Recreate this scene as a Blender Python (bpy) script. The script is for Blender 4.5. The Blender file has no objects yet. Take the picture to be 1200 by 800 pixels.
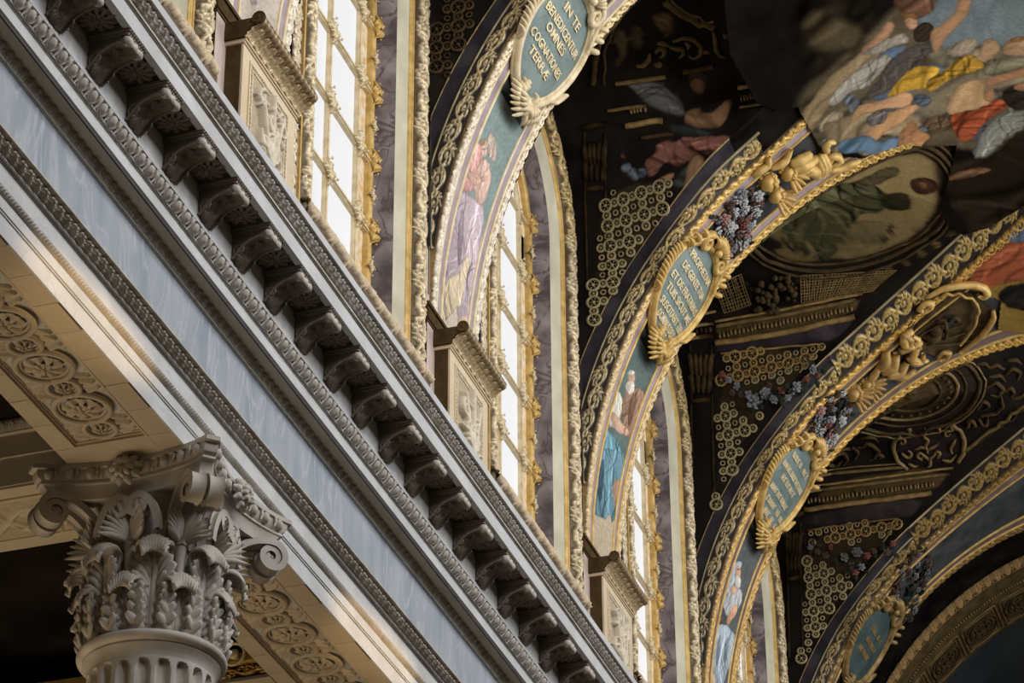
import bpy, math, random
import numpy as np
from mathutils import Matrix, Vector

PI = math.pi
random.seed(7)
rng = np.random.default_rng(7)

# ------------------------------------------------------------------ camera (solved from the photograph's vanishing points)
FPX = 3450.0
def _unit(v):
    return v / np.linalg.norm(v)
_ey = _unit(np.array([1320.0, 2070.0, FPX]))
_ez = np.array([-40.0, -5750.0, FPX]); _ez = _unit(_ez - _ey * (_ey @ _ez))
if _ez[1] > 0: _ez = -_ez
_ex = np.cross(_ey, _ez)
if _ex[0] < 0: _ex = -_ex
RW = np.stack([_ex, _ey, _ez])            # camera (right, down, forward) -> world
scene = bpy.context.scene
COL = scene.collection
cam_data = bpy.data.cameras.new('camera')
cam_data.sensor_width = 36.0
cam_data.lens = FPX / 1200.0 * 36.0
cam_data.clip_end = 200.0
cam = bpy.data.objects.new('camera', cam_data); COL.objects.link(cam)
_m = Matrix.Identity(4)
for _i in range(3):
    _m[_i][0] = RW[_i, 0]; _m[_i][1] = -RW[_i, 1]; _m[_i][2] = -RW[_i, 2]
cam.matrix_world = _m
scene.camera = cam

# ------------------------------------------------------------------ world, lights, exposure
world = bpy.data.worlds.new('world'); scene.world = world
world.use_nodes = True
_bg = world.node_tree.nodes['Background']
_bg.inputs[0].default_value = (1.0, 0.80, 0.56, 1.0)
_bg.inputs[1].default_value = 0.06
def area(name, loc, target, sx, sy, power, colour):
    d = bpy.data.lights.new(name, 'AREA'); d.shape = 'RECTANGLE'; d.size = sx; d.size_y = sy
    d.energy = power; d.color = colour
    o = bpy.data.objects.new(name, d); COL.objects.link(o)
    o.location = loc
    o.rotation_euler = (Vector(target) - Vector(loc)).to_track_quat('-Z', 'Y').to_euler()
    return o
# daylight through the windows of the opposite wall (one per bay)
for _k, _w in enumerate((490.0, 450.0, 400.0, 380.0, 280.0, 380.0)):
    area('daylight_window', (0.95, 11.0 + 5.15 * _k, 17.6), (-8.0, 12.2 + 5.15 * _k, 15.6), 2.8, 4.2, _w, (0.97, 0.985, 1.0))
# warm light reflected up from the sunlit gallery floor and its low windows on the left
area('gallery_daylight', (-13.5, 17.0, 3.0), (-8.6, 18.5, 10.6), 5.0, 9.0, 350.0, (1.0, 0.78, 0.50))
# added spots stand in for sun reflected off the floor onto the architrave
for _y in (15.7, 21.4):
    _d = bpy.data.lights.new('sun_shaft_standin', 'SPOT'); _d.energy = 4200.0; _d.color = (1.0, 0.68, 0.34); _d.spot_size = math.radians(2.6); _d.spot_blend = 0.7; _d.shadow_soft_size = 0.05
    _o = bpy.data.objects.new('sun_shaft_standin', _d); COL.objects.link(_o); _o.location = (3.0, _y - 2.0, 6.5)
    _o.rotation_euler = (Vector((-8.18, _y, 10.76)) - _o.location).to_track_quat('-Z', 'Y').to_euler(); _o.scale = (4.5, 1.0, 1.0)
scene.view_settings.view_transform = 'Standard'
scene.view_settings.look = 'None'
scene.view_settings.exposure = 0.0
scene.view_settings.gamma = 1.0
scene.view_settings.use_curve_mapping = False
scene.cycles.use_denoising = True
scene.cycles.max_bounces = 6

# ------------------------------------------------------------------ surfaces of the building
BAY = 5.15
XC, ZC, RA, RB = -3.8, 15.0, 4.5, 5.5      # elliptical barrel vault
RIB0, RIB1 = 23.0, 24.35                   # first transverse arch, from y to y
WC1 = 21.17                                # centre of the first window
XW = -8.28                                 # plane of the window wall
def ray(px, py):
    return RW @ np.array([px - 600.0, py - 400.0, FPX])
def proj(P):
    q = np.asarray(P, float) @ RW
    return np.stack([600 + FPX * q[..., 0] / q[..., 2], 400 + FPX * q[..., 1] / q[..., 2]], -1)
def at_x(px, py, x):
    r = ray(px, py); return r * (x / r[0])
def at_z(px, py, z):
    r = ray(px, py); return r * (z / r[2])
def at_y(px, py, y):
    r = ray(px, py); return r * (y / r[1])
def at_vault(px, py):
    """pixel -> (y, theta in degrees) on the barrel vault"""
    r = ray(px, py)
    A = (r[0] / RA) ** 2 + (r[2] / RB) ** 2
    B = -2 * (r[0] * XC / RA ** 2 + r[2] * ZC / RB ** 2)
    C = (XC / RA) ** 2 + (ZC / RB) ** 2 - 1
    q = r * ((-B + math.sqrt(max(B * B - 4 * A * C, 0))) / (2 * A))
    return q[1], math.degrees(math.atan2((q[2] - ZC) / RB, (XC - q[0]) / RA))
def vault(y, th, h=0.0):
    """point on the barrel, h metres below it"""
    t = np.radians(th)
    y, t, h = np.broadcast_arrays(np.asarray(y, float), np.asarray(t, float), np.asarray(h, float))
    return np.stack([XC - (RA - h) * np.cos(t), y, ZC + (RB - h) * np.sin(t)], -1)
def widen(th):
    """the arches broaden on their near side towards the crown"""
    th = np.asarray(th, float); th = np.where(th > 96.0, np.maximum(192.0 - th, 0), th)
    return -0.0013 * np.clip(th - 57.0, 0, None) ** 2
def rib_y(k): return RIB0 + BAY * k
def rib_point(k, t, th, h=0.0):
    t = np.asarray(t, float); th = np.asarray(th, float)
    w = np.where(t < TW, widen(th) * np.clip((TW - t) / TW, 0, 1), 0.0)
    return vault(rib_y(k) + t + w, th, h)
TW = RIB1 - RIB0
TH_TOP = 84.0
def strip_point(k, q, th, h=0.0):
    """surface beside an arch, q from 0 (arch edge) to 0.4 (groin): a window jamb low down, the barrel itself higher up"""
    q, th, h = np.broadcast_arrays(np.asarray(q, float), np.asarray(th, float), np.asarray(h, float))
    b = vault(0.0, th, 0.0)
    f = np.clip((th - 40.0) / 14.0, 0, 1); f = (f * f * (3 - 2 * f))
    x = np.maximum(b[..., 0] - q * (1 - f), XW)
    y = rib_y(k) - 0.02 - 0.2 * q * (1 - f) - 1.72 * q * f + widen(th)
    hx = h * (0.25 + 0.6 * f); hy = h * (1 - f); hz = h * 0.75 * f
    return np.stack([x + hx, y - hy, b[..., 2] - hz], -1)
def bay(k, th, v, side=1.0, h=0.0):
    """cross vault over window k: v = 0 at the window wall, 1 at the groin; rulings are level"""
    th, v, h = np.broadcast_arrays(np.asarray(th, float), np.asarray(v, float), np.asarray(h, float))
    wc = WC1 + BAY * k
    z = ZC + RB * np.sin(np.radians(th))
    w = 1.70 * np.where(z < 18.7, 1.0, np.sqrt(np.clip(1 - ((z - 18.7) / 1.7699) ** 2, 0, 1)))
    if side > 0:
        G = strip_point(k, 0.4, th)
    else:
        g = np.where(th < 50, 1.93, 1.93 * np.sqrt(np.clip(1 - ((th - 50) / (TH_TOP - 50.0)) ** 2, 0, 1)))
        G = vault(wc - g, th)
    W = np.stack([np.full_like(z, XW), wc + side * w, z], -1)
    P = W + (G - W) * v[..., None]
    if np.any(h):
        n = np.stack([np.full_like(z, 0.15), -side * np.clip((20.9 - z) / 2.2, 0.25, 1), -np.clip((z - 18.3) / 2.0, 0, 1)], -1)
        n /= np.linalg.norm(n, axis=-1, keepdims=True)
        P = P + n * h[..., None]
    return P
_CE = {}
def ceiling_samples(k):
    if k not in _CE:
        wc = WC1 + BAY * k
        th, v = np.meshgrid(np.linspace(12, TH_TOP, 330), np.linspace(0, 1, 150), indexing='ij')
        A = [bay(k, th, v, 1.0, 0.012), bay(k, th, v, -1.0, 0.012)]
        th, q = np.meshgrid(np.linspace(12, TH_TOP, 330), np.linspace(0, 0.4, 40), indexing='ij')
        A.append(strip_point(k, q, th, 0.012))
        th, y = np.meshgrid(np.linspace(TH_TOP, 112, 120), np.linspace(rib_y(k) - BAY + TW, rib_y(k), 200), indexing='ij')
        A.append(vault(y, th, 0.012))
        th, v = np.meshgrid(np.linspace(30, TH_TOP, 240), np.linspace(0, 1, 40), indexing='ij')
        g = np.where(th < 50, 1.93, 1.93 * np.sqrt(np.clip(1 - ((th - 50) / (TH_TOP - 50.0)) ** 2, 0, 1)))
        y0 = rib_y(k) - BAY + TW; A.append(vault(y0 + (wc - g - y0) * v, th, 0.012))
        P = np.concatenate([a.reshape(-1, 3) for a in A])
        _CE[k] = (P, proj(P), P @ RW[:, 2])
    return _CE[k]
def at_ceiling(k, px, py):
    """pixel -> nearest point of the painted ceiling in the bay of window k"""
    P, q, dep = ceiling_samples(k)
    d = np.hypot(q[:, 0] - px, q[:, 1] - py)
    r = max(1.6, d.min() + 0.3)
    i = np.nonzero(d <= r)[0]
    return P[i[np.argmin(dep[i])]]
# ------------------------------------------------------------------ helpers
def tag(o, label=None, cat=None, group=None, kind=None):
    if label: o['label'] = label
    if cat: o['category'] = cat
    if group: o['group'] = group
    if kind: o['kind'] = kind
    return o
def empty(name, loc=(0, 0, 0), parent=None):
    o = bpy.data.objects.new(name, None); COL.objects.link(o)
    o.location = loc; o.empty_display_size = 0.1
    if parent: o.parent = parent
    return o
def thing(name, label, cat, loc=(0, 0, 0), group=None):
    return tag(empty(name, loc), label, cat, group)
def origin(p):
    """world offset of a chain of unrotated parents"""
    v = np.zeros(3)
    while p is not None:
        v = v + np.array(p.location); p = p.parent
    return v
def link(name, me, parent=None, loc=None):
    o = bpy.data.objects.new(name, me); COL.objects.link(o)
    if parent: o.parent = parent
    if loc is not None: o.location = loc
    return o
def build(name, V, F, mat, parent=None, col=None, smooth=True, local=False):
    """mesh object from vertices in WORLD space (local=True: already in the parent's space)"""
    V = np.asarray(V, float)
    if parent is not None and not local: V = V - origin(parent)
    me = bpy.data.meshes.new(name)
    if isinstance(F, np.ndarray):
        n, k = F.shape
        me.vertices.add(len(V)); me.vertices.foreach_set('co', V.astype(np.float32).ravel())
        me.loops.add(n * k); me.loops.foreach_set('vertex_index', F.astype(np.int32).ravel())
        me.polygons.add(n); me.polygons.foreach_set('loop_start', np.arange(0, n * k, k, dtype=np.int32))
        me.update(calc_edges=True)
    else:
        me.from_pydata([tuple(v) for v in V], [], [tuple(f) for f in F])
    if smooth: me.polygons.foreach_set('use_smooth', [True] * len(me.polygons))
    if col is not None:
        a = me.color_attributes.new('col', 'FLOAT_COLOR', 'POINT')
        c = np.ones((len(V), 4), np.float32); c[:, :3] = np.asarray(col).reshape(-1, 3)
        a.data.foreach_set('color', c.ravel())
    me.materials.append(mat)
    me.validate(); me.update()
    return link(name, me, parent)
def quads(nu, nv, closed_u=False, closed_v=False):
    iu = np.arange(nu if closed_u else nu - 1); iv = np.arange(nv if closed_v else nv - 1)
    I, J = np.meshgrid(iu, iv, indexing='ij')
    I2, J2 = (I + 1) % nu, (J + 1) % nv
    return np.stack([I * nv + J, I2 * nv + J, I2 * nv + J2, I * nv + J2], -1).reshape(-1, 4)
def normals(P, sign=1.0):
    du = np.gradient(P, axis=0); dv = np.gradient(P, axis=1)
    n = np.cross(du, dv); n /= np.linalg.norm(n, axis=-1, keepdims=True) + 1e-12
    return n * sign
def grid(name, P, mat, parent=None, H=None, sign=1.0, col=None, mask=None, smooth=True, toward=None):
    """quad grid P[nu,nv,3], raised by H along its normal (turned towards the point `toward`)"""
    P = np.asarray(P, float)
    nu, nv = P.shape[:2]
    if H is not None:
        N = normals(P, sign)
        if toward is not None:
            s = np.sign(np.sum(N * (np.asarray(toward, float) - P), -1, keepdims=True)); N = N * s
        P = P + N * H[..., None]
    F = quads(nu, nv)
    if mask is not None:
        F = F[mask[:-1, :-1].reshape(-1)]
        used = np.unique(F); re = -np.ones(nu * nv, int); re[used] = np.arange(len(used))
        F = re[F]; V = P.reshape(-1, 3)[used]
        c = None if col is None else np.asarray(col).reshape(-1, 3)[used]
        return build(name, V, F, mat, parent, c, smooth)
    return build(name, P.reshape(-1, 3), F, mat, parent, col, smooth)
class MB:
    """collects shapes into one mesh"""
    def __init__(s): s.V = []; s.F = []; s.n = 0
    def add(s, V, F):
        V = np.asarray(V, float).reshape(-1, 3)
        s.V.append(V); s.F += [tuple(int(i) + s.n for i in f) for f in F]; s.n += len(V); return s
    def box(s, x0, x1, y0, y1, z0, z1):
        V = [(x, y, z) for x in (x0, x1) for y in (y0, y1) for z in (z0, z1)]
        return s.add(V, [(0, 1, 3, 2), (4, 6, 7, 5), (0, 4, 5, 1), (2, 3, 7, 6), (0, 2, 6, 4), (1, 5, 7, 3)])
    def grid(s, P, cu=False, cv=False):
        P = np.asarray(P, float); nu, nv = P.shape[:2]
        return s.add(P.reshape(-1, 3), quads(nu, nv, cu, cv))
    def tube(s, pts, r, n=6, closed=False, caps=True):
        pts = np.asarray(pts, float); m = len(pts)
        r = np.broadcast_to(np.asarray(r, float), (m,))
        t = np.gradient(pts, axis=0) if not closed else np.roll(pts, -1, 0) - np.roll(pts, 1, 0)
        t /= np.linalg.norm(t, axis=1, keepdims=True) + 1e-12
        ref = np.array([0.31, 0.17, 0.93]); a = np.cross(t, ref)
        a /= np.linalg.norm(a, axis=1, keepdims=True) + 1e-9; b = np.cross(t, a)
        an = np.linspace(0, 2 * PI, n, endpoint=False)
        P = pts[:, None] + r[:, None, None] * (np.cos(an)[None, :, None] * a[:, None] + np.sin(an)[None, :, None] * b[:, None])
        base = s.n
        s.grid(P, closed, True)
        if caps and not closed:
            s.F.append(tuple(base + i for i in range(n))); s.F.append(tuple(base + (m - 1) * n + i for i in range(n)))
        return s
    def ball(s, c, r, nu=8, nv=6, frame=None):
        c = np.asarray(c, float); r = np.broadcast_to(np.asarray(r, float), (3,))
        th = np.linspace(0, 2 * PI, nu, endpoint=False)[:, None]; ph = np.linspace(-PI / 2, PI / 2, nv)[None]
        L = np.stack([r[0] * np.cos(th) * np.cos(ph), r[1] * np.sin(th) * np.cos(ph), r[2] * np.sin(ph) + 0 * th], -1)
        if frame is not None: L = L @ np.asarray(frame)
        return s.grid(c + L, True, False)
    def lathe(s, prof, c=(0, 0, 0), n=24, a0=0.0, a1=2 * PI):
        prof = np.asarray(prof, float); full = abs(a1 - a0) > 6.28
        an = np.linspace(a0, a1, n, endpoint=not full)
        P = np.stack([c[0] + prof[None, :, 0] * np.cos(an)[:, None], c[1] + prof[None, :, 0] * np.sin(an)[:, None],
                      c[2] + prof[None, :, 1] + 0 * an[:, None]], -1)
        return s.grid(P, full, False)
    def prism(s, poly, axis, a0, a1):
        """closed polygon [(p,q)] extruded along axis 0/1/2"""
        k = len(poly); V = []
        for a in (a0, a1):
            for p, q in poly:
                V.append({0: (a, p, q), 1: (p, a, q), 2: (p, q, a)}[axis])
        F = [(i, (i + 1) % k, k + (i + 1) % k, k + i) for i in range(k)] + [tuple(range(k)), tuple(range(k, 2 * k))]
        return s.add(V, F)
    def obj(s, name, mat, parent=None, smooth=False, local=False):
        return build(name, np.concatenate(s.V), s.F, mat, parent, None, smooth, local)
def auto_smooth(o, deg=40):
    for p in o.data.polygons: p.use_smooth = True
    try: o.data.set_sharp_from_angle(angle=math.radians(deg))
    except Exception: pass
    return o
def copy_tree(o, parent=None):
    c = o.copy(); COL.objects.link(c)
    if parent: c.parent = parent
    for ch in list(o.children): copy_tree(ch, c)
    return c

# ------------------------------------------------------------------ materials
def _nodes(name):
    m = bpy.data.materials.new(name); m.use_nodes = True
    nt = m.node_tree; return m, nt, nt.nodes['Principled BSDF']
def stone(name, c0, c1, rough=0.6, scale=3.0, bump=0.0, metallic=0.0, vein=None, vscale=2.0, distort=3.0, stretch=(1, 1, 1), vw=0.06):
    m, nt, b = _nodes(name)
    tc = nt.nodes.new('ShaderNodeTexCoord'); mp = nt.nodes.new('ShaderNodeMapping')
    mp.inputs['Scale'].default_value = stretch
    nt.links.new(tc.outputs['Object'], mp.inputs[0])
    n = nt.nodes.new('ShaderNodeTexNoise'); n.inputs['Scale'].default_value = scale; n.inputs['Detail'].default_value = 6
    nt.links.new(mp.outputs[0], n.inputs['Vector'])
    r = nt.nodes.new('ShaderNodeValToRGB')
    r.color_ramp.elements[0].position = 0.35; r.color_ramp.elements[1].position = 0.68
    r.color_ramp.elements[0].color = (*c0, 1); r.color_ramp.elements[1].color = (*c1, 1)
    nt.links.new(n.outputs['Fac'], r.inputs[0])
    out = r.outputs[0]
    if vein is not None:
        n2 = nt.nodes.new('ShaderNodeTexNoise'); n2.inputs['Scale'].default_value = vscale; n2.inputs['Detail'].default_value = 5
        n2.inputs['Distortion'].default_value = distort
        nt.links.new(mp.outputs[0], n2.inputs['Vector'])
        r2 = nt.nodes.new('ShaderNodeValToRGB'); e = r2.color_ramp.elements
        e[0].position = 0.5 - vw; e[0].color = (0, 0, 0, 1); e[1].position = 0.5; e[1].color = (1, 1, 1, 1)
        k = e.new(0.5 + vw); k.color = (0, 0, 0, 1)
        nt.links.new(n2.outputs['Fac'], r2.inputs[0])
        mx = nt.nodes.new('ShaderNodeMixRGB'); mx.inputs[2].default_value = (*vein, 1)
        nt.links.new(r2.outputs[0], mx.inputs[0]); nt.links.new(out, mx.inputs[1]); out = mx.outputs[0]
    nt.links.new(out, b.inputs['Base Color'])
    b.inputs['Roughness'].default_value = rough; b.inputs['Metallic'].default_value = metallic
    b.inputs['Specular IOR Level'].default_value = 0.0 if max(c1) < 0.2 else 0.3
    if bump:
        bp = nt.nodes.new('ShaderNodeBump'); bp.inputs['Strength'].default_value = bump; bp.inputs['Distance'].default_value = 0.01
        n3 = nt.nodes.new('ShaderNodeTexNoise'); n3.inputs['Scale'].default_value = scale * 9; n3.inputs['Detail'].default_value = 4
        nt.links.new(mp.outputs[0], n3.inputs['Vector'])
        nt.links.new(n3.outputs['Fac'], bp.inputs['Height']); nt.links.new(bp.outputs[0], b.inputs['Normal'])
    return m
def painted(name, rough=0.55, var=0.35, scale=14.0, metallic=0.0, stretch=(1, 1, 1), spec=0.3):
    """colour from the mesh's own colour attribute (paint and gilding), broken by fine noise"""
    m, nt, b = _nodes(name)
    a = nt.nodes.new('ShaderNodeAttribute'); a.attribute_name = 'col'
    tc = nt.nodes.new('ShaderNodeTexCoord'); n = nt.nodes.new('ShaderNodeTexNoise')
    mp = nt.nodes.new('ShaderNodeMapping'); mp.inputs['Scale'].default_value = stretch
    nt.links.new(tc.outputs['Object'], mp.inputs[0]); nt.links.new(mp.outputs[0], n.inputs['Vector'])
    n.inputs['Scale'].default_value = scale; n.inputs['Detail'].default_value = 5
    mr = nt.nodes.new('ShaderNodeMapRange'); mr.inputs[1].default_value = 0.3; mr.inputs[2].default_value = 0.7
    mr.inputs[3].default_value = 1 - var; mr.inputs[4].default_value = 1 + var
    nt.links.new(n.outputs['Fac'], mr.inputs[0])
    mx = nt.nodes.new('ShaderNodeVectorMath'); mx.operation = 'SCALE'
    nt.links.new(a.outputs['Color'], mx.inputs[0]); nt.links.new(mr.outputs[0], mx.inputs['Scale'])
    nt.links.new(mx.outputs[0], b.inputs['Base Color'])
    b.inputs['Roughness'].default_value = rough; b.inputs['Metallic'].default_value = metallic
    b.inputs['Specular IOR Level'].default_value = spec
    return m
M = {}
M['stone'] = stone('pale_marble', (0.49, 0.485, 0.475), (0.62, 0.615, 0.61), 0.55, 2.2, 0.05, vein=(0.50, 0.50, 0.51), vscale=1.1, vw=0.02)
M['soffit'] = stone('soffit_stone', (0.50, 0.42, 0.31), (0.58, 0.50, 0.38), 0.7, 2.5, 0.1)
M['carved'] = stone('carved_stone', (0.42, 0.38, 0.32), (0.60, 0.56, 0.50), 0.6, 5.0, 0.15)
M['capital'] = stone('capital_stone', (0.42, 0.38, 0.33), (0.57, 0.525, 0.47), 0.6, 5.0, 0.1)
M['frieze'] = stone('blue_grey_marble', (0.250, 0.285, 0.335), (0.375, 0.405, 0.440), 0.4, 2.2, 0.0, vein=(0.42, 0.44, 0.47), vscale=1.3, stretch=(1, 1.6, 0.5), vw=0.03, distort=1.5)
M['pink'] = stone('pink_stone', (0.50, 0.38, 0.33), (0.62, 0.50, 0.43), 0.6, 2.0)
M['pedestal'] = stone('cream_stone', (0.58, 0.45, 0.29), (0.68, 0.55, 0.38), 0.6, 2.0, 0.05)
M['lightband'] = stone('pale_yellow_stone', (0.56, 0.52, 0.37), (0.74, 0.70, 0.54), 0.5, 4.0, stretch=(1, 1, 0.5))
M['purple'] = stone('purple_marble', (0.085, 0.072, 0.075), (0.34, 0.285, 0.29), 0.35, 3.0, 0.0, vein=(0.10, 0.07, 0.07), vscale=2.2, distort=2.0, vw=0.04)
M['gold'] = stone('gilding', (0.50, 0.31, 0.085), (0.74, 0.50, 0.18), 0.48, 9.0, 0.2, metallic=0.2)
M['palegold'] = stone('pale_gilding', (0.62, 0.48, 0.27), (0.80, 0.68, 0.46), 0.5, 9.0, 0.2, metallic=0.1)  # pale gold; on the nearest arch it paints the brighter light
M['darkgold'] = stone('dark_gilding', (0.22, 0.14, 0.05), (0.42, 0.28, 0.10), 0.5, 9.0, 0.2, metallic=0.2)
M['dark'] = stone('dark_painted_vault', (0.005, 0.0042, 0.0037), (0.014, 0.0115, 0.0095), 0.6, 3.0)
M['darkpurple'] = stone('violet_painted_band', (0.022, 0.019, 0.022), (0.050, 0.044, 0.050), 0.55, 3.0)
M['lavender'] = stone('lavender_painted_band', (0.30, 0.23, 0.25), (0.42, 0.34, 0.36), 0.6, 4.0)
M['paint'] = painted('fresco_paint', 0.7, 0.14, 22.0, spec=0.0)
M['gilt'] = painted('gilded_relief', 0.42, 0.25, 24.0, 0.25)
M['relief'] = painted('stone_relief', 0.6, 0.12, 18.0)
M['teal'] = stone('teal_enamel', (0.125, 0.175, 0.165), (0.19, 0.25, 0.235), 0.45, 4.0, vein=(0.09, 0.115, 0.11), vscale=1.5, vw=0.012)
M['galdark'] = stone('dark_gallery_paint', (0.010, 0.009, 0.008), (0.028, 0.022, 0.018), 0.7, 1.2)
M['floor'] = stone('marble_floor', (0.20, 0.145, 0.09), (0.34, 0.26, 0.18), 0.4, 1.5)
def glass_mat(name, c0, c1, strength, scale):
    m, nt, b = _nodes(name)
    n = nt.nodes.new('ShaderNodeTexNoise'); n.inputs['Scale'].default_value = scale; n.inputs['Detail'].default_value = 3
    tc = nt.nodes.new('ShaderNodeTexCoord'); nt.links.new(tc.outputs['Object'], n.inputs['Vector'])
    r = nt.nodes.new('ShaderNodeValToRGB')
    r.color_ramp.elements[0].position = 0.3; r.color_ramp.elements[1].position = 0.75
    r.color_ramp.elements[0].color = (*c0, 1); r.color_ramp.elements[1].color = (*c1, 1)
    nt.links.new(n.outputs['Fac'], r.inputs[0])
    nt.links.new(r.outputs[0], b.inputs['Emission Color']); b.inputs['Emission Strength'].default_value = strength
    b.inputs['Base Color'].default_value = (0.04, 0.04, 0.04, 1); b.inputs['Roughness'].default_value = 0.3
    return m
M['glass'] = glass_mat('daylit_glass', (0.79, 0.80, 0.825), (0.84, 0.84, 0.845), 1.0, 0.6)
M['border_glass'] = glass_mat('daylit_painted_glass', (0.62, 0.34, 0.04), (0.82, 0.79, 0.70), 0.9, 11.0)

# ------------------------------------------------------------------ carving: height tiles drawn with strokes
def sstep(a, b, x):
    t = np.clip((x - a) / (b - a), 0, 1); return t * t * (3 - 2 * t)
def stroke_tile(strokes, nu, nv, su, sv, periodic=True):
    """strokes [(pts[[u,v]], half width start, end)] in metres on a su x sv tile -> height 0..1"""
    U, V = np.meshgrid((np.arange(nu) + 0.5) / nu * su, (np.arange(nv) + 0.5) / nv * sv, indexing='ij')
    H = np.zeros((nu, nv))
    for pts, w0, w1 in strokes:
        pts = np.asarray(pts, float)
        seg = np.linalg.norm(np.diff(pts, axis=0), axis=1); L = np.concatenate([[0], np.cumsum(seg)])
        k = max(6, int(L[-1] / (min(su / nu, sv / nv) * 0.8)))
        t = np.linspace(0, L[-1], k)
        p = np.stack([np.interp(t, L, pts[:, 0]), np.interp(t, L, pts[:, 1])], -1)
        w = w0 + (w1 - w0) * (t / max(L[-1], 1e-9))
        for (a, b), ww in zip(p, w):
            du = np.abs(U - a)
            if periodic: du = np.minimum(du % su, su - du % su)
            d = (du ** 2 + (V - b) ** 2) / (ww * ww)
            H = np.maximum(H, np.sqrt(np.clip(1 - d, 0, 1)) * (0.55 + 0.45 * min(1, ww / max(w0, 1e-6))))
    return H
def spiral(c, r0, a0, turns, sgn=1, n=40, r1=0.12):
    t = np.linspace(0, 1, n); a = a0 + sgn * turns * 2 * PI * t; r = r0 * (1 - (1 - r1) * t)
    return np.stack([c[0] + r * np.cos(a), c[1] + r * np.sin(a)], -1)
def rinceau_strokes(L=1.0, W=1.0, fat=1.0):
    S = []
    u = np.linspace(0, L, 60)
    S.append((np.stack([u, W * (0.5 + 0.30 * np.sin(2 * PI * u / L))], -1), 0.045 * fat * W, 0.045 * fat * W))
    for i, sg in ((0, 1), (1, -1)):
        c = (L * (0.25 + 0.5 * i), W * (0.5 - sg * 0.08))
        S.append((spiral(c, 0.27 * W, PI / 2 * sg + 0.5 * sg, 1.5, -sg), 0.055 * fat * W, 0.03 * fat * W))
        S.append(([c, (c[0] + 0.01, c[1])], 0.075 * W * fat, 0.07 * W * fat))
        for k in range(7):
            a = PI / 2 * sg - sg * k * 0.75
            p0 = (c[0] + 0.27 * W * math.cos(a), c[1] + 0.27 * W * math.sin(a))
            p1 = (c[0] + 0.43 * W * math.cos(a - 0.5 * sg), c[1] + 0.43 * W * math.sin(a - 0.5 * sg))
            S.append(([p0, p1], 0.055 * fat * W, 0.02 * W))
        S.append(([(L * (0.5 * i), W * 0.5), (L * (0.5 * i + 0.06), W * (0.5 - sg * 0.34))], 0.05 * fat * W, 0.02 * W))
        S.append(([(L * (0.5 * i), W * 0.5), (L * (0.5 * i - 0.08), W * (0.5 + sg * 0.36))], 0.05 * fat * W, 0.02 * W))
    return S
T_SCROLL = stroke_tile(rinceau_strokes(1.7, 1.0, 1.1), 136, 56, 1.7, 1.0)
T_LACE = stroke_tile(rinceau_strokes(1.3, 1.0, 1.5), 72, 28, 1.3, 1.0)
def _leaf_tile(nu=36, nv=28):
    U, V = np.meshgrid((np.arange(nu) + 0.5) / nu - 0.5, (np.arange(nv) + 0.5) / nv, indexing='ij')
    w = 0.5 * np.sqrt(np.clip(np.sin(PI * np.clip(0.10 + 0.88 * V, 0, 1)), 0, 1)) + 0.02
    lob = 1 + 0.16 * np.sin(V * 26 + 4)
    d = np.abs(U) / (w * lob)
    h = np.sqrt(np.clip(1 - d ** 2, 0, 1)) * (0.72 + 0.28 * np.cos((np.abs(U) * 34 - V * 20)))
    h *= 1 - 0.5 * np.exp(-(U / 0.035) ** 2)
    h *= 0.45 + 0.55 * V
    dart = 0.5 * np.exp(-((0.5 - np.abs(U)) / 0.06) ** 2) * (V > 0.1)
    return np.maximum(h, dart)
T_LEAF = _leaf_tile()
def tile_at(T, u, v):
    """periodic in u (0..1 repeats), clamped in v (0..1), bilinear"""
    nu, nv = T.shape
    a = (np.asarray(u) % 1.0) * nu - 0.5; b = np.clip(np.asarray(v) * nv - 0.5, 0, nv - 1.001)
    i = np.floor(a).astype(int); j = np.floor(b).astype(int); fa = a - i; fb = b - j
    i0, i1 = i % nu, (i + 1) % nu; j1 = np.minimum(j + 1, nv - 1)
    return (T[i0, j] * (1 - fa) + T[i1, j] * fa) * (1 - fb) + (T[i0, j1] * (1 - fa) + T[i1, j1] * fa) * fb
def mixc(a, b, t):
    a = np.asarray(a, float); b = np.asarray(b, float); t = np.clip(t, 0, 1)[..., None]
    return a * (1 - t) + b * t
def inside(poly, u, v):
    """signed distance to a polygon, negative inside"""
    poly = np.asarray(poly, float); u = np.asarray(u, float); v = np.asarray(v, float)
    d = np.full(u.shape, 1e9); c = np.zeros(u.shape, bool)
    n = len(poly)
    for i in range(n):
        x0, y0 = poly[i]; x1, y1 = poly[(i + 1) % n]
        ex, ey = x1 - x0, y1 - y0; wx, wy = u - x0, v - y0
        t = np.clip((wx * ex + wy * ey) / (ex * ex + ey * ey + 1e-15), 0, 1)
        d = np.minimum(d, (wx - ex * t) ** 2 + (wy - ey * t) ** 2)
        if abs(y1 - y0) > 1e-12:
            k = (y0 > v) != (y1 > v)
            c ^= k & (u < (x1 - x0) * (v - y0) / (y1 - y0) + x0)
    return np.where(c, -1, 1) * np.sqrt(d)
def smooth_poly(poly, it=2):
    p = np.asarray(poly, float)
    for _ in range(it):
        q = np.roll(p, -1, 0)
        p = np.stack([0.75 * p + 0.25 * q, 0.25 * p + 0.75 * q], 1).reshape(-1, 2)
    return p
def fbm(u, v, f=1.0, seed=0, oct=4):
    """cheap smooth noise, -1..1"""
    r = np.random.default_rng(seed); h = np.zeros(np.shape(u)); a = 1.0
    for _ in range(oct):
        for _k in range(3):
            an = r.uniform(0, 2 * PI); ph = r.uniform(0, 2 * PI); ff = f * r.uniform(0.7, 1.4)
            h = h + a * np.sin(2 * PI * ff * (u * math.cos(an) + v * math.sin(an)) + ph + 1.3 * np.sin(2 * PI * ff * 0.6 * (v - u) + ph)) / 3
        f *= 2; a *= 0.55
    return h / 1.8
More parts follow.
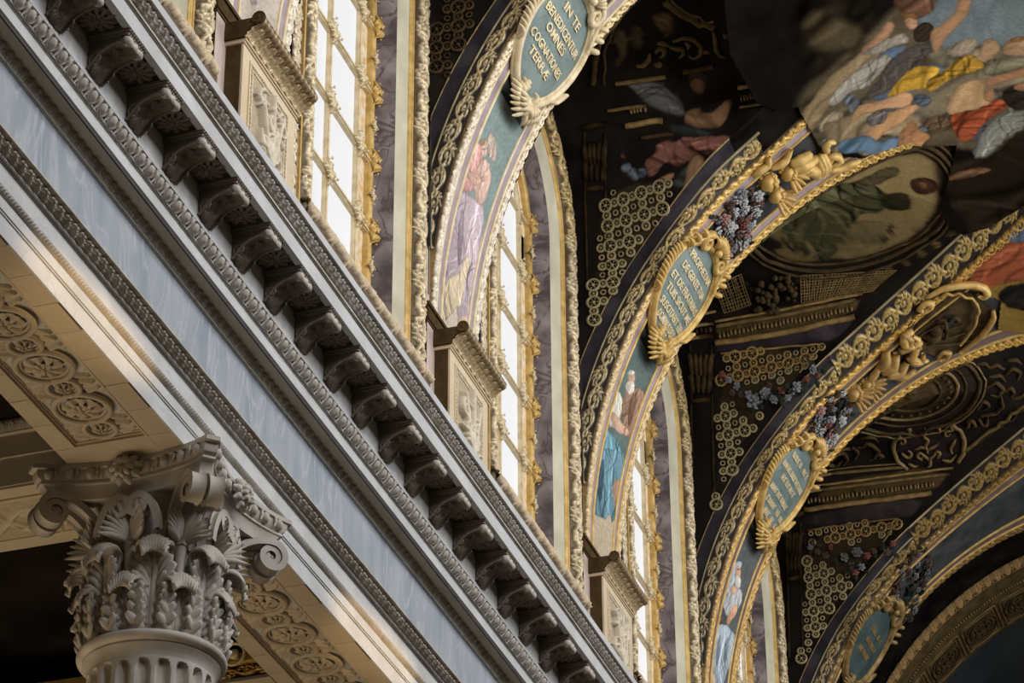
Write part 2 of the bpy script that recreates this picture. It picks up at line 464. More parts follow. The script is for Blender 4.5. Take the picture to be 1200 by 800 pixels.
def dab(col, u, v, shapes):
    """paint soft polygons (u,v in metres on the wall) one over the other: (poly, colour, soft, fold strength, fold angle, fold pitch)"""
    for k, s in enumerate(shapes):
        poly, c, soft, amp, ang, pitch = s
        poly = smooth_poly(poly, 1)
        ext = float(np.hypot(*np.ptp(poly, axis=0)))
        lo = poly.min(0) - 3 * soft - 0.05 * ext; hi = poly.max(0) + 3 * soft + 0.05 * ext
        m = (u > lo[0]) & (u < hi[0]) & (v > lo[1]) & (v < hi[1])
        if not m.any(): continue
        uu, vv = u[m], v[m]
        sd_ = int(abs(poly[0, 0]) * 97 + abs(poly[1, 1]) * 31) % 9973
        r = np.random.default_rng(sd_)
        # a hand-drawn, slightly wandering outline
        wu = uu + 0.030 * ext * fbm(uu, vv, 2.2 / ext, sd_ + 1, 2); wv_ = vv + 0.030 * ext * fbm(uu, vv, 2.2 / ext, sd_ + 2, 2)
        sd = inside(poly, wu, wv_)
        a = 1 - sstep(-soft * 0.7, soft * 0.7, sd)
        ca, sa = math.cos(ang), math.sin(ang)
        p = uu * ca + vv * sa; t = -uu * sa + vv * ca
        across = ((uu - poly[:, 0].mean()) * 0.5 + (vv - poly[:, 1].mean()) * 0.85) / (ext + 1e-6)
        sh = 1 + 0.75 * np.clip(across, -0.6, 0.6) + 0.16 * fbm(p * 3, t, 0.5 / pitch, sd_ + 4, 3)
        # long brush strokes: dark hollows and light ridges running with the folds
        nst = int(min(46, 4 + 5.0 * amp * ext / pitch))
        cen = np.stack([r.uniform(lo[0], hi[0], nst), r.uniform(lo[1], hi[1], nst)], -1)
        for q in cen:
            L = pitch * r.uniform(1.2, 4.0); w = pitch * r.uniform(0.10, 0.24); bend = r.uniform(-1.2, 1.2) / max(L, 1e-3)
            dt = t - (-q[0] * sa + q[1] * ca); dp = p - (q[0] * ca + q[1] * sa) - bend * dt * dt
            g = np.exp(-(dp / w) ** 2 - (dt / L) ** 4)
            sh = sh * (1 + g * amp * (1.25 if r.random() < 0.45 else -1.15))
        rim = 1 - 0.45 * np.exp(-np.clip(-sd, 0, 9) / (soft * 1.3 + 1e-6))
        cc = np.asarray(c)[None] * np.clip(sh * rim, 0.12, 2.2)[:, None]
        col[m] = col[m] * (1 - a[:, None]) + np.clip(cc, 0, 1) * a[:, None]
    return col
# ------------------------------------------------------------------ floor and gallery shell
tag(MB().box(-20, 14, 2, 46, -1.9, -1.6).obj('floor', M['floor']), kind='structure')

# ------------------------------------------------------------------ trim_1: the long entablature on the left
EY0, EY1 = 12.6, 42.0
ent = tag(empty('trim_1', (-8.2, 20.0, 10.6)), kind='structure')
def run(name, poly, mat, y0=EY0, y1=EY1, parent=None):
    """closed x-z polygon drawn out along the nave"""
    return MB().prism(poly, 1, y0, y1).obj(name, mat, parent or ent)
XB = -9.15
run('soffit_core', [(XB, 10.620), (-9.000, 10.620), (-9.000, 10.70), (XB, 10.70)], M['soffit'])
run('soffit_core', [(-8.400, 10.620), (-8.205, 10.620), (-8.205, 10.70), (-8.400, 10.70)], M['soffit'])
for _a, _b in ((12.6, 13.2), (17.18, 18.95), (22.35, 24.10), (27.5, 42.0)):
    run('soffit_slab', [(-9.000, 10.615), (-8.400, 10.615), (-8.400, 10.70), (-9.000, 10.70)], M['soffit'], _a, _b)
_sb = {}
for _i in range(40):                      # the stones of the soffit margins, with fine open joints
    for _xa, _xb in ((XB, -9.000), (-8.400, -8.203)):
        if _xa not in _sb:
            _o = MB().box(_xa, _xb, 0.002, 0.376, 10.615, 10.640).obj('stone', M['soffit'], ent, False, True); _sb[_xa] = _o.data
        else: _o = link('stone', _sb[_xa], ent)
        _o.location = Vector((0, 13.0 + 0.38 * _i, 0.0008 * ((_i * 7) % 3))) - Vector(origin(ent))
run('soffit_back', [(-9.000, 10.668), (-8.400, 10.668), (-8.400, 10.70), (-9.000, 10.70)], M['soffit'])
run('fascia', [(XB, 10.66), (-8.22, 10.66), (-8.22, 10.615), (-8.200, 10.615), (-8.200, 10.758), (-8.22, 10.763), (XB, 10.763)], M['stone'])
run('fillet', [(-8.25, 10.763), (-8.207, 10.763), (-8.207, 10.769), (-8.193, 10.769), (-8.193, 10.778), (-8.25, 10.778)], M['stone'])
run('fascia', [(XB, 10.778), (-8.198, 10.778), (-8.185, 10.785), (-8.185, 10.872), (XB, 10.872)], M['stone'])
run('fascia', [(XB, 10.872), (-8.19, 10.872), (-8.19, 10.915), (-8.155, 10.920), (-8.155, 11.068), (XB, 11.068)], M['stone'])
run('fillet', [(XB, 11.068), (-8.145, 11.068), (-8.145, 11.078), (-8.122, 11.078), (-8.122, 11.090), (XB, 11.090)], M['stone'])
run('fillet', [(XB, 11.090), (-8.15, 11.090), (-8.085, 11.160), (-8.05, 11.168), (-8.035, 11.168), (-8.035, 11.180), (XB, 11.180)], M['carved'])
run('frieze', [(XB, 11.17), (-8.165, 11.17), (-8.165, 11.815), (XB, 11.815)], M['frieze'])
run('fillet', [(XB, 11.815), (-8.155, 11.815), (-8.155, 11.822), (-8.142, 11.822), (-8.142, 11.832), (XB, 11.832)], M['stone'])
run('bed_mould', [(XB, 11.832), (-8.158, 11.832), (-8.125, 11.908), (XB, 11.908)], M['carved'])
run('drip_soffit', [(XB, 11.904), (-8.000, 11.904), (-8.000, 11.93), (XB, 11.93)], M['soffit'])  # tan stone paints warm shade onto this underside of the pale marble
run('drip_band', [(-8.01, 11.904), (-7.990, 11.904), (-7.972, 11.912), (-7.970, 12.010), (-8.01, 12.010)], M['stone'])
run('fillet', [(XB, 12.010), (-7.962, 12.010), (-7.962, 12.022), (-7.945, 12.022), (-7.945, 12.034), (-7.955, 12.040), (XB, 12.040)], M['stone'])
run('egg_bed', [(XB, 12.040), (-7.955, 12.040), (-7.900, 12.100), (-7.900, 12.104), (XB, 12.104)], M['carved'])
run('modillion_band', [(XB, 12.104), (-7.880, 12.104), (-7.880, 12.470), (XB, 12.470)], M['stone'])
# corona, open below over the coffers
run('corona', [(-7.600, 12.405), (-7.540, 12.400), (-7.540, 12.545), (-7.600, 12.545)], M['stone'])
run('fillet', [(-7.62, 12.545), (-7.530, 12.545), (-7.530, 12.553), (-7.515, 12.553), (-7.515, 12.566), (-7.62, 12.566)], M['carved'])
run('cymatium', [(-7.62, 12.566), (-7.555, 12.566), (-7.530, 12.590), (-7.500, 12.63), (-7.475, 12.655), (-7.62, 12.655)], M['carved'])
run('fillet', [(-7.70, 12.655), (-7.428, 12.655), (-7.425, 12.722), (-7.70, 12.722)], M['stone'])
run('cornice_roof', [(XB, 12.52), (-7.60, 12.52), (-7.60, 12.715), (XB, 12.735)], M['stone'])

def leaf_run(name, p0, p1, pitch, amp, y0, y1, mat, bulge=0.0, nv=12, per=12, T=T_LEAF, slant=0.0, phase=0.0):
    """carved leaves along the nave between two edges of the profile (x,z)"""
    n = int((y1 - y0) / pitch * per)
    y = np.linspace(y0, y1, n); v = np.linspace(0, 1, nv)
    Y, V = np.meshgrid(y, v, indexing='ij')
    x = p0[0] + (p1[0] - p0[0]) * V; z = p0[1] + (p1[1] - p0[1]) * V
    d = np.array([p1[0] - p0[0], p1[1] - p0[1]]); nn = np.array([d[1], -d[0]]); nn /= np.linalg.norm(nn)
    if nn[0] < 0: nn = -nn
    H = amp * tile_at(T, Y / pitch + slant * V + phase, V) + bulge * np.sin(PI * V)
    P = np.stack([x + nn[0] * H, Y, z + nn[1] * H], -1)
    return tag(grid(name, P, mat, ent), kind='stuff')
leaf_run('bead_moulding', (-8.196, 10.873), (-8.160, 10.920), 0.040, 0.030, 13.0, 25.5, M['carved'], nv=8, per=8)
leaf_run('leaf_moulding', (-8.155, 11.088), (-8.080, 11.168), 0.115, 0.062, 13.0, 26.0, M['carved'], 0.0, 18, 18, slant=0.6)
leaf_run('leaf_moulding', (-8.166, 11.826), (-8.126, 11.908), 0.110, 0.056, 13.0, 27.0, M['carved'], 0.0, 16, 16)
leaf_run('leaf_moulding', (-7.552, 12.562), (-7.470, 12.658), 0.100, 0.050, 13.0, 28.0, M['carved'], 0.0, 18, 16, slant=0.35)

# egg and dart
def egg_meshes():
    d = np.array([0.055, 0.060]); d /= np.linalg.norm(d); nrm = np.array([d[1], -d[0]])
    fr = np.array([[0, 1, 0], [d[0], 0, d[1]], [nrm[0], 0, nrm[1]]])
    e = MB().ball((0, 0, 0), (0.042, 0.050, 0.034), 10, 7, fr)
    a = np.linspace(-0.18 * PI, 1.18 * PI, 16)
    U = np.stack([0.060 * np.cos(a), -0.064 * np.sin(a) * 0.95 + 0.010, np.full_like(a, 0.006)], -1) @ fr
    e.tube(U, 0.011, 5)
    dart = MB(); b = np.array([[0, 0.045, 0.0], [0, 0.0, 0.016], [0, -0.055, 0.014]]) @ fr
    dart.tube(b, [0.018, 0.013, 0.004], 5)
    dart.tube(np.array([[-0.022, 0.05, 0], [-0.008, 0.0, 0.012]]) @ fr, [0.010, 0.004], 4)
    dart.tube(np.array([[0.022, 0.05, 0], [0.008, 0.0, 0.012]]) @ fr, [0.010, 0.004], 4)
    return e, dart
_e, _d = egg_meshes()
EGG0 = np.array([-7.922, 0, 12.068]); EP = 0.1615
egg0 = _e.obj('egg', M['carved'], ent, True, True); dart0 = _d.obj('dart', M['carved'], ent, True, True)
for i in range(80):
    y = 13.194 + EP * i
    if i == 0: a, b = egg0, dart0
    else:
        a = link('egg', egg0.data, ent); b = link('dart', dart0.data, ent)
    a.location = Vector(EGG0 + [0, y, 0]) - Vector(origin(ent)); b.location = Vector(EGG0 + [0, y + EP / 2, 0]) - Vector(origin(ent))

M['carved_shaded'] = stone('shaded_carved_stone', (0.15, 0.12, 0.09), (0.25, 0.21, 0.16), 0.65, 6.0, 0.15)  # darker copy of the carved stone, painting the shade under the corona
# modillions, coffers and rosettes
def s_curve(n=26):
    """underside of a bracket in x-z: big scroll at the wall, small scroll at the front"""
    t = np.linspace(0, 1, n)
    x = -7.872 + 0.280 * t
    z = 12.150 + 0.172 * (1 - (1 - t) ** 2.4) - 0.012 * np.sin(PI * np.clip(t / 0.3, 0, 1))
    return x, z
SX, SZ = s_curve()
def modillion_mesh():
    m = MB()
    poly = list(zip(SX, SZ)) + [(-7.592, 12.372), (-7.88, 12.372)]
    m.prism(poly, 1, -0.105, 0.105)
    m.box(-7.88, -7.575, -0.135, 0.135, 12.372, 12.388)
    m.box(-7.88, -7.560, -0.150, 0.150, 12.388, 12.412)
    for s in (-1, 1):                       # edge rolls and side volutes
        m.tube(np.stack([SX, np.full_like(SX, s * 0.112), SZ], -1), 0.012, 5)
        c = np.stack([-7.812 + 0.052 * (1 - 0.8 * np.linspace(0, 1, 26)) * np.cos(-PI / 2 - np.linspace(0, 10, 26)),
                      np.full(26, s * 0.108), 12.225 + 0.052 * (1 - 0.8 * np.linspace(0, 1, 26)) * np.sin(-PI / 2 - np.linspace(0, 10, 26))], -1)
        m.tube(c, 0.010, 5)
        c2 = np.stack([-7.610 + 0.034 * (1 - 0.8 * np.linspace(0, 1, 22)) * np.cos(-PI / 2 + np.linspace(0, 9, 22)),
                       np.full(22, s * 0.108), 12.338 + 0.034 * (1 - 0.8 * np.linspace(0, 1, 22)) * np.sin(-PI / 2 + np.linspace(0, 9, 22))], -1)
        m.tube(c2, 0.008, 5)
    return m
def front_scroll_mesh():
    m = MB(); y = np.linspace(-0.118, 0.118, 9)
    r = 0.034 + 0.008 * np.cos(y / 0.118 * PI * 3)
    m.tube(np.stack([np.full(9, -7.590), y, np.full(9, 12.335)], -1), r, 10)
    for k in range(9):
        m.ball((-7.556, -0.128 + 0.032 * k, 12.40), 0.013, 6, 5)
        m.ball((-7.572, -0.112 + 0.028 * k, 12.381), 0.010, 6, 5)
    return m
def bracket_leaf_mesh():
    n = 60; t = np.linspace(0, 1, n); x = np.interp(t, np.linspace(0, 1, len(SX)), SX); z = np.interp(t, np.linspace(0, 1, len(SZ)), SZ)
    v = np.linspace(-1, 1, 27); T, V = np.meshgrid(t, v, indexing='ij')
    w = 0.088 * (0.75 + 0.25 * np.sin(T * 22)) * (1 - 0.25 * T)
    lay = (T * 4.0) % 1.0
    H = 0.004 + 0.016 * np.sqrt(np.clip(1 - V ** 2, 0, 1)) * (0.5 + 0.5 * lay) + 0.008 * np.cos(np.abs(V) * 19 - T * 24) * (1 - np.abs(V) * 0.3) - 0.012 * np.exp(-(V / 0.08) ** 2)
    tip = sstep(0.86, 1.0, T)
    X = x[:, None] + 0.012 * tip; Z = z[:, None] - H - 0.030 * tip
    return grid('acanthus_leaf', np.stack([X + 0 * V, V * w, Z], -1), M['carved_shaded'])
def coffer_mesh():
    m = MB(); a, b, c = 0.190, 0.160, 0.135
    x0, x1 = -7.880, -7.555
    for (h, z0, z1) in ((0.0, 12.405, 12.432), (0.022, 12.432, 12.452), (0.040, 12.452, 12.470)):
        xa, xb, ya = x0 + h + 0.012, x1 - h - 0.012, a - h
        m.box(x0, xa, -0.21, 0.21, z0, z1); m.box(xb, x1 + 0.01, -0.21, 0.21, z0, z1)
        m.box(xa, xb, -0.21, -ya, z0, z1); m.box(xa, xb, ya, 0.21, z0, z1)
    m.box(x0, x1, -0.21, 0.21, 12.470, 12.50)
    for k in range(13):
        for s in (-1, 1): m.ball((x0 + 0.02 + 0.0245 * k, s * 0.176, 12.43), 0.009, 5, 4)
    return m
def rosette(name, R, petals, mat, depth=0.03, two=True):
    """flower carved in the x-y plane, facing -z"""
    nu, nv = petals * 8, 10
    a = np.linspace(0, 2 * PI, nu + 1)[:-1]; r = np.linspace(0.16, 1, nv)
    A, Rr = np.meshgrid(a, r, indexing='ij')
    pet = np.abs(np.cos(A * petals / 2))
    edge = 0.80 + 0.20 * np.sqrt(pet)
    rad = R * Rr * edge
    z = -depth * (0.35 + 0.8 * np.sin(PI * np.clip(Rr * 0.85, 0, 1))) * (0.35 + 0.65 * pet) + 0.3 * depth * np.exp(-((1 - pet) / 0.05) ** 2)
    z = z - depth * 0.25 * (pet ** 6) * Rr
    m = MB().grid(np.stack([rad * np.cos(A), rad * np.sin(A), z], -1), True)
    if two:
        A2 = A + PI / petals; rad2 = 0.55 * R * Rr * edge
        m.grid(np.stack([rad2 * np.cos(A2), rad2 * np.sin(A2), z * 0.8 - depth * 0.55], -1), True)
    m.ball((0, 0, -depth * 0.9), (0.17 * R, 0.17 * R, depth * 0.8), 10, 6)
    return m
_md0 = None
MP = BAY / 8
for i in range(-4, 21):
    y = 16.165 + MP * i
    base = Vector((0, y, 0)) - Vector(origin(ent))
    if _md0 is None:
        md = modillion_mesh().obj('modillion', M['carved_shaded'], ent, False, True); auto_smooth(md, 50)
        fs = front_scroll_mesh().obj('front_scroll', M['carved'], md, True, True)
        lf = bracket_leaf_mesh(); lf.parent = md
        cf = coffer_mesh().obj('coffer', M['carved_shaded'], ent, False, True)
        ro = rosette('rosette', 0.145, 11, M['carved'], 0.040).obj('rosette', M['carved_shaded'], cf, True, True)
        ro.location = (-7.728, 0.02, 12.435)
        _md0 = (md, cf)
    else:
        md = copy_tree(_md0[0], ent); cf = copy_tree(_md0[1], ent)
    md.location = base; cf.location = base + Vector((0, MP / 2, 0))

# carved panels let into the soffit
def soffit_panel(y0, y1, first, n):
    cx, zs = -8.70, 10.615
    w = 0.262
    p = tag(empty('soffit_panel', (cx, (y0 + y1) / 2, zs), ent))
    m = MB()
    for (dx, t, zz) in ((0.0, 0.016, 0.004), (0.016, 0.014, -0.018), (0.030, 0.012, -0.034)):
        a = w + 0.038 - dx
        m.box(cx - a, cx - a + t, y0 + dx, y1 - dx, zs - zz, zs + 0.055); m.box(cx + a - t, cx + a, y0 + dx, y1 - dx, zs - zz, zs + 0.055)
        m.box(cx - a + t, cx + a - t, y0 + dx, y0 + dx + t, zs - zz, zs + 0.055); m.box(cx - a + t, cx + a - t, y1 - dx - t, y1 - dx, zs - zz, zs + 0.055)
    m.obj('panel_frame', M['soffit'], p)
    # ground of the panel with leaf sprays between the rings
    nx, ny = 40, int((y1 - y0) / 0.014)
    X, Y = np.meshgrid(np.linspace(cx - w, cx + w, nx), np.linspace(y0 + 0.03, y1 - 0.03, ny), indexing='ij')
    c = (Y - first) / 0.3125; ph = c - np.round(c)
    big = np.round(c) % 2 == 0
    sx = np.abs(X - cx) / w
    spray = np.clip(np.cos((np.abs(Y - first - 0.3125 * np.round(c)) * 75) + sx * 7), 0, 1) ** 0.6 * sstep(0.35, 0.6, sx) * (~big) * sstep(1.0, 0.9, sx)
    H = 0.020 * spray
    col = mixc((0.20, 0.145, 0.085), (0.56, 0.47, 0.34), 0.25 + 1.0 * spray)
    P = np.stack([X, Y, zs + 0.048 - 2.0 * H], -1)
    grid('panel_ground', P, M['soffit'], p)
    R0 = None
    def ring_obj(name, R, r):
        m = MB(); a = np.linspace(0, 2 * PI, 40, endpoint=False)
        for rr, t in ((R, r), (R * 0.84, r * 0.55)):
            m.tube(np.stack([rr * np.cos(a), rr * np.sin(a), np.full(40, 0.020 if rr == R else 0.034)], -1), t, 6, True)
        return m
    k = 0; y = first
    while y < y1 - 0.15:
        R = 0.205 if k % 2 == 0 else 0.120
        if y > y0 + 0.1:
            rg = ring_obj('guilloche_ring', R, 0.026 if k % 2 == 0 else 0.022).obj('guilloche_ring', M['soffit'], p, True, True)
            rg.location = Vector((cx, y, zs)) - Vector(origin(p))
            rs = rosette('rosette', R * (0.72 if k % 2 == 0 else 0.55), 8 if k % 2 == 0 else 6, M['soffit'], 0.046).obj('rosette', M['soffit'], rg, True, True); rs.location = (0, 0, 0.046)
            if k % 4 == 2: rs.rotation_euler = (0, 0, 0.39)
        y += 0.3125; k += 1
    return p
soffit_panel(13.2, 17.18, 13.56, 13)
soffit_panel(18.95, 22.35, 19.46, 10)
soffit_panel(24.10, 27.5, 24.61, 10)

# ------------------------------------------------------------------ gallery behind: cross beam, ceiling, far cornice
gal = tag(empty('trim_2', (-11.5, 18.07, 10.6)), kind='structure')
def cross(name, poly, mat, x0=-15.0, x1=-9.15, parent=gal):
    return MB().prism(poly, 0, x0, x1).obj(name, mat, parent)
cross('beam_soffit', [(17.60, 10.617), (18.54, 10.617), (18.54, 10.80), (17.60, 10.80)], M['soffit'])
cross('beam_face', [(17.59, 10.64), (17.62, 10.64), (17.62, 11.20), (17.545, 11.20), (17.545, 11.08), (17.57, 11.07), (17.57, 10.88), (17.59, 10.87)], M['soffit'])
cross('beam_face', [(18.55, 10.64), (18.52, 10.64), (18.52, 11.20), (18.59, 11.20), (18.59, 11.08), (18.57, 11.07)], M['soffit'])
def cross_leaf(y, z0, z1, pitch, amp, dy):
    n = int(3.0 / pitch * 10); x = np.linspace(-12.15, -9.15, n); v = np.linspace(0, 1, 9)
    Xg, Vg = np.meshgrid(x, v, indexing='ij')
    H = amp * tile_at(T_LEAF, Xg / pitch, Vg)
    P = np.stack([Xg, y - dy * Vg - H, z0 + (z1 - z0) * Vg], -1)
    return tag(grid('leaf_moulding', P, M['carved'], gal), kind='stuff')
cross_leaf(17.585, 10.865, 10.895, 0.035, 0.010, 0.0)
cross_leaf(17.555, 11.085, 11.165, 0.085, 0.028, 0.03)
_n = 90; _X, _Y = np.meshgrid(np.linspace(-12.0, -9.3, 240), np.linspace(17.78, 18.36, 44), indexing='ij')
_h = tile_at(T_SCROLL, _X / 0.95, (_Y - 17.80) / 0.54)
grid('relief_panel', np.stack([_X, _Y, 10.612 - 0.035 * _h], -1), M['relief'], gal, col=mixc((0.46, 0.38, 0.27), (0.58, 0.50, 0.38), _h))
for _y in (17.76, 18.37):
    cross('panel_frame', [(_y - 0.02, 10.600), (_y + 0.02, 10.600), (_y + 0.02, 10.63), (_y - 0.02, 10.63)], M['soffit'], -12.0, -9.3)
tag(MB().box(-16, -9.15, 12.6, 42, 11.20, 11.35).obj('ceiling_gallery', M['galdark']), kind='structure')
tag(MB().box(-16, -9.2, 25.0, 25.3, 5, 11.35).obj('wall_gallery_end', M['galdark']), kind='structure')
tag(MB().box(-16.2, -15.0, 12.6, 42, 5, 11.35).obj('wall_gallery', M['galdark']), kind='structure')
cross('gilt_band', [(21.28, 10.745), (21.40, 10.745), (21.40, 10.83), (21.30, 10.83)], M['gold'], -14.9, -9.15)
_X, _Z = np.meshgrid(np.linspace(-13.0, -9.15, 300), np.linspace(10.625, 10.74, 26), indexing='ij')
_h = tile_at(T_SCROLL, _X / 0.42, (_Z - 10.625) / 0.115)
grid('gilt_relief', np.stack([_X, 21.36 - 0.03 * _h, _Z], -1), M['gilt'], gal, col=mixc((0.02, 0.016, 0.012), (0.55, 0.34, 0.08), _h * 1.3 - 0.1))
cross('beam_soffit', [(21.38, 10.605), (22.40, 10.605), (22.40, 10.75), (21.42, 10.75)], M['soffit'], -14.9, -9.15)
_mb = MB(); _a = np.linspace(0, 2 * PI, 30, endpoint=False)
_c = at_y(262, 754, 21.0)
_mb.tube(np.stack([_c[0] + 0.10 * np.cos(_a), np.full(30, 21.22), _c[2] + 0.10 * np.sin(_a)], -1), 0.016, 6, True)
_mb.ball((_c[0], 21.22, _c[2]), (0.05, 0.02, 0.05))
_mb.box(_c[0] - 0.02, _c[0] + 0.02, 21.22, 21.42, _c[2] - 0.02, _c[2] + 0.02)
tag(_mb.obj('gilt_medallion', M['palegold'], None, True), 'small gilded round seen just right of the column capital', 'medallion')
# ------------------------------------------------------------------ the column with its capital
CX, CY = -8.68, 18.07
column = thing('column', 'fluted stone column with acanthus leaf capital under the entablature', 'column', (CX, CY, 4.0))
def shaft_mesh():
    # 20 flutes, rounded at the top
    R = 0.470; nf, per = 20, 12
    na = nf * per
    zt = 9.045
    zs = np.concatenate([[4.0, 7.5], np.linspace(8.2, zt - 0.075, 6), zt - 0.070 + 0.070 * np.sin(np.linspace(0, PI / 2, 9)), [zt + 0.012, 9.075]])
    a = np.arange(na) / na * 2 * PI
    A, Z = np.meshgrid(a, zs, indexing='ij')
    f = ((a / (2 * PI) * nf + 0.5) % 1.0) - 0.5       # -0.5..0.5 across one flute
    hw = 0.34 * np.sqrt(np.clip(1 - (np.clip(Z - (zt - 0.07), 0, 1) / 0.07) ** 2, 0, 1))
    d = np.abs(f)[:, None] / np.maximum(hw, 1e-4)
    depth = 0.050 * np.sqrt(np.clip(1 - d ** 2, 0, 1)) * (hw > 0.004)
    Rr = R - depth
    P = np.stack([CX + Rr * np.cos(A), CY + Rr * np.sin(A), Z], -1)
    F = quads(na, len(zs), True, False)
    return build('shaft', P.reshape(-1, 3), F, M['capital'], column)
auto_smooth(shaft_mesh(), 35)
_t = np.linspace(-PI / 2, PI / 2, 12)
prof = [(0.470, 9.065), (0.474, 9.085), (0.484, 9.110), (0.503, 9.138), (0.512, 9.150), (0.512, 9.166)]
auto_smooth(MB().lathe(prof, (CX, CY, 0), 72).obj('apophyge', M['capital'], column), 35)
prof = [(0.45, 9.166)] + [(0.508 + 0.050 * math.cos(t), 9.208 + 0.042 * math.sin(t)) for t in _t] + [(0.40, 9.250)]
auto_smooth(MB().lathe(prof, (CX, CY, 0), 72).obj('astragal', M['capital'], column), 50)
bell = [(0.425, 9.22), (0.420, 9.45), (0.425, 9.75), (0.440, 10.0), (0.475, 10.20), (0.53, 10.32), (0.545, 10.345), (0.50, 10.36), (0.3, 10.36)]
auto_smooth(MB().lathe(bell, (CX, CY, 0), 48).obj('bell', M['capital'], column), 40)

def acanthus(name, Ht, W, out, seed):
    """leaf standing on the bell at angle 0 (pointing +x): stem ribs, tiers of oval leaflets, and a ribbed tip rolling outward"""
    r0 = 0.436
    def spine(t):
        """t 0..1 up the leaf, then 1..2 round the outward roll -> r, z, outward normal angle"""
        if t <= 1: return r0 + 0.012 + 0.020 * t + 0.05 * max(0, t - 0.6) ** 2, Ht * 0.86 * t
        a = (t - 1) * 3.5; R = out
        return r0 + 0.040 + R * (1 - math.cos(a)) * 0.92, Ht * 0.86 + R * math.sin(a) * 0.95
    def wrap(r, y, z):
        near = max(0.0, 1 - max(0, r - 0.49) / 0.10); an = y / 0.47
        return (near * r * math.cos(an) + (1 - near) * (r - 0.25 * abs(y) ** 1.5), near * r * math.sin(an) + (1 - near) * y, z)
    m = MB()
    # ground of the leaf
    n, mm = 16, 9
    P = np.zeros((n, mm, 3))
    for i in range(n):
        t = i / (n - 1); r, z = spine(t); w = W * (0.62 + 0.30 * math.sin(PI * min(t / 0.75, 1)))
        for j in range(mm):
            v = -1 + 2 * j / (mm - 1); P[i, j] = wrap(r - 0.006 - 0.012 * v * v, v * w, z)
    m.grid(P)
    # three ribs
    for v in (-0.16, 0.0, 0.16):
        pts = []
        for t in np.linspace(0, 1.0, 14):
            r, z = spine(t); pts.append(wrap(r + 0.020 - 0.006 * abs(v) / 0.16, v * W * (1.1 - 0.2 * t), z))
        m.tube(pts, 0.0125, 6)
    # leaflets in tiers: each a pointed oval, hollowed, springing up and out from the ribs
    def leaflet(r, y, z, ang, L, wd, lift, tipout):
        nu, nv = 8, 5; G = np.zeros((nu, nv, 3))
        for i in range(nu):
            q = i / (nu - 1); ww = wd * math.sin(PI * (0.10 + 0.86 * q)) ** 0.75
            for j in range(nv):
                c = -1 + 2 * j / (nv - 1)
                yy = y + L * q * math.sin(ang) + ww * c * math.cos(ang); zz = z + L * q * math.cos(ang) - ww * c * math.sin(ang)
                rr = r + lift * math.sin(PI * min(q * 0.9, 1)) + tipout * q * q + 0.020 * (1 - c * c) - 0.010 * math.exp(-(c / 0.25) ** 2)
                G[i, j] = wrap(rr, yy, zz)
        m.grid(G)
    for s in (-1, 1):
        for tier in range(3):
            for k in range(4):
                t = 0.03 + 0.275 * tier + 0.075 * k
                r, z = spine(min(t, 0.98)); fan = k / 3
                leaflet(r + 0.004 + 0.012 * (3 - k), s * W * (0.22 + 0.05 * (1 - fan)), z, s * (0.80 - 0.52 * fan),
                        W * (0.98 + 0.30 * math.sin(PI * (fan * 0.8 + 0.1))) * (1.0 - 0.06 * tier), W * 0.165, 0.022, 0.060)
    # rolled tip: ribbed fan
    n, mm = 18, 29
    P = np.zeros((n, mm, 3))
    for i in range(n):
        t = 0.86 + 1.10 * i / (n - 1); r, z = spine(t)
        w = W * (0.50 + 0.40 * math.sin(min(1, i / 8) * PI / 2)) * (1 - 0.42 * max(0, i - 9) / 8)
        a = max(0.0, (t - 1) * 3.5); nx, nz = math.cos(PI - a) * -1 if t > 1 else 1, math.sin(a) if t > 1 else 0
        for j in range(mm):
            v = -1 + 2 * j / (mm - 1)
            rib = 0.024 * (abs(math.cos(v * PI * 4.5)) ** 0.7 - 0.5) * (0.4 + 0.6 * min(1, i / 5))
            scal = (1 - 0.22 * (1 - abs(math.cos(v * PI * 4.5))) * (i / (n - 1)) ** 2)
            droop = 0.06 * v * v * (i / (n - 1))
            up = 0.030 * (1 - v * v)
            x = r + (rib + up * 0.4) * nx; zz = z + (rib + up) * nz - droop
            if i > n - 4: x = r0 + 0.04 + (x - r0 - 0.04) * (0.90 + 0.10 * scal); zz = zz + (1 - scal) * 0.12
            P[i, j] = wrap(x, v * w * scal, zz)
    m.grid(P)
    o = m.obj(name, M['capital'], None, True)
    return o
leaf_lo = acanthus('acanthus_leaf', 0.42, 0.155, 0.088, 1)
leaf_hi = acanthus('acanthus_leaf', 0.72, 0.160, 0.108, 2)
for i in range(8):
    for src, a0 in ((leaf_lo, 0.0), (leaf_hi, PI / 8)):
        o = src if i == 0 else link('acanthus_leaf', src.data)
        if True:
            s = o.modifiers.new('thickness', 'SOLIDIFY'); s.thickness = 0.016; s.offset = -1
        o.parent = column
        o.location = (0, 0, 9.225 - 4.0); o.rotation_euler = (0, 0, 2 * PI * i / 8 + a0 + PI / 8 * 0)
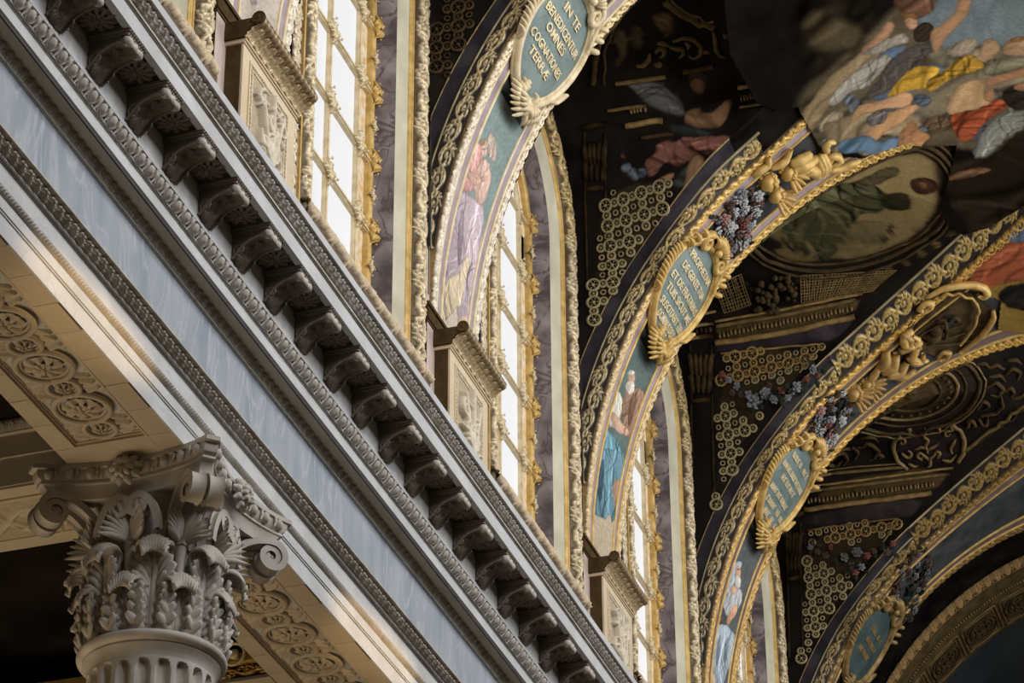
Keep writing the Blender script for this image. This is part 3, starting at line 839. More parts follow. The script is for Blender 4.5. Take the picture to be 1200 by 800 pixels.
# abacus with hollowed sides
def abacus_outline(c, tip, hollow, n=13):
    """hollow-sided square with blunted corners"""
    pts = []
    for q in range(4):
        a = q * PI / 2
        p0 = np.array([c, -c + tip]); p1 = np.array([c, c - tip])
        for i in range(n):
            t = i / (n - 1)
            x = c - hollow * math.sin(PI * t) ** 0.8 if 0 < i < n - 1 else c
            y = p0[1] + (p1[1] - p0[1]) * t
            pts.append((x * math.cos(a) - y * math.sin(a), x * math.sin(a) + y * math.cos(a)))
    return pts
def abacus_layer(name, layers, parent):
    V = []; F = []
    for (s, z) in layers:
        V += [(CX + x * s, CY + y * s, z) for x, y in AB]
    n = len(AB)
    for l in range(len(layers) - 1):
        for i in range(n):
            F.append((l * n + i, l * n + (i + 1) % n, (l + 1) * n + (i + 1) % n, (l + 1) * n + i))
    F.append(tuple(range(n))); F.append(tuple(range((len(layers) - 1) * n, len(layers) * n)))
    return auto_smooth(build(name, V, F, M['capital'], parent, None, False), 30)
AB = abacus_outline(0.755, 0.075, 0.155)
ab = abacus_layer('abacus', [(0.90, 10.345), (0.905, 10.375), (0.915, 10.42), (0.94, 10.452), (0.965, 10.46), (0.965, 10.478), (0.955, 10.482)], column)
abacus_layer('ovolo', [(0.95, 10.480), (0.985, 10.505), (1.0, 10.54), (1.0, 10.570), (1.035, 10.578), (1.035, 10.613)], ab)
eg = MB()
for q in range(4):
    for i in range(9):
        t = (i + 0.5) / 9
        if abs(t - 0.5) < 0.09: continue
        x = 0.755 - 0.155 * math.sin(PI * t) ** 0.8; y = -0.68 + 1.36 * t
        a = q * PI / 2; x *= 0.995; y *= 0.995
        X, Y = x * math.cos(a) - y * math.sin(a), x * math.sin(a) + y * math.cos(a)
        eg.ball((CX + X, CY + Y, 10.535), (0.040, 0.040, 0.048), 8, 6)
        for s in (-1, 1):
            y2 = y + s * 0.062
            aa = np.linspace(-1, 1, 5)
            xs = x * math.cos(a) - (y + s * 0.058) * math.sin(a); ys = x * math.sin(a) + (y + s * 0.058) * math.cos(a)
            eg.tube([(CX + xs, CY + ys, 10.575), (CX + xs, CY + ys, 10.53), (CX + xs * .99, CY + ys * .99, 10.495)], [0.012, 0.013, 0.006], 5)
tag(eg.obj('egg_moulding', M['capital'], ab, True), kind='stuff')
# flowers at the middle of the abacus sides
def fleuron_mesh():
    m = MB()
    for k in range(9):
        a = 2 * PI * k / 9 + 0.17
        t = np.linspace(0, 1, 7)
        for s, (R, dx) in enumerate(((0.135, 0.04), (0.085, 0.085))):
            an = a + s * 0.35
            r = R * t; x = dx + 0.055 * np.sin(t * 2.6) 
            c = np.stack([x, r * math.cos(an), r * math.sin(an)], -1)
            m.tube(c, np.array([0.012, 0.024, 0.032, 0.036, 0.036, 0.028, 0.010]) * (1.0 if s == 0 else 0.75), 6)
    t = np.linspace(0, 1, 6)
    m.tube(np.stack([0.07 + 0.10 * t, 0.02 * np.sin(t * 3), 0.03 - 0.07 * t], -1), [0.03, 0.034, 0.03, 0.026, 0.02, 0.008], 7)
    return m
fl = fleuron_mesh().obj('fleuron', M['capital'], column, True, True)
for q in range(4):
    o = fl if q == 0 else link('fleuron', fl.data, column)
    a = q * PI / 2
    o.location = (0.575 * math.cos(a), 0.575 * math.sin(a), 10.500 - 4.0); o.rotation_euler = (0, 0, a)
# volutes: ribbon spirals at the corners, smaller ones below the flowers
def volute_mesh(R, width, h0, reach):
    """stalk rises from the bell at (0,0) and rolls up at distance `reach`, height h0; in the x-z plane"""
    m = MB()
    t = np.linspace(0, 1, 16)
    sx = reach * 0.98 * t ** 1.5; sz = h0 * np.sin(t * PI / 2) ** 0.9
    sp = spiral((reach, h0 - R), R, PI / 2, 1.9, -1, 46, 0.16)
    p = np.concatenate([np.stack([sx, sz], -1), sp[1:]])
    n = len(p)
    d = np.gradient(p, axis=0); d /= np.linalg.norm(d, axis=1, keepdims=True); nn = np.stack([-d[:, 1], d[:, 0]], -1)
    thick = np.linspace(0.030, 0.020, n)
    w = width * np.concatenate([np.linspace(0.5, 1, 16), np.linspace(1, 0.62, n - 16)])
    prof = [(-1, -0.5), (-0.72, -0.2), (0.72, -0.2), (1, -0.5), (1, 0.5), (0.72, 0.2), (-0.72, 0.2), (-1, 0.5)]
    P = np.zeros((n, len(prof), 3))
    for j, (a, b) in enumerate(prof):
        P[:, j, 0] = p[:, 0] + nn[:, 0] * b * thick * 2; P[:, j, 2] = p[:, 1] + nn[:, 1] * b * thick * 2; P[:, j, 1] = a * w
    m.grid(P, False, True)
    m.ball((reach, 0, h0 - R), (0.030, width * 0.75, 0.030), 8, 6)
    return m
big = volute_mesh(0.120, 0.060, 0.40, 0.43); small = volute_mesh(0.085, 0.038, 0.30, 0.17)
bigm = bigo = None; smallo = None
for q in range(4):
    for s in (-1, 1):
        if bigo is None:
            bigo = big.obj('volute', M['capital'], column, False, True); auto_smooth(bigo, 45); b = bigo
        else: b = link('volute', bigo.data, column)
        ac = PI / 4 + q * PI / 2; off = s * 0.060
        b.location = (0.44 * math.cos(ac) - off * math.sin(ac) * 1.6, 0.44 * math.sin(ac) + off * math.cos(ac) * 1.6, 9.955 - 4.0)
        b.rotation_euler = (0, 0, ac - s * 0.045)
        a0 = q * PI / 2
        if smallo is None:
            smallo = small.obj('helix', M['capital'], column, False, True); auto_smooth(smallo, 45); b = smallo
        else: b = link('helix', smallo.data, column)
        # helices lie along the bell, rolling towards the middle of each side
        b.location = (0.545 * math.cos(a0) + s * 0.245 * math.sin(a0) * -1, 0.545 * math.sin(a0) + s * 0.245 * math.cos(a0), 10.02 - 4.0)
        b.rotation_euler = (0, 0, a0 - s * PI / 2)
# stems with a sheath between the leaves
st = MB()
z = np.linspace(9.5, 10.02, 7)
st.tube(np.stack([0 * z + 0.47, 0 * z, z], -1), [0.03, 0.03, 0.033, 0.036, 0.045, 0.052, 0.05], 8)
st.tube(np.stack([np.full(12, 0.47) + 0.05 * np.cos(np.linspace(0, 2 * PI, 12)), 0.05 * np.sin(np.linspace(0, 2 * PI, 12)), np.full(12, 9.96)], -1), 0.012, 5)
for sg in (-1, 1):
    for k in range(6):
        t = np.linspace(0, 1, 9); f = k / 5
        a = sg * (0.22 + 0.62 * f); L = 0.31 - 0.12 * f
        st.tube(np.stack([0.475 + 0.05 * t + 0.14 * t * t * (0.5 + 0.6 * f), L * t * math.sin(a) * (1 + 0.25 * t), 9.97 + L * t * math.cos(a) - 0.10 * f * t * t], -1),
                np.array([0.012, 0.024, 0.034, 0.040, 0.042, 0.038, 0.030, 0.020, 0.006]) * (1 - 0.25 * f), 7)
sto = None
for i in range(8):
    a = 2 * PI * i / 8 + PI / 8 * 0 
    if i % 1 == 0:
        if sto is None: sto = st.obj('caulicole', M['capital'], column, True, True); o = sto
        else: o = link('caulicole', sto.data, column)
        o.location = (0, 0, -4.0); o.rotation_euler = (0, 0, a)
# ------------------------------------------------------------------ window wall above the cornice
ZS = 18.70                                   # springing of the window arches
ZB = 14.02                                   # sill
NW = 5
def arch_grid(wc, prof, zb=ZB, n1=2, n2=28, zs=ZS):
    """profile [(r, x)] swept up the left jamb, round the arch and down the right jamb -> P, arc length at the outer radius"""
    prof = np.asarray(prof, float); r = prof[:, 0]; x = prof[:, 1]
    rows = []; s = []; acc = 0.0
    for z in np.linspace(zb, zs, n1 + 1)[:-1]:
        rows.append(np.stack([x, wc - r, np.full_like(r, z)], -1)); s.append(z - zb)
    h = zs - zb; R = r.mean()
    for a in np.linspace(PI, 0, n2 + 1):
        rows.append(np.stack([x, wc + r * math.cos(a), zs + r * math.sin(a)], -1)); s.append(h + R * (PI - a))
    for z in np.linspace(zs, zb, n1 + 1)[1:]:
        rows.append(np.stack([x, wc + r, np.full_like(r, z)], -1)); s.append(h + R * PI + (zs - z))
    return np.array(rows), np.array(s)
def wall_left():
    """wall slab with the arched openings cut out, built bay by bay"""
    w = tag(empty('wall_left', (XW, 27.0, 12.7)), kind='structure')
    m = MB()
    for k in range(-1, NW):
        wc = WC1 + BAY * k
        r = 1.62
        # spandrel above the arch
        P, _ = arch_grid(wc, [(r, XW - 0.03)], 12.7, 1, 28)
        P = P[:, 0]
        top = P.copy(); top[:, 1] = wc + (P[:, 1] - wc) / r * (BAY / 2); top[:, 2] = np.where(P[:, 2] > ZS, 21.2, P[:, 2])
        m.grid(np.stack([P, top], 1))
    m.obj('wall_face', M['pink'], w)
    MB().box(-9.6, -9.4, 13, 42, 12.7, 21.2).obj('outer_skin', M['dark'], w)
    return w
WALL = wall_left()

CLASP = None
def clasp_mesh():
    """gilt leaf knot over a crossing of the glazing bars, in the y-z plane, facing +x"""
    m = MB()
    m.ball((0.030, 0, 0), (0.030, 0.034, 0.034), 8, 6)
    for a in (0, PI / 2, PI, 3 * PI / 2):
        t = np.linspace(0, 1, 7)
        r = 0.03 + 0.125 * t
        x = 0.028 + 0.020 * np.sin(t * 5.5) + 0.014 * t
        m.tube(np.stack([x, r * math.cos(a), r * math.sin(a)], -1), [0.018, 0.030, 0.027, 0.020, 0.014, 0.020, 0.010], 6)
        for s in (-0.45, 0.45):
            r2 = 0.02 + 0.07 * t
            m.tube(np.stack([0.034 + 0.016 * np.sin(t * 3), r2 * math.cos(a + s), r2 * math.sin(a + s)], -1), [0.014, 0.018, 0.018, 0.015, 0.012, 0.010, 0.006], 5)
        m.ball((0.058, 0.150 * math.cos(a), 0.150 * math.sin(a)), 0.016, 6, 5)
    return m
def edge_clasp_mesh():
    """larger gilt clasp that straps the outer frame"""
    m = MB()
    for s in (-1, 1):
        for k in range(4):
            t = np.linspace(0, 1, 7)
            m.tube(np.stack([0.03 + 0.05 * np.sin(t * 3.0) + 0.012 * k, -0.05 + 0.03 * k + 0.07 * np.sin(t * 2.6) * (0.4 + 0.3 * k), s * (0.03 + (0.19 - 0.03 * k) * t)], -1),
                   [0.022, 0.030, 0.030, 0.026, 0.022, 0.016, 0.008], 6)
    m.ball((0.07, 0.0, 0), (0.045, 0.05, 0.05), 8, 6)
    m.ball((0.11, 0.08, 0.02), 0.024, 6, 5); m.ball((0.10, 0.06, 0.20), 0.018, 6, 5); m.ball((0.10, 0.06, -0.20), 0.018, 6, 5)
    return m
BARZ = [17.25 - 0.82 * i for i in range(-2, 5)]     # 18.89 ... 13.97
XG = -8.72
def strip_tile(T, s, L, W, nv):
    v = (np.arange(nv)) / (nv - 1)
    return tile_at(T, s[:, None] / L + 0 * v[None], v[None] + 0 * s[:, None])
def fine_arch(wc, prof, ds=0.014, zb=ZB):
    n1 = int((ZS - zb) / ds); n2 = int(PI * 1.45 / ds)
    return arch_grid(wc, prof, zb, n1, n2)
def make_window(k):
    wc = WC1 + BAY * k
    w = tag(empty('window_%d' % (k + 2), (XG, wc, ZB)), kind='structure')
    near = k <= 2
    # reveal
    grid('marble_reveal', arch_grid(wc, [(1.13, XG), (1.21, -8.465)], 13.0)[0], M['purple'], w)
    grid('pale_band', arch_grid(wc, [(1.21, -8.465), (1.285, -8.365)], 13.0)[0], M['lightband'], w)
    a = np.linspace(0, PI, 7)
    prof = [(1.285, -8.365), (1.29, -8.345)] + [(1.305 - 0.012 * math.cos(t), -8.345 + 0.014 * math.sin(t)) for t in a] + [(1.32, -8.342)] + \
           [(1.333 - 0.010 * math.cos(t), -8.335 + 0.014 * math.sin(t)) for t in a] + [(1.345, -8.33)]
    grid('gilt_fillet', arch_grid(wc, prof)[0], M['gold'], w)
    # carved leaf roll
    nv = 15; t = np.linspace(0, 1, nv)
    prof = np.stack([1.345 + 0.23 * t, -8.330 + 0.045 * t + 0.045 * np.sin(PI * t) ** 0.8], -1)
    P, s = fine_arch(wc, prof, 0.014 if near else 0.022)
    H = 0.040 * strip_tile(T_SCROLL, s, 0.60, 0.27, nv)
    N = normals(P); N *= np.sign(N[..., :1] + 1e-9)
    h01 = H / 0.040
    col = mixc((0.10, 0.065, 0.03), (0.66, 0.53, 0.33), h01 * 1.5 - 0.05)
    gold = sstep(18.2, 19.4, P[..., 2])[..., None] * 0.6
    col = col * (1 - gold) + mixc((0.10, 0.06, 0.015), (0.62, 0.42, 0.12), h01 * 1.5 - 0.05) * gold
    tag(grid('carved_roll', P + N * H[..., None], M['gilt'], w, col=col), kind='stuff')
    # sill roll
    y = np.linspace(wc - 1.58, wc + 1.58, 330); tt = np.linspace(0, 1, 26)
    Y, T = np.meshgrid(y, tt, indexing='ij')
    hh = tile_at(T_SCROLL, Y / 0.40, np.clip((T - 0.40) / 0.60, 0, 1)); R = 0.130 + 0.055 * hh
    P = np.stack([-8.33 + R * np.sin(PI * T * 0.98 + 0.02), Y, 14.10 - R * np.cos(PI * T)], -1)
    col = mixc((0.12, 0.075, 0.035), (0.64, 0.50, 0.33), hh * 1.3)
    tag(grid('sill_roll', P, M['relief'], w, col=col), kind='stuff')
    # glazing: panes between bars, then a painted border inside a gilt edge
    cols = [(-0.735, -0.015), (0.015, 0.735)]
    zr = sorted(BARZ)
    def pane(name, poly, mat):
        V = [(XG, wc + a, b) for a, b in poly]; n = len(V)
        V2 = [(XG - 0.012, wc + a, b) for a, b in poly]
        F = [tuple(range(n)), tuple(range(n, 2 * n))] + [(i, (i + 1) % n, n + (i + 1) % n, n + i) for i in range(n)]
        return build(name, V + V2, F, mat, w, None, False)
    def cut(y, R): return ZS + math.sqrt(max(R * R - y * y, 0))
    RI = 0.76
    rows = [13.5] + zr
    for i in range(len(rows) - 1):
        z0, z1 = rows[i] + 0.015, rows[i + 1] - 0.015
        for c0, c1 in cols:
            if z1 <= ZS: pane('pane', [(c0, z0), (c1, z0), (c1, z1), (c0, z1)], M['glass'])
            else:
                ys = np.linspace(c0, c1, 8)
                pane('pane', [(c0, z0), (c1, z0)] + [(float(v), min(z1, max(z0 + .01, cut(v, RI)))) for v in ys[::-1]], M['glass'])
    z0 = rows[-1] + 0.015
    for c0, c1 in cols:
        ys = [v for v in np.linspace(c0, c1, 9) if cut(v, RI) > z0]
        if len(ys) > 2: pane('pane', [(float(ys[0]), z0), (float(ys[-1]), z0)] + [(float(v), cut(v, RI)) for v in ys[::-1]], M['glass'])
    for s in (-1, 1):
        for i in range(len(rows) - 2):
            z0, z1 = rows[i] + 0.012, min(rows[i + 1] - 0.012, ZS)
            if z1 - z0 > 0.1:
                pane('border_pane', [(s * 0.775, z0), (s * 1.045, z0), (s * 1.045, z1), (s * 0.775, z1)], M['border_glass'])
    na = 9
    for i in range(na):
        b0, b1 = PI * i / na + 0.012, PI * (i + 1) / na - 0.012
        aa = np.linspace(b0, b1, 6)
        pane('border_pane', [(0.775 * math.cos(t), ZS + 0.775 * math.sin(t)) for t in aa] + [(1.045 * math.cos(t), ZS + 1.045 * math.sin(t)) for t in aa[::-1]], M['border_glass'])
    # glazing bars
    def vbar(name, y, wd, z0, z1, x=XG): 
        m = MB(); m.box(x - 0.02, x + 0.035, wc + y - wd, wc + y + wd, z0, z1); m.box(x + 0.03, x + 0.05, wc + y - wd * 0.5, wc + y + wd * 0.5, z0, z1)
        return m.obj(name, M['palegold'], w)
    vbar('glazing_bar', 0.0, 0.030, 13.0, ZS + 0.75)
    for s in (-1, 1): vbar('glazing_bar', s * 0.755, 0.025, 13.0, ZS)
    P, _ = arch_grid(wc, [(0.73, XG - .01), (0.73, XG + 0.05), (0.78, XG + 0.05), (0.78, XG - .01)], ZS, 1, 24)
    grid('glazing_bar', P, M['palegold'], w, smooth=False)
    P, _ = arch_grid(wc, [(1.04, XG - .01), (1.04, XG + 0.05), (1.075, XG + 0.085), (1.11, XG + 0.06), (1.135, XG + 0.02)], 13.0, 2, 28)
    grid('gilt_edge', P, M['gold'], w)
    for z in zr:
        if z < ZS:
            m = MB(); m.box(XG - 0.02, XG + 0.045, wc - 1.06, wc + 1.06, z - 0.024, z + 0.024); m.box(XG + 0.04, XG + 0.062, wc - 1.06, wc + 1.06, z - 0.011, z + 0.011)
        else:
            yy = math.sqrt(1.05 ** 2 - (z - ZS) ** 2)
            m = MB(); m.box(XG - 0.02, XG + 0.045, wc - yy, wc + yy, z - 0.024, z + 0.024)
        b = m.obj('glazing_bar', M['palegold'], w)
    global CLASP
    if CLASP is None:
        CLASP = (clasp_mesh().obj('clasp', M['palegold'], None, True, True).data, edge_clasp_mesh().obj('clasp', M['gold'], None, True, True).data)
        for o in list(COL.objects):
            if o.name.startswith('clasp') and o.parent is None: bpy.data.objects.remove(o)
    og = origin(w)
    for z in zr:
        for y in (-0.755, 0.0, 0.755):
            if z > ZS and abs(y) > 0.1: continue
            o = link('clasp', CLASP[0], w); o.location = Vector((XG + 0.03, wc + y, z)) - Vector(og)
        for s in (-1, 1):
            yy = 1.085 if z < ZS else math.sqrt(1.085 ** 2 - (z - ZS) ** 2)
            o = link('clasp', CLASP[1], w); o.location = Vector((XG + 0.04, wc + s * yy, z)) - Vector(og)
            o.scale = (0.75, 0.62, 0.68)
            if s < 0: o.rotation_euler = (PI, 0, 0)
            o = link('clasp', CLASP[0], w); o.location = Vector((XG + 0.06, wc + s * (yy - 0.01), z - 0.41)) - Vector(og)
            o.scale = (0.7, 0.4, 0.7)
        # yellow painted ornaments in the border
    return w
for k in range(-1, NW): make_window(k)

M['umber2'] = stone('dark_brown_side', (0.055, 0.034, 0.016), (0.11, 0.07, 0.034), 0.6, 5.0)  # dark brown for side faces, imposts and pedestal caps
# ------------------------------------------------------------------ piers between the windows
def make_pier(k):
    y0 = RIB0 + BAY * k
    p = empty('pilaster', (-8.24, y0 + 0.7, 12.8), WALL)
    MB().box(-8.60, -8.24, y0 - 0.25, y0 + 1.56, 12.7, 14.80).obj('pilaster_shaft', M['pink'], p)
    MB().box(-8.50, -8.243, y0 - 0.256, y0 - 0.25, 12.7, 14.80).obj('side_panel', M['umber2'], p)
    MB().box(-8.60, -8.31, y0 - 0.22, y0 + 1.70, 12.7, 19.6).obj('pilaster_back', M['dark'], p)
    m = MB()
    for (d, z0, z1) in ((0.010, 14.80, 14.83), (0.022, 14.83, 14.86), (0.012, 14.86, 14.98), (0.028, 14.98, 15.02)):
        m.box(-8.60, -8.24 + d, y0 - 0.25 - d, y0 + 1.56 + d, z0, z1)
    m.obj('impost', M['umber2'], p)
    # lace strip beside the next window
    nz = int((18.9 - 13.4) / 0.013); nv = 15
    Z, V = np.meshgrid(np.linspace(13.4, 18.9, nz), np.linspace(0, 1, nv), indexing='ij')
    H = tile_at(T_LACE, Z / 0.24, V)
    P = np.stack([-8.235 + 0.02 * H, y0 + 1.33 + 0.20 * V, Z], -1)
    tag(grid('lace_strip', P, M['gilt'], p, col=mixc((0.08, 0.05, 0.03), (0.66, 0.54, 0.36), H * 1.4)), kind='stuff')
    MB().box(-8.25, -8.215, y0 + 1.555, y0 + 1.585, 13.0, 18.9).obj('gilt_fillet', M['gold'], p)
for k in range(-1, NW): make_pier(k)

def trophy_height(Y, Z, y0, z0, k):
    """carved trophy: ribbons, crossed staffs, a shield and leaves in a tall panel (0.5 m wide)"""
    S = []
    r = np.random.default_rng(5 + k)
    for (a, b, w) in (((0.10, 0.05), (0.46, 1.5), 0.020), ((0.48, 0.10), (0.10, 1.45), 0.020), ((0.28, 0.0), (0.30, 1.6), 0.024)):
        S.append(([a, b], w, w))
    for i in range(26):
        c = (r.uniform(0.10, 0.48), r.uniform(0.05, 1.5)); a = r.uniform(0, 6.28)
        S.append((spiral(c, r.uniform(0.05, 0.11), a, r.uniform(0.5, 1.1), r.choice([-1, 1]), 16, 0.3), 0.026, 0.012))
    for i in range(22):
        c = (r.uniform(0.08, 0.5), r.uniform(0.05, 1.55)); a = r.uniform(0, 6.28); l = r.uniform(0.08, 0.16)
        S.append(([c, (c[0] + l * math.cos(a), c[1] + l * math.sin(a))], 0.028, 0.008))
    for cz in (0.45, 1.05):
        t = np.linspace(0, 2 * PI, 20); S.append((np.stack([0.29 + 0.10 * np.cos(t), cz + 0.13 * np.sin(t)], -1), 0.022, 0.022))
        S.append(([(0.29, cz - 0.02), (0.29, cz + 0.02)], 0.07, 0.07))
    return stroke_tile(S, 90, 230, 0.58, 1.62, False)
def make_pedestal(k, label):
    y0 = RIB0 + BAY * k
    xa = -8.08; ya, yb = y0 - 0.035, y0 + 1.10
    p = thing('pedestal', label, 'pedestal', (xa, (ya + yb) / 2, 12.73), 'pedestals between the windows')
    MB().box(-8.24, xa, ya, yb, 12.73, 14.585).obj('die', M['pedestal'], p)
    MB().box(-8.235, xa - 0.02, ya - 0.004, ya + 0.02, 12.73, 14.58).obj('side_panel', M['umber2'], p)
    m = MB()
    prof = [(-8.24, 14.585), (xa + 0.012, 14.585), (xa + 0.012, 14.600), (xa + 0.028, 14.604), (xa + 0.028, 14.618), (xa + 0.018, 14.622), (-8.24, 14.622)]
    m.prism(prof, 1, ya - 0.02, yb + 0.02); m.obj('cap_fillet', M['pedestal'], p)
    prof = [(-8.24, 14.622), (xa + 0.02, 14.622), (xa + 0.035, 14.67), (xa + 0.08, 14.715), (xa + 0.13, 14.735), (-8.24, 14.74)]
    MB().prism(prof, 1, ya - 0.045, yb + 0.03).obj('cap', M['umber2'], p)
    # leaves on the cap and the roll on its upper edge
    n = 150; y = np.linspace(ya - 0.045, yb + 0.03, n); v = np.linspace(0, 1, 14)
    Y, V = np.meshgrid(y, v, indexing='ij')
    xs = np.interp(V, [0, .4, .75, 1], [xa + 0.022, xa + 0.037, xa + 0.085, xa + 0.135]); zs = np.interp(V, [0, .4, .75, 1], [14.624, 14.67, 14.715, 14.735])
    H = tile_at(T_LEAF, Y / 0.135, V)
    P = np.stack([xs + 0.030 * H, Y, zs - 0.022 * H], -1)
    tag(grid('cap_leaves', P, M['gilt'], p, col=mixc((0.20, 0.11, 0.04), (0.74, 0.58, 0.34), H * 1.3 + 0.1)), kind='stuff')
    T2, Y2 = np.meshgrid(np.linspace(0, 2 * PI, 15), y, indexing='ij')
    R = 0.046 + 0.014 * tile_at(T_LEAF, Y2 / 0.075, (T2 / (2 * PI)) % 1)
    P = np.stack([xa + 0.145 + R * np.cos(T2), Y2, 14.782 + R * np.sin(T2)], -1)
    tag(grid('leaf_roll', P, M['gilt'], p, col=mixc((0.13, 0.075, 0.03), (0.56, 0.42, 0.24), (R - 0.046) / 0.014 * 1.1)), kind='stuff')
    MB().box(-8.24, xa + 0.13, ya - 0.04, yb + 0.03, 14.735, 14.80).obj('cap_slab', M['umber2'], p)
    # end scroll of the cap
    m = MB(); m.tube(np.stack([np.full(2, xa + 0.145), np.array([ya - 0.06, ya - 0.03]), np.full(2, 14.782)], -1), 0.058, 14)
    m.ball((xa + 0.145, ya - 0.062, 14.782), (0.022, 0.012, 0.022), 8, 6)
    m.obj('cap_end', M['umber2'], p)
    # framed trophy panel on the front
    fy0, fy1, fz1, fz0 = ya + 0.13, yb - 0.17, 14.50, 12.85
    m = MB()
    for (a0, a1, b0, b1) in ((fy0, fy1, fz1 - 0.018, fz1), (fy0, fy0 + 0.018, fz0, fz1 - 0.018), (fy1 - 0.018, fy1, fz0, fz1 - 0.018), (fy0 + 0.055, fy1 - 0.055, fz1 - 0.07, fz1 - 0.056), (fy0 + 0.055, fy0 + 0.068, fz0, fz1 - 0.07), (fy1 - 0.068, fy1 - 0.055, fz0, fz1 - 0.07)):
        m.box(xa, xa + 0.012, a0, a1, b0, b1)
    f = m.obj('panel_frame', M['palegold'], p)
    m = MB()
    for i in range(21): m.ball((xa + 0.006, fy0 + 0.037 + i * (fy1 - fy0 - 0.074) / 20, fz1 - 0.037), (0.012, 0.013, 0.014), 6, 4)
    for i in range(36):
        for yy in (fy0 + 0.036, fy1 - 0.036): m.ball((xa + 0.006, yy, fz1 - 0.07 - 0.043 * i), (0.012, 0.014, 0.014), 6, 4)
    tag(m.obj('bead_row', M['carved'], f, True), kind='stuff')
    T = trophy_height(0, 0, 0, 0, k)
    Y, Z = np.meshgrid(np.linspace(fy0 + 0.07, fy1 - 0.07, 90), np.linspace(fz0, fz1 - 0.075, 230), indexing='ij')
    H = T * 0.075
    grid('trophy', np.stack([xa + 0.004 + H, Y, Z], -1), M['relief'], p, col=mixc((0.42, 0.33, 0.22), (0.66, 0.57, 0.44), T * 1.5))  # ground darker than the raised carving, painting shade into the recesses
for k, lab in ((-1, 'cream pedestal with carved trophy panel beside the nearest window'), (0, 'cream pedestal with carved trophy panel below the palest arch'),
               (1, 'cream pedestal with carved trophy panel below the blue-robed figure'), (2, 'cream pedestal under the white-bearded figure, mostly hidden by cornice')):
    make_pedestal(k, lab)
# ------------------------------------------------------------------ transverse arches
MPD = 0.092                                  # metres per degree along the arch (mean)
def band_strip(name, k, t0, t1, mat, h=0.0, th0=0.0, th1=180.0, n=90, parent=None):
    th = np.linspace(th0, th1, n); t = np.array([t0, t1])
    T, A = np.meshgrid(t, th, indexing='xy')
    return grid(name, rib_point(k, T, A, h), mat, parent)
def fillet(name, k, t, w, h, mat, parent, th0=0.0, th1=100.0, n=110, breaks=()):
    th = np.linspace(th0, th1, n)
    prof = [(-w, -0.01), (-w, h * 0.6), (-w * 0.5, h), (w * 0.5, h), (w, h * 0.6), (w, -0.01)]
    P = np.stack([rib_point(k, t + a, th, b) for a, b in prof], 1)
    return grid(name, P, mat, parent)
def lace(name, k, t0, t1, parent, tone, th0=0.0, th1=100.0, T=None, L=0.26, amp=0.035, ds=0.2, nv=13, ground=None, topgold=True):
    T = T_LACE if T is None else T
    th = np.arange(th0, th1, ds); v = np.linspace(0, 1, nv)
    V, A = np.meshgrid(v, th, indexing='xy')
    H = tile_at(T, A * MPD / L, V)
    P = rib_point(k, t0 + (t1 - t0) * V, A, amp * H + 0.004)
    f = sstep(18, 52, A)[..., None] if topgold else 0
    g0 = np.array(tone[0]) * (1 - f) + np.array(tone[1]) * f
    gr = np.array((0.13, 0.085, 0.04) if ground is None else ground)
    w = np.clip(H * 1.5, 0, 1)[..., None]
    return tag(grid(name, P, M['gilt'], parent, col=gr * (1 - w) + g0 * w), kind='stuff')
RIBNOTE = ['palest, nearest broad arch', 'second broad arch with brown-mantled figure', 'third broad arch with white-bearded figure', 'fourth, darkest broad arch before the apse']
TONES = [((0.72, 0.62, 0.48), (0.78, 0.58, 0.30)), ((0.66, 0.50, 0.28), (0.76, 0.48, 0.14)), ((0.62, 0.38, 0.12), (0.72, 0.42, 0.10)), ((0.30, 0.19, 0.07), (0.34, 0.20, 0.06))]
ribs = {}
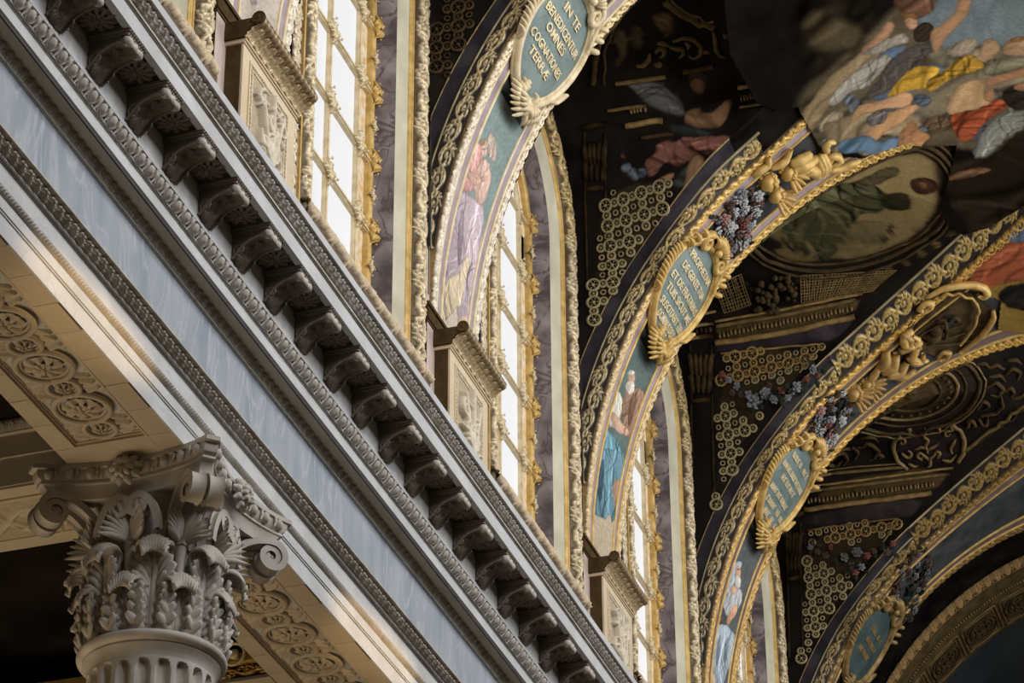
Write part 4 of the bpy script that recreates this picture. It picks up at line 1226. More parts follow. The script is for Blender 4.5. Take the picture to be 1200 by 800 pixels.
def make_rib(k):
    kk = max(0, min(k, 3))
    lab = {-1: 'arch rising above the nearest pedestal, cut off by the top edge', 0: 'palest nearest arch of the vault, gilt edges and lavender bands',
           1: 'second arch of the vault, over the brown-mantled figure', 2: 'third arch of the vault, over the white-bearded figure',
           3: 'darkest farthest arch of the vault, before the apse arch'}[k]
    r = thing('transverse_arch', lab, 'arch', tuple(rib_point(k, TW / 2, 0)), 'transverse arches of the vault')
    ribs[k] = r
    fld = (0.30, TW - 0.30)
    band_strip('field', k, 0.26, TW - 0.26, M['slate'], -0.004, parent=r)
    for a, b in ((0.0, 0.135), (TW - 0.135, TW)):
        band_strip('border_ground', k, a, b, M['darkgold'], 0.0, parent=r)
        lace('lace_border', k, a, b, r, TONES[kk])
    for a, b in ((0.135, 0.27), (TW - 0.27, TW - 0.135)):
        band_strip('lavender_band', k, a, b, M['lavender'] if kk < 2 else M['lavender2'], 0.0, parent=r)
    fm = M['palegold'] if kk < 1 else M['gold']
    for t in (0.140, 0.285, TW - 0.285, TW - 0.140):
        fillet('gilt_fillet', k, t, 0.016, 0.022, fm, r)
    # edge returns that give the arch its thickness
    for t, s in ((0.0, -1), (TW, 1)):
        th = np.linspace(0, 180, 90)
        P = np.stack([rib_point(k, np.full(90, t), th, 0.006), rib_point(k, np.full(90, t), th, -0.15)], 1)
        grid('edge_return', P, M['darkgold'], r)
    # dark scroll strip, gilt line and violet band on the near side
    def sgrid(q0, q1, th, nv, h=0.0):
        Q, A = np.meshgrid(np.linspace(q0, q1, nv), th, indexing='xy')
        return Q, A, strip_point(k, Q, A, h)
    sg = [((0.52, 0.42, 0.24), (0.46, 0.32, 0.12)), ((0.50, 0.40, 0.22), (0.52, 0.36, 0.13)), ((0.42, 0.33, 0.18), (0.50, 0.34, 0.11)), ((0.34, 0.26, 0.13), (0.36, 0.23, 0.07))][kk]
    split = 57.0
    for (ta, tb, qa, qb) in ((8, split + (4 if k == 1 else 0), 0.005, 0.205), (split, 96, 0.005, 0.38)):
        if k == 1 and ta == split:
            grid('dark_band', sgrid(0.0, 0.40, np.linspace(split, 96, 40), 6, 0.0)[2], M['dark'], r); continue
        Q, A, P = sgrid(qa, qb, np.arange(ta, tb, 0.2), 24)
        V = (Q - qa) / (qb - qa)
        H = tile_at(T_SCROLL, A * MPD / 0.56, V)
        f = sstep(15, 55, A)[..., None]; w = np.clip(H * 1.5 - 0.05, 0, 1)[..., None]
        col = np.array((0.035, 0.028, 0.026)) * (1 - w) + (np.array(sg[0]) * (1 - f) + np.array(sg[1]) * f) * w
        tag(grid('scroll_strip', strip_point(k, Q, A, 0.004 + 0.026 * H), M['gilt'], r, col=col), kind='stuff')
        th = np.linspace(ta, tb + 0.4, 70)
        prof = [(-0.010, 0.0), (-0.008, 0.016), (0.008, 0.016), (0.010, 0.0)]
        qe = qb + 0.012
        P = np.stack([strip_point(k, np.full(70, qe + a), th, b) for a, b in prof], 1)
        grid('gilt_line', P, M['olive'], r)
    grid('violet_band', sgrid(0.215, 0.40, np.linspace(8, split, 60), 4, 0.003)[2], M['darkpurple'], r)
    grid('dark_band', sgrid(0.385, 0.40, np.linspace(split, 96, 40), 3, 0.003)[2], M['dark'], r)
    th = np.linspace(12, split, 70)
    P = np.stack([strip_point(k, np.full(70, 0.397 + a), th, b) for a, b in ((-0.006, 0.0), (-0.005, 0.012), (0.005, 0.012), (0.006, 0.0))], 1)
    grid('gilt_line', P, M['darkgold'], r)
M['slate'] = stone('slate_painted_field', (0.035, 0.04, 0.04), (0.075, 0.08, 0.078), 0.6, 3.0)
M['lavender2'] = stone('violet_brown_band', (0.13, 0.085, 0.075), (0.20, 0.13, 0.115), 0.6, 4.0)
M['dark2'] = stone('dark_strip_ground', (0.03, 0.023, 0.022), (0.06, 0.045, 0.042), 0.6, 4.0)
M['olive'] = stone('olive_gilding', (0.25, 0.20, 0.10), (0.40, 0.33, 0.17), 0.5, 6.0, metallic=0.1)
for k in range(-1, 4): make_rib(k)

# ------------------------------------------------------------------ painted figures in the arches (flat frescoes)
def Z(pts, ox, oy, s): return [(ox + a / s, oy + b / s) for a, b in pts]
def to_rib(k, pts):
    out = []
    for p in pts:
        y, th = at_vault(*p); out.append((y - rib_y(k), th * MPD))
    return out
def mural(k, th0, th1, label, base, shapes, seed):
    r = thing('mural', label, 'painting', tuple(rib_point(k, TW / 2, (th0 + th1) / 2)))
    t = np.linspace(0.30, TW - 0.30, 64); th = np.arange(th0, th1, 0.13)
    T, A = np.meshgrid(t, th, indexing='xy')
    u, v = T, A * MPD
    col = np.ones(T.shape + (3,)) * np.asarray(base)
    n = fbm(u, v, 1.6, seed, 4)
    col *= (1 + 0.28 * n)[..., None]
    names = []
    for nm, pts, c, soft, amp, ang, pitch in shapes:
        dab(col, u, v, [(pts, c, soft, amp, ang, pitch)])
        names.append((nm, pts))
    col *= (1 + 0.10 * fbm(u, v, 9, seed + 5, 2))[..., None]
    # split the painted field into its figure and its ground
    fig = np.zeros(T.shape, bool)
    for nm, pts in names:
        if nm != 'ground': fig |= inside(smooth_poly(pts, 1), u, v) < 0
    P = rib_point(k, T, A, 0.004)
    grid('painted_ground', P, M['paint'], r, col=col, mask=~fig)
    grid('painted_figure', P, M['paint'], r, col=col, mask=fig)
    return r
def shp(k, nm, zp, conv, c, soft=0.012, amp=0.25, ang=0.4, pitch=0.14):
    return (nm, to_rib(k, Z(zp, *conv)), c, soft, amp, ang, pitch)
cv = (500, 60, 2.667)
def S0(nm, pts, c, soft=0.010, amp=0.45, ang=0.4, pitch=0.09): return shp(0, nm, pts, cv, c, soft, amp, ang, pitch)
mural(0, 0.3, 30.5, 'faded painting of a pink-robed standing figure on the palest arch', (0.24, 0.30, 0.285), [
    S0('ground', [(-10, 640), (60, 600), (200, 560), (180, 700), (150, 960), (-40, 960)], (0.60, 0.50, 0.40), 0.03, 0.10),
    S0('wing', [(190, 262), (206, 250), (220, 300), (214, 350), (196, 336), (185, 295)], (0.54, 0.43, 0.36), 0.010, 0.4, 0.4, 0.05),
    S0('robe', [(62, 470), (110, 425), (150, 470), (180, 495), (172, 600), (150, 735), (110, 770), (62, 760), (40, 700), (44, 560)], (0.46, 0.37, 0.39), 0.010, 0.55, 0.12, 0.085),
    S0('skirt', [(120, 560), (160, 540), (165, 640), (150, 740), (140, 840), (95, 850), (100, 720)], (0.52, 0.42, 0.44), 0.010, 0.55, 0.10, 0.07),
    S0('fold', [(60, 560), (72, 540), (66, 640), (58, 720), (46, 700)], (0.30, 0.24, 0.27), 0.010, 0.3, 0.1, 0.05),
    S0('fold', [(104, 500), (116, 490), (112, 600), (100, 690), (94, 620)], (0.30, 0.24, 0.26), 0.010, 0.3, 0.1, 0.05),
    S0('skin', [(160, 345), (192, 332), (202, 400), (184, 470), (160, 485), (146, 440), (150, 380)], (0.66, 0.46, 0.37), 0.010, 0.25, 0.3, 0.10),
    S0('mantle', [(118, 292), (158, 276), (178, 312), (170, 350), (154, 370), (150, 420), (128, 450), (100, 420), (104, 340)], (0.62, 0.35, 0.31), 0.010, 0.50, 0.5, 0.08),
    S0('fold', [(112, 340), (124, 330), (120, 400), (108, 420)], (0.40, 0.20, 0.19), 0.008, 0.2, 0.3, 0.05),
    S0('hair', [(162, 278), (182, 270), (194, 292), (188, 306), (168, 298)], (0.36, 0.26, 0.19), 0.008, 0.4, 0.3, 0.03),
    S0('head', [(166, 294), (184, 292), (190, 318), (180, 334), (168, 322)], (0.64, 0.45, 0.36), 0.008, 0.12),
    S0('brow', [(172, 304), (184, 303), (184, 308), (172, 309)], (0.34, 0.22, 0.17), 0.004, 0.0),
    S0('arm', [(120, 372), (134, 368), (156, 400), (172, 396), (168, 412), (148, 422), (130, 402)], (0.64, 0.43, 0.33), 0.008, 0.15),
    S0('hand', [(166, 394), (184, 386), (188, 398), (172, 412)], (0.60, 0.38, 0.28), 0.006, 0.1),
    S0('cloth', [(60, 720), (100, 690), (120, 640), (138, 650), (118, 740), (100, 810), (36, 850), (30, 770)], (0.64, 0.52, 0.36), 0.010, 0.45, 0.6, 0.08),
    S0('foot', [(96, 830), (120, 822), (134, 840), (110, 858), (94, 850)], (0.56, 0.40, 0.31), 0.008, 0.1),
], 3)
cv = (400, 267, 3.0); cw = (400, 533, 3.0)
mural(1, 0.3, 30.5, 'painting of a brown-mantled, blue-robed seated man on the second arch', (0.13, 0.17, 0.155), [
    shp(1, 'ground', [(850, 150), (1040, 60), (1050, 440), (800, 460)], cw, (0.52, 0.42, 0.30), 0.04, 0.15),
    shp(1, 'robe', [(942, 600), (975, 566), (994, 620), (968, 705), (932, 695)], cv, (0.60, 0.55, 0.45), 0.008, 0.45, 0.3, 0.07),
    shp(1, 'mantle', [(1000, 562), (1040, 556), (1066, 585), (1062, 655), (1014, 750), (984, 708), (984, 620)], cv, (0.40, 0.25, 0.17), 0.008, 0.50, 0.2, 0.08),
    shp(1, 'fold', [(1022, 580), (1032, 578), (1028, 660), (1008, 710), (1006, 650)], cv, (0.20, 0.11, 0.07), 0.008, 0.3, 0.2, 0.05),
    shp(1, 'face', [(1008, 512), (1028, 506), (1034, 534), (1020, 548), (1004, 538)], cv, (0.56, 0.36, 0.25), 0.006, 0.1),
    shp(1, 'hair', [(1002, 508), (1020, 496), (1034, 508), (1026, 516), (1008, 520)], cv, (0.62, 0.57, 0.50), 0.006, 0.4, 0.3, 0.03),
    shp(1, 'beard', [(1002, 538), (1018, 534), (1032, 544), (1028, 576), (1012, 590), (996, 566)], cv, (0.66, 0.59, 0.49), 0.008, 0.4, 0.1, 0.03),
    shp(1, 'arm', [(945, 640), (962, 650), (990, 690), (1004, 716), (985, 728), (950, 695)], cv, (0.60, 0.40, 0.28), 0.006, 0.15),
    shp(1, 'hand', [(988, 700), (1006, 704), (1012, 724), (994, 734)], cv, (0.58, 0.37, 0.26), 0.006, 0.15),
    shp(1, 'blue_robe', [(893, 720), (928, 705), (975, 755), (990, 800), (985, 860), (880, 860), (880, 790)], cv, (0.15, 0.29, 0.33), 0.008, 0.60, 0.5, 0.09),
    shp(1, 'blue_robe', [(882, -20), (990, -20), (1000, 60), (982, 130), (956, 250), (940, 190), (920, 232), (872, 200), (876, 90)], cw, (0.15, 0.265, 0.31), 0.008, 0.65, 0.25, 0.10),
    shp(1, 'fold', [(912, 20), (924, 10), (922, 110), (908, 180), (900, 120)], cw, (0.06, 0.11, 0.14), 0.008, 0.3, 0.2, 0.06),
    shp(1, 'leg', [(960, 80), (1000, 100), (990, 180), (966, 195), (950, 130)], cw, (0.44, 0.27, 0.18), 0.008, 0.2),
], 5)
cv = (820, 640, 5.0)
mural(2, 0.3, 30.5, 'painting of a white-bearded old man in pale blue robe, third arch', (0.12, 0.13, 0.13), [
    shp(2, 'robe', [(128, 330), (160, 230), (200, 235), (252, 255), (246, 330), (198, 410), (150, 415)], cv, (0.55, 0.55, 0.56), 0.008, 0.45, 0.3, 0.08),
    shp(2, 'hood', [(196, 100), (222, 82), (246, 98), (236, 130), (210, 150), (205, 220), (165, 275), (128, 332), (114, 322), (148, 230), (185, 150)], cv, (0.45, 0.49, 0.53), 0.008, 0.4, 0.1, 0.07),
    shp(2, 'face', [(212, 116), (236, 110), (240, 165), (222, 185), (206, 165)], cv, (0.66, 0.42, 0.28), 0.006, 0.1),
    shp(2, 'brow', [(216, 132), (236, 128), (236, 136), (216, 140)], cv, (0.30, 0.17, 0.10), 0.004, 0.0),
    shp(2, 'beard', [(206, 166), (238, 174), (240, 225), (226, 255), (202, 225)], cv, (0.78, 0.72, 0.62), 0.008, 0.35, 0.1, 0.03),
    shp(2, 'chest', [(178, 235), (205, 225), (218, 264), (192, 288), (174, 266)], cv, (0.66, 0.42, 0.28), 0.008, 0.12),
    shp(2, 'sleeve', [(96, 385), (128, 328), (152, 390), (140, 452), (103, 464)], cv, (0.09, 0.085, 0.085), 0.010, 0.2),
    shp(2, 'cuff', [(93, 420), (118, 398), (128, 440), (98, 458)], cv, (0.45, 0.14, 0.08), 0.006, 0.2),
    shp(2, 'hands', [(148, 440), (200, 336), (218, 343), (218, 387), (190, 427), (166, 464)], cv, (0.70, 0.40, 0.25), 0.006, 0.3, 0.5, 0.04),
    shp(2, 'blue_robe', [(62, 470), (120, 448), (165, 468), (207, 520), (212, 580), (172, 695), (130, 840), (10, 920), (36, 660)], cv, (0.42, 0.49, 0.54), 0.008, 0.55, 0.3, 0.09),
    shp(2, 'fold', [(110, 520), (124, 512), (120, 620), (96, 720), (92, 640)], cv, (0.22, 0.27, 0.31), 0.008, 0.3, 0.2, 0.06),
    shp(2, 'fold', [(160, 540), (174, 536), (166, 620), (140, 700), (142, 620)], cv, (0.24, 0.29, 0.33), 0.008, 0.3, 0.2, 0.06),
    shp(2, 'knee', [(42, 740), (80, 728), (98, 790), (70, 855), (38, 822)], cv, (0.62, 0.42, 0.30), 0.008, 0.15),
], 9)

mural(-1, 0.3, 16.0, 'faded cream foot of a painting above the nearest pedestal', (0.50, 0.42, 0.35), [
    ('robe', [(0.3, 0.5), (0.6, 0.4), (0.8, 0.9), (0.7, 1.6), (0.35, 1.6)], (0.46, 0.36, 0.35), 0.02, 0.5, 0.2, 0.12)], 4)

# ------------------------------------------------------------------ cartouches with inscriptions
T_C, TH_C = 0.625, 39.8                       # centre of a cartouche on its arch
def cart_outline(n=72):
    """shield-like oval in (t metres, s metres along the arch): broad at the top, drawn in below"""
    a = np.linspace(0, 2 * PI, n, endpoint=False)
    t = 0.585 * np.cos(a) * (1 + 0.10 * np.sin(a)); s = 0.640 * np.sin(a)
    return t, s
def cart_pt(k, t, s, h): return rib_point(k, T_C + np.asarray(t), TH_C + np.asarray(s) / MPD, h)
def dome(t, s):
    d = np.clip((t / 0.585) ** 2 + (s / 0.64) ** 2, 0, 1)
    return 0.035 + 0.075 * np.sqrt(1 - d * 0.96)
FONT_SIZE_CACHE = {}
def text_mesh(body):
    cu = bpy.data.curves.new('lettering', 'FONT'); cu.body = body; cu.size = 1.0; cu.resolution_u = 2
    cu.extrude = 0.0; cu.offset = 0.012
    o = bpy.data.objects.new('lettering', cu); COL.objects.link(o)
    dg = bpy.context.evaluated_depsgraph_get(); dg.update()
    me = o.evaluated_get(dg).to_mesh()
    V = np.array([v.co[:] for v in me.vertices]); F = [tuple(p.vertices) for p in me.polygons]
    o.evaluated_get(dg).to_mesh_clear()
    bpy.data.objects.remove(o); bpy.data.curves.remove(cu)
    return V, F
def lettering(k, body, t0, t1, th, height, mat, parent, name='lettering'):
    V, F = text_mesh(body)
    s0 = (th - TH_C) * MPD; hw = 0.90 * 0.585 * math.sqrt(max(0.05, 1 - ((abs(s0) + 0.03) / 0.64) ** 2)) * (1 + 0.10 * s0 / 0.64)
    t0, t1 = max(t0, T_C - hw), min(t1, T_C + hw)
    x = V[:, 0]; y = V[:, 1]
    x0, x1 = x.min(), x.max()
    cap = 0.70
    t = t0 + (x - x0) / (x1 - x0) * (t1 - t0); s = (th - TH_C) * MPD + (y / cap - 0.5) * height
    # serifs: short bars under and over the letters come from the slab offset; raise the letters off the panel
    b = cart_pt(k, t - T_C, s, dome(t - T_C, s) + 0.014); c = cart_pt(k, t - T_C, s, dome(t - T_C, s) - 0.004)
    n = len(V)
    F2 = [tuple(reversed(f)) for f in F]
    # side walls on boundary edges
    from collections import Counter
    ed = Counter()
    for f in F:
        for i in range(len(f)):
            ed[(f[i], f[(i + 1) % len(f)])] += 1
    side = [(a, bb, bb + n, a + n) for (a, bb) in ed if (bb, a) not in ed]
    return build(name, np.concatenate([b, c]), F + side, mat, parent, None, False)
def serif_bars(k, body_len, t0, t1, th, height, mat, parent, seed):
    """weathered letters that can no longer be read: short upright strokes with serifs"""
    r = np.random.default_rng(seed); m = MB()
    sq = (th - TH_C) * MPD; hw = 0.90 * 0.585 * math.sqrt(max(0.05, 1 - ((abs(sq) + 0.03) / 0.64) ** 2)) * (1 + 0.10 * sq / 0.64)
    t0, t1 = max(t0, T_C - hw), min(t1, T_C + hw)
    def bar(ta, tb, sa, sb):
        q = np.array([(ta, sa), (tb, sa), (tb, sb), (ta, sb)])
        top = cart_pt(k, q[:, 0] - T_C, q[:, 1], dome(q[:, 0] - T_C, q[:, 1]) + 0.013); bot = cart_pt(k, q[:, 0] - T_C, q[:, 1], dome(q[:, 0] - T_C, q[:, 1]) - 0.004)
        m.add(np.concatenate([top, bot]), [(0, 1, 2, 3), (0, 1, 5, 4), (1, 2, 6, 5), (2, 3, 7, 6), (3, 0, 4, 7)])
    s0 = (th - TH_C) * MPD
    w = (t1 - t0) / body_len
    for i in range(body_len):
        if r.random() < 0.13 and i > 1: continue
        a = t0 + w * i
        bar(a + 0.12 * w, a + 0.34 * w, s0 - height / 2, s0 + height / 2)
        q = r.random()
        if q < 0.7: bar(a + 0.62 * w, a + 0.80 * w, s0 - height / 2, s0 + height / 2)
        if q < 0.4: bar(a + 0.1 * w, a + 0.8 * w, s0 - 0.12 * height, s0 + 0.10 * height)
        elif q < 0.8: bar(a + 0.1 * w, a + 0.8 * w, s0 - height / 2, s0 - height * 0.32)
        else: bar(a + 0.1 * w, a + 0.8 * w, s0 + height * 0.32, s0 + height / 2)
    return m.obj('lettering', mat, parent)
def plume(m, k, base, ang, L, w, curl, h0=0.10, n=9):
    """curling frond in the (t,s) plane of the arch"""
    x = np.linspace(0, 1, n)
    a = ang + curl * x ** 1.5
    dt = np.cumsum(np.cos(a)) * L / n; ds = np.cumsum(np.sin(a)) * L / n
    P = cart_pt(k, base[0] + dt, base[1] + ds, h0 + 0.07 * np.sin(x * PI * 0.9))
    m.tube(P, w * np.array([0.55, 0.85, 1, 1, 0.95, 0.85, 0.7, 0.5, 0.2])[:n], 7)
def make_cartouche(k, label, lines, pale):
    kk = max(0, k)
    gm = M['palegold'] if k == 0 else (M['gold'] if k < 3 else M['darkgold'])  # gilding paler near, darker far: the light on each arch put into colour
    c = thing('cartouche', label, 'cartouche', tuple(cart_pt(k, 0.0, 0.0, 0.0)), 'inscribed cartouches on the arches')
    # panel
    t, s = cart_outline(56); q = np.linspace(0.0, 1, 14)
    Tt = t[:, None] * q[None]; Ss = s[:, None] * q[None]
    P = cart_pt(k, Tt, Ss, dome(Tt, Ss))
    F = quads(56, 14, True, False)
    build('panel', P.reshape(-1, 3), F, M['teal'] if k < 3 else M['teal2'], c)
    # moulded frame
    t, s = cart_outline(96)
    m = MB(); m.tube(cart_pt(k, t * 1.09, s * 1.07, 0.055), 0.052, 10, True); f = m.obj('frame', gm, c, True)
    m = MB(); m.tube(cart_pt(k, t * 1.005, s * 1.0, 0.060), 0.018, 6, True); m.obj('inner_fillet', gm, f, True)
    m = MB(); m.tube(cart_pt(k, t * 1.175, s * 1.13, 0.035), 0.022, 6, True); m.obj('outer_fillet', gm, f, True)
    # mask and shell below
    m = MB(); r = np.random.default_rng(k)
    for i in range(13):
        a = -PI / 2 + (i - 6) * 0.20
        plume(m, k, (0.03 * (i - 6), -0.70), a, 0.30 - 0.012 * abs(i - 6), 0.040, 0.9 * np.sign(i - 6.01) * 0.8, 0.10)
    for i in range(9):
        a = -PI / 2 + (i - 4) * 0.33
        plume(m, k, (0.02 * (i - 4), -0.72), a + 0.2, 0.20, 0.034, 0.8 * np.sign(i - 4.01), 0.15)
    m.obj('shell', gm, c, True)
    m = MB()
    m.ball(cart_pt(k, 0.0, -0.74, 0.13), 0.080, 12, 8); m.ball(cart_pt(k, -0.10, -0.71, 0.12), 0.06, 10, 6); m.ball(cart_pt(k, 0.11, -0.71, 0.12), 0.06, 10, 6)
    for sg in (-1, 1):
        for i in range(3): plume(m, k, (sg * 0.10, -0.71), PI / 2 - sg * (0.70 + 0.35 * i), 0.19, 0.042, sg * (1.4 - 0.5 * i), 0.10)
    m.obj('mask', gm, c, True)
    # fronds up the near side and round the shoulders
    m = MB(); m2 = MB()
    for i in range(11):
        u = i / 10
        a0 = PI + 0.52 - 0.75 * u
        plume(m, k, (0.655 * math.cos(a0), 0.73 * math.sin(a0)), PI / 2 + 0.40 + 0.2 * (1 - u), 0.20 + 0.05 * math.sin(u * 3), 0.026, 0.85, 0.05)
        a1 = -0.62 + 0.40 * u
        if i < 7: plume(m2, k, (0.655 * math.cos(a1), 0.73 * math.sin(a1)), PI / 2 - 0.45, 0.18, 0.026, -0.8, 0.05)
    m.obj('side_fronds', gm, c, True); m2.obj('side_fronds', gm, c, True)
    # scrolls and a fan shell on top
    for sg in (-1, 1):
        m = MB()
        sp = spiral((sg * 0.27, 0.655), 0.115, PI / 2, 1.5, -sg, 28, 0.2)
        m.tube(cart_pt(k, sp[:, 0], sp[:, 1], 0.10), np.linspace(0.050, 0.026, 28), 8)
        x = np.linspace(0, 1, 14)
        m.tube(cart_pt(k, sg * (0.27 + 0.30 * x), 0.775 - 0.42 * x ** 1.4 + 0.02 * np.sin(x * 6), 0.09), 0.052 * (1 - 0.45 * x), 8)
        for i in range(3): plume(m, k, (sg * (0.44 + 0.06 * i), 0.60 - 0.12 * i), PI / 2 - sg * 0.5, 0.17, 0.035, -sg * 1.3, 0.08)
        m.obj('top_scroll', gm, c, True)
    m = MB()
    for i in range(9):
        plume(m, k, (0.02 * (i - 4), 0.70), PI / 2 + (4 - i) * 0.22, 0.21, 0.032, 0.12 * (4 - i), 0.10)
    m.ball(cart_pt(k, 0.0, 0.70, 0.15), 0.05, 8, 6)
    m.obj('fan_shell', gm, c, True)
    for (body, t0, t1, th) in lines:
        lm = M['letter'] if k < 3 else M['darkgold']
        if body.startswith('#'): serif_bars(k, int(body[1:]), t0, t1, th, 0.085, lm, c, int(th * 10))
        else: lettering(k, body, t0, t1, th, 0.098, lm, c)
    return c
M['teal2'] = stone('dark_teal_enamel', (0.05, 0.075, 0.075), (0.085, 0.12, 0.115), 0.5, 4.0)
M['letter'] = stone('gilt_letters', (0.66, 0.52, 0.28), (0.80, 0.68, 0.44), 0.45, 9.0, metallic=0.15)
make_cartouche(0, 'palest cartouche, grey-green shield inscribed BENEDICENTUR OMNES COGNATIONES', [
    ('IN TE', 0.36, 0.80, 44.0), ('BENEDICENTUR', 0.10, 1.08, 41.9), ('OMNES', 0.28, 0.82, 40.4), ('COGNATIONES', 0.10, 1.02, 38.3), ('TERR\u00c6', 0.27, 0.82, 36.7)], True)
make_cartouche(1, 'second cartouche, green shield inscribed PROPHETAM DE GENTE TUA', [
    ('PROPHETAM', 0.23, 0.98, 44.1), ('DE GENTE TUA', 0.20, 1.05, 42.1), ('ET DE FRATRIBUS', 0.12, 1.12, 39.9), ('TUIS SICUT ME', 0.16, 1.08, 38.2),
    ('SUSCITABIT TIBI', 0.14, 1.10, 36.3), ('DOMINUS DEUS', 0.24, 1.02, 34.8), ('TUUS', 0.52, 0.82, 33.5)], False)
make_cartouche(2, 'third cartouche, blue-green shield with six unreadable lines', [
    ('#8', 0.22, 0.98, 43.9), ('#12', 0.12, 1.06, 41.7), ('#8', 0.26, 0.99, 40.1), ('#11', 0.12, 1.08, 37.8), ('#11', 0.12, 1.0, 36.0), ('#8', 0.25, 0.95, 34.5)], False)
make_cartouche(3, 'farthest cartouche, dark green shield in shadow, three worn lines', [
    ('#7', 0.30, 0.92, 42.0), ('#6', 0.34, 0.86, 40.0), ('#6', 0.26, 0.80, 38.0)], False)
# ------------------------------------------------------------------ the painted ceiling between the arches
ceil = tag(empty('ceiling', (XC, 27.0, 20.4)), kind='structure')
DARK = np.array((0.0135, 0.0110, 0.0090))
def uvc(P, k):
    return P[..., 0], P[..., 2] - 0.6 * (P[..., 1] - (WC1 + BAY * k))
def to_uv(k, pts):
    out = []
    for p in pts:
        u, v = uvc(at_ceiling(k, *p), k); out.append((float(u), float(v)))
    return out
CEIL_SHAPES = {}
def cs(k, pts, c, soft=0.03, amp=0.25, ang=0.5, pitch=0.22, conv=None):
    if conv: pts = Z(pts, *conv)
    CEIL_SHAPES.setdefault(k, []).append((to_uv(k, pts), c, soft, amp, ang, pitch))
# second bay: a shadowed winged figure in front of a dark painted hall
c1 = (680, 0, 6.0); c2 = (660, 120, 6.0)
cs(1, [(310, 590), (560, 580), (650, 650), (725, 760), (720, 830), (600, 800), (470, 740), (380, 640)], (0.15, 0.15, 0.15), 0.03, 0.6, 1.0, 0.08, c1)
cs(1, [(850, 60), (840, 150), (930, 165), (1060, 190), (1120, 150), (1180, 20), (1150, -40), (1060, 60), (980, 90), (940, 30)], (0.23, 0.13, 0.07), 0.02, 0.3, 0.6, 0.2, c2)
cs(1, [(770, 550), (830, 525), (880, 600), (860, 665), (810, 650), (770, 600)], (0.22, 0.12, 0.07), 0.02, 0.15, 0.5, 0.3, c1)
cs(1, [(760, 520), (840, 500), (900, 560), (880, 620), (850, 560), (790, 560), (760, 600)], (0.05, 0.035, 0.025), 0.02, 0.1, 0.5, 0.2, c1)
cs(1, [(740, 150), (850, 160), (1030, 195), (1050, 225), (900, 235), (760, 215)], (0.045, 0.05, 0.048), 0.03, 0.2, 0.5, 0.2, c2)
cs(1, [(560, 400), (650, 350), (655, 280), (800, 270), (850, 235), (1020, 235), (1180, 225), (1230, 330), (1080, 375), (960, 350), (880, 400), (800, 445), (720, 400), (640, 520), (590, 520)], (0.25, 0.11, 0.085), 0.02, 0.6, 0.9, 0.12, c2)
cs(1, [(745, 560), (880, 420), (905, 440), (860, 570), (800, 605)], (0.06, 0.065, 0.055), 0.03, 0.3, 0.9, 0.16, c2)
cs(1, [(890, 390), (930, 362), (980, 390), (985, 450), (905, 620), (880, 700), (875, 790), (830, 790), (845, 640), (850, 560)], (0.34, 0.20, 0.12), 0.02, 0.12, 0.2, 0.3, c2)
cs(1, [(660, 535), (700, 510), (770, 495), (765, 535), (700, 575), (690, 690), (665, 640)], (0.33, 0.18, 0.10), 0.02, 0.1, 0.2, 0.3, c2)
cs(1, [(990, 540), (1060, 470), (1110, 500), (1100, 555), (1020, 570)], (0.025, 0.028, 0.035), 0.03, 0.1, 0.2, 0.2, c2)
for (x, y, r_) in ((440, 455, 38), (480, 490, 34), (545, 490, 36), (500, 525, 28), (410, 385, 18)):
    cs(1, [(x + r_ * math.cos(a), y + r_ * math.sin(a)) for a in np.linspace(0, 6.28, 8)[:-1]], (0.15, 0.17, 0.21) if r_ > 20 else (0.16, 0.05, 0.03), 0.02, 0.5, 0.7, 0.06, c2)
cs(1, [(240, 220), (300, 200), (330, 330), (300, 470), (240, 490), (230, 430), (270, 400), (240, 300)], (0.085, 0.062, 0.030), 0.03, 0.3, 0.3, 0.2, c1)
cs(1, [(350, 180), (430, 180), (440, 330), (400, 360), (350, 320)], (0.07, 0.052, 0.028), 0.03, 0.4, 0.8, 0.12, c1)
cs(1, [(490, 120), (560, 90), (640, 100), (640, 200), (600, 270), (560, 220)], (0.12, 0.08, 0.035), 0.03, 0.4, 1.1, 0.10, c1)
# third bay: olive medallion with a dark reading figure
c3 = (840, 160, 4.615)
def ell(cx, cy, a, b, rot, n=26):
    t = np.linspace(0, 2 * PI, n + 1)[:-1]
    return [(cx + a * math.cos(q) * math.cos(rot) - b * math.sin(q) * math.sin(rot), cy + a * math.cos(q) * math.sin(rot) + b * math.sin(q) * math.cos(rot)) for q in t]
MED = (996, 240, 118, 63, -0.26)
cs(2, ell(MED[0], MED[1], MED[2] + 9, MED[3] + 10, MED[4]), (0.030, 0.022, 0.014), 0.03, 0.1)
cs(2, ell(*MED), (0.20, 0.145, 0.062), 0.02, 0.12, 0.4, 0.4)
cs(2, [(340, 440), (480, 380), (640, 260), (760, 250), (900, 290), (930, 330), (880, 420), (760, 440), (690, 540), (650, 640), (590, 690), (500, 650), (380, 640), (330, 560)], (0.062, 0.057, 0.027), 0.02, 0.85, 0.35, 0.11, c3)
cs(2, [(340, 470), (420, 440), (470, 520), (480, 620), (420, 600), (370, 540)], (0.095, 0.085, 0.04), 0.02, 0.4, 0.6, 0.10, c3)
cs(2, [(470, 570), (490, 565), (560, 640), (540, 660), (500, 630)], (0.16, 0.125, 0.06), 0.015, 0.1, 0.3, 0.2, c3)
cs(2, [(720, 250), (800, 230), (900, 170), (980, 165), (1000, 200), (900, 250), (830, 280)], (0.075, 0.06, 0.028), 0.02, 0.3, 0.5, 0.2, c3)
cs(2, [(880, 340), (930, 310), (1020, 305), (1060, 350), (1040, 400), (960, 410), (890, 390)], (0.028, 0.025, 0.013), 0.02, 0.3, 0.5, 0.08, c3)
